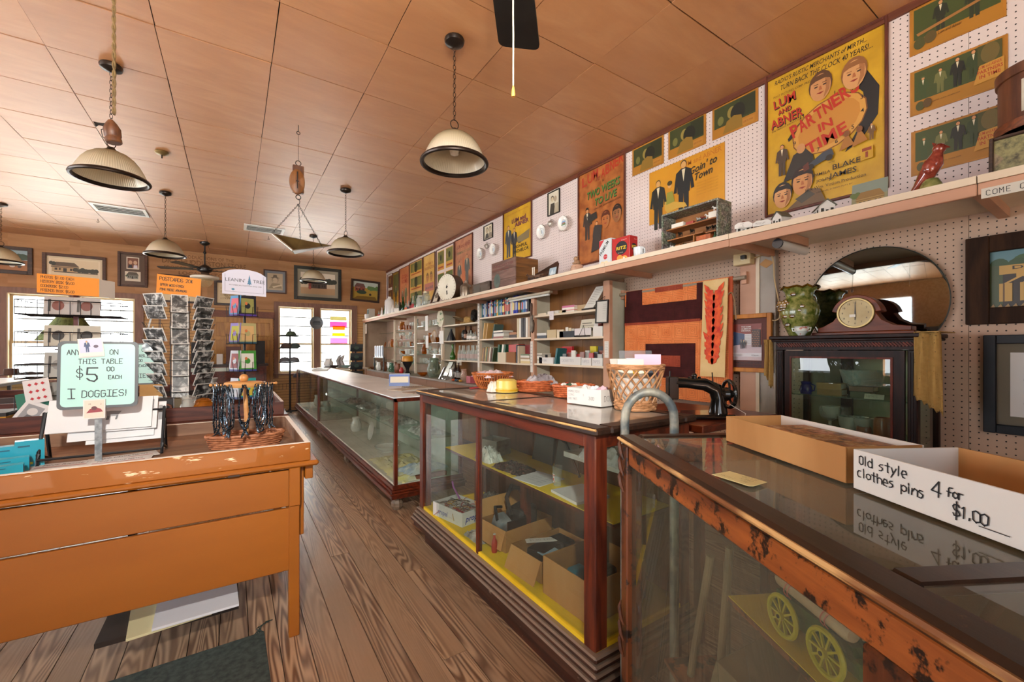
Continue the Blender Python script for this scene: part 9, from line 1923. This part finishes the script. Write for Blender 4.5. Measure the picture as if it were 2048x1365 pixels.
bjar('clear lidded glass jar of silver trinkets left of the amber jar',-.30,4.18,.075,.17,M_gc2,mott('silver_bits','3a3c40','b4b8bc',60,.2,.6));bjar('amber glass jar on the second table beside the clear jar',-.20,4.16,.075,.145,M_gamb,mott('amber_fill','8a7a34','b8a050',12,.4))
# third table clutter
ZD=.8185
for i,(x,y,k,kd,m,lb) in enumerate(((-.20,5.9,1.6,'vase',M_milk,'tall silver white vase'),(-.08,5.95,1.8,'tumbler',M_gc2,'clear faceted tumbler'),(.02,5.9,1.4,'bowl',flat('7a7064',.4),'grey woven bowl'),(.10,6.0,1.3,'vase',M_iron,'dark vase'),(-.32,6.0,1.7,'tumbler',flat('8a5a3a',.4),'brown tumbler'))): tag(ware(kd,(x,y,ZD),k,None).o('ware_'+kd,m,None,True),lb+' on the farthest tray table','vase' if kd=='vase' else 'glass')
# window end: small stand, furniture by the back wall
q=wZ(580,824,0);q.y=min(q.y,10.5);t=thing('display_stand','black floor stand with tiered trays of hats and shoes before the rear window','display stand',q);g=G();g.cyl(q,q+Vector((0,0,1.80)),.018);g.beam(q+Vector((-.2,0,.015)),q+Vector((.2,0,.015)),.03);g.beam(q+Vector((0,-.2,.015)),q+Vector((0,.2,.015)),.03);g.o('pole',M_bw,t)
for k,z in enumerate((1.62,1.36,1.06)): g=G();g.lathe([(.02,0),(.19,0),(.20,.02),(.19,.025),(.02,.012)],16,q+Vector((-.02,0,z)));g.o('tray',M_bw,t,True)
g=G();
for i in range(6): g.tube([q+Vector((-.22+.07*i,-.14,.62)),q+Vector((-.22+.07*i,-.14,.5)),q+Vector((-.22+.07*i,.1,.5))],.003,4)
g.tube([q+Vector((-.24,-.14,.62)),q+Vector((.16,-.14,.62))],.004,4);g.o('wire_basket',M_bw,t)
for i,(dx,z,c,lb) in enumerate(((.02,1.645,'3a4a34','dark green cap'),(-.08,1.385,'5a4a44','brown cap'),(.10,1.385,'3c463e','grey green cap'),(-.10,1.085,'6a6c70','grey shoe'),(.08,1.085,'5a5c60','dark grey boot'),(.16,.74,'3a3a44','dark bag'))):
    p=q+Vector((dx,-.02,z));g=G();g.lathe([(.085,0),(.09,.01),(.075,.06),(.05,.09),(0,.1)],12,p,0,1.2,.9);tag(g.o('cap' if 'cap' in lb else 'shoe',flat(c,.7),None,True),f'{lb} on the black display stand by the rear window',lb.split()[-1])
x0,x1=wY(426,650,10.8).x,wY(545,650,10.8).x;t=thing('panel_cupboard','yellow brown panelled wooden cupboard against the back wall behind the greeting cards','cupboard',((x0+x1)/2,10.7,0));M_yw=wood('yellow_pine','8a5a28','b8843c','z',.45,7,4,vary=.2)
G().box(x0,x1,10.62,10.89,0,2.02).o('carcass',M_yw,t)
for i in range(2):
    w_=(x1-x0)/2
    for k in range(5): g=G();g.box(x0+i*w_+.06,x0+(i+1)*w_-.06,10.606,10.62,.14+.37*k,.44+.37*k);g.o('raised_panel',M_yw,t,bevel=.012)
G().box(x0-.03,x1+.03,10.58,10.895,2.02,2.16).o('cornice',M_mold,t)
x0,x1=-.75,.55;t=thing('dark_sideboard','dark wooden sideboard with odd things on it before the panelled cupboard','sideboard',(0,9.95,0));g=G();g.box(x0,x1,9.72,10.2,.12,1.02);g.o('carcass',M_trd,t);G().box(x0-.03,x1+.03,9.69,10.23,1.02,1.06).o('top_board',M_mahod,t)
for i in range(3): G().box(x0+.03+.42*i,x0+.42+.42*i,9.705,9.72,.62,.98).o('drawer',M_maho,t,bevel=.004)
for x in(x0+.03,x1-.09):
    for y in(9.74,10.12): G().box(x,x+.06,y,y+.06,0,.12).o('foot',M_mahod,t)
for i,(x,w_,h,c,lb) in enumerate(((-.55,.22,.42,'14161a','black framed mirror standing on the dark sideboard'),(-.22,.10,.2,'c8c4bc','white bottle box on the dark sideboard'),(.0,.24,.34,'4a2014','dark red chest on the sideboard'),(.30,.14,.26,'5a3a28','brown box right of the red chest'),(.45,.16,.46,'181614','tall black box at the right end of the sideboard'))): g=G();g.box(x-w_/2,x+w_/2,9.86,10.02,1.061,1.061+h);tag(g.o('box',flat(c,.5),bevel=.004),lb,'box')
g=G();g.box(x0+.1,x1-.3,9.685,9.69,.93,1.0);tag(g.o('paper_banner',flat('b8c4b8',.6)),'pale paper strip along the front of the dark sideboard','paper')
# window papers and plaque
for i,(u0,v0,u1,v1,c,lb) in enumerate(((660,633,693,642,'a8a078','grey green lettered flyer at the top of the right rear window'),(659,643,694,655,'e070a0','pink flyer in the right rear window'),(665,652,690,661,'e08a2c','orange flyer between the pink flyers'),(664,666,690,673,'d8b030','yellow flyer in the right rear window'),(660,676,695,690,'e090b4','lower pink flyer in the right rear window'))):
    A=wY(u0,v0,YB+.10);B=wY(u1,v1,YB+.10);g=G();g.box(A.x,B.x,YB+.088-.001*i,YB+.0886-.001*i,min(A.z,B.z),max(A.z,B.z));k=NT('flyer_paper');k.b.inputs['Base Color'].default_value=L(c);tr=k.n('BsdfTranslucent');tr.inputs[0].default_value=L(c);mx=k.n('MixShader');mx.inputs[0].default_value=.75;k.l(k.b.outputs[0],mx.inputs[1]);k.l(tr.outputs[0],mx.inputs[2]);k.l(mx.outputs[0],k.out.inputs[0]);tag(g.o('window_flyer',k.m),lb,'flyer')
p=wY(633,646,YB-.04);t=thing('round_plaque','round grey metal plaque with a building relief on the window mullion','plaque',p);g=GT(frame(p,(1,0,0),(0,0,1)));g.lathe([(0,.004),(.13,.004),(.14,.012),(.15,.004),(.15,-.006)],28);g.o('disc',flat('7a8084',.35,.4),t,True);a=Art(frame(p,(1,0,0),(0,0,1))@Matrix.Translation((0,0,.013)),.1,.1);a.p([(-.9,-.1),(.9,-.05),(.7,.4),(-.6,.45)],'4a5054').p([(-.8,-.5),(.8,-.5),(.8,-.1),(-.8,-.1)],'5c6468');a.out('relief',t)
q=Vector((2.30,9.9,.0));t=thing('picture_rack','dark tiered rack of framed landscape cards at the end of the shelving','rack',q);g=G();g.cyl(q,q+Vector((0,0,1.5)),.014);g.lathe([(.16,0),(.16,.012),(.02,.03)],16,q);g.o('pole',M_bw,t,True)
for k in range(4): T=frame((2.16,9.80,.70+.20*k),(1,-.1,0),(0,-.3,1));pcard(f'dark landscape card, {ORD[k]} from the bottom of the tiered rack',T,.26,.17,lambda a:(a.r(0,.5,1,1,'3a4040'),a.e(.5,.5,.2,.15,'4a5a4c')),.01,'landscape_card','card','23282a','cards in the tiered rack')
for i in range(4): x=2.86;y=9.9-.17*i;g=G();g.box(2.74,2.76,y-.06,y+.06,1.17,1.43);g.box(2.735,2.74,y-.05,y+.0,1.2,1.42,1);tag(g.o('album',[flat('b8bcc4',.4),flat('5a6a8a',.5)]),f'white album, {ORD[i]} from the far end on the wire rail','album','albums on the wire rail')
g=G();g.box(2.73,2.77,9.25,10.05,1.155,1.17);g.box(2.74,2.76,9.27,9.29,ZK,1.16);g.box(2.74,2.76,10.0,10.02,ZK,1.16);tag(g.o('wire_rail',M_bw),'black rail stand holding the white albums on the worktop','rail')
q=wZ(23,751,.9495);g=G();g.lathe([(.13,0),(.135,.008),(.085,.015),(.075,.10),(.06,.105),(0,.10)],18,q);tag(g.o('felt_hat',flat('4a3024',.8),None,True),'brown hat standing on the left glass showcase','hat');q=wZ(66,750,.9495);crumple('leather_bag','flat dark leather bag lying on the left glass showcase','bag',q,.22,.10,.05,flat('2c2624',.6),91)
# papers under the orange table, mat
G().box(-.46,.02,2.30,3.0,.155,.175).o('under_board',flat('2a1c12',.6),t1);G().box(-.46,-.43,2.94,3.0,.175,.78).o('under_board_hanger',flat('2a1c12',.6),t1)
for i,(x0,x1,rz) in enumerate(((-.28,.02,.12),(-.36,-.08,.3))): T=Matrix.Translation((x0,2.27,.176+.012*(1-i)))@Matrix.Rotation(rz*.3,4,'Z');g=GT(T);g.box(0,x1-x0,-.02,.40,0,.010);tag(g.o('catalogue',flat('d4d4d8' if i==0 else 'd2c89a',.5)),('white catalogue lying under the orange table','yellowed catalogue under the white one below the orange table')[i],'catalogue')
A=wZ(528,1268,0);B=wZ(240,1362,0);C_=wZ(556,1365,0);d1=(B-A).normalized();d2=Vector((-d1.y,d1.x,0));
if d2.dot(C_-A)<0:d2=-d2
g=G();M_rug=mott('green_grey_mat','26302c','3e4842',40,.95,0,(1,1,1),.3);P=[A,A+d1*1.1,A+d1*1.1+d2*.75,A+d2*.75];g.prism([(p.x,p.y) for p in P],.002,.011);rug=tag(g.o('door_mat',M_rug),'dark green grey floor mat at the foot of the orange table','mat')
for i in range(5): g=G();g.tube([A+Vector((-.02*i*.5,.0,.008)),A+Vector((.01*i-.03,.02+.01*i,.02)),A+Vector((.015*i-.02,.05+.006*i,.012))],.0025,4);g.o('frayed_thread',M_rug,rug)
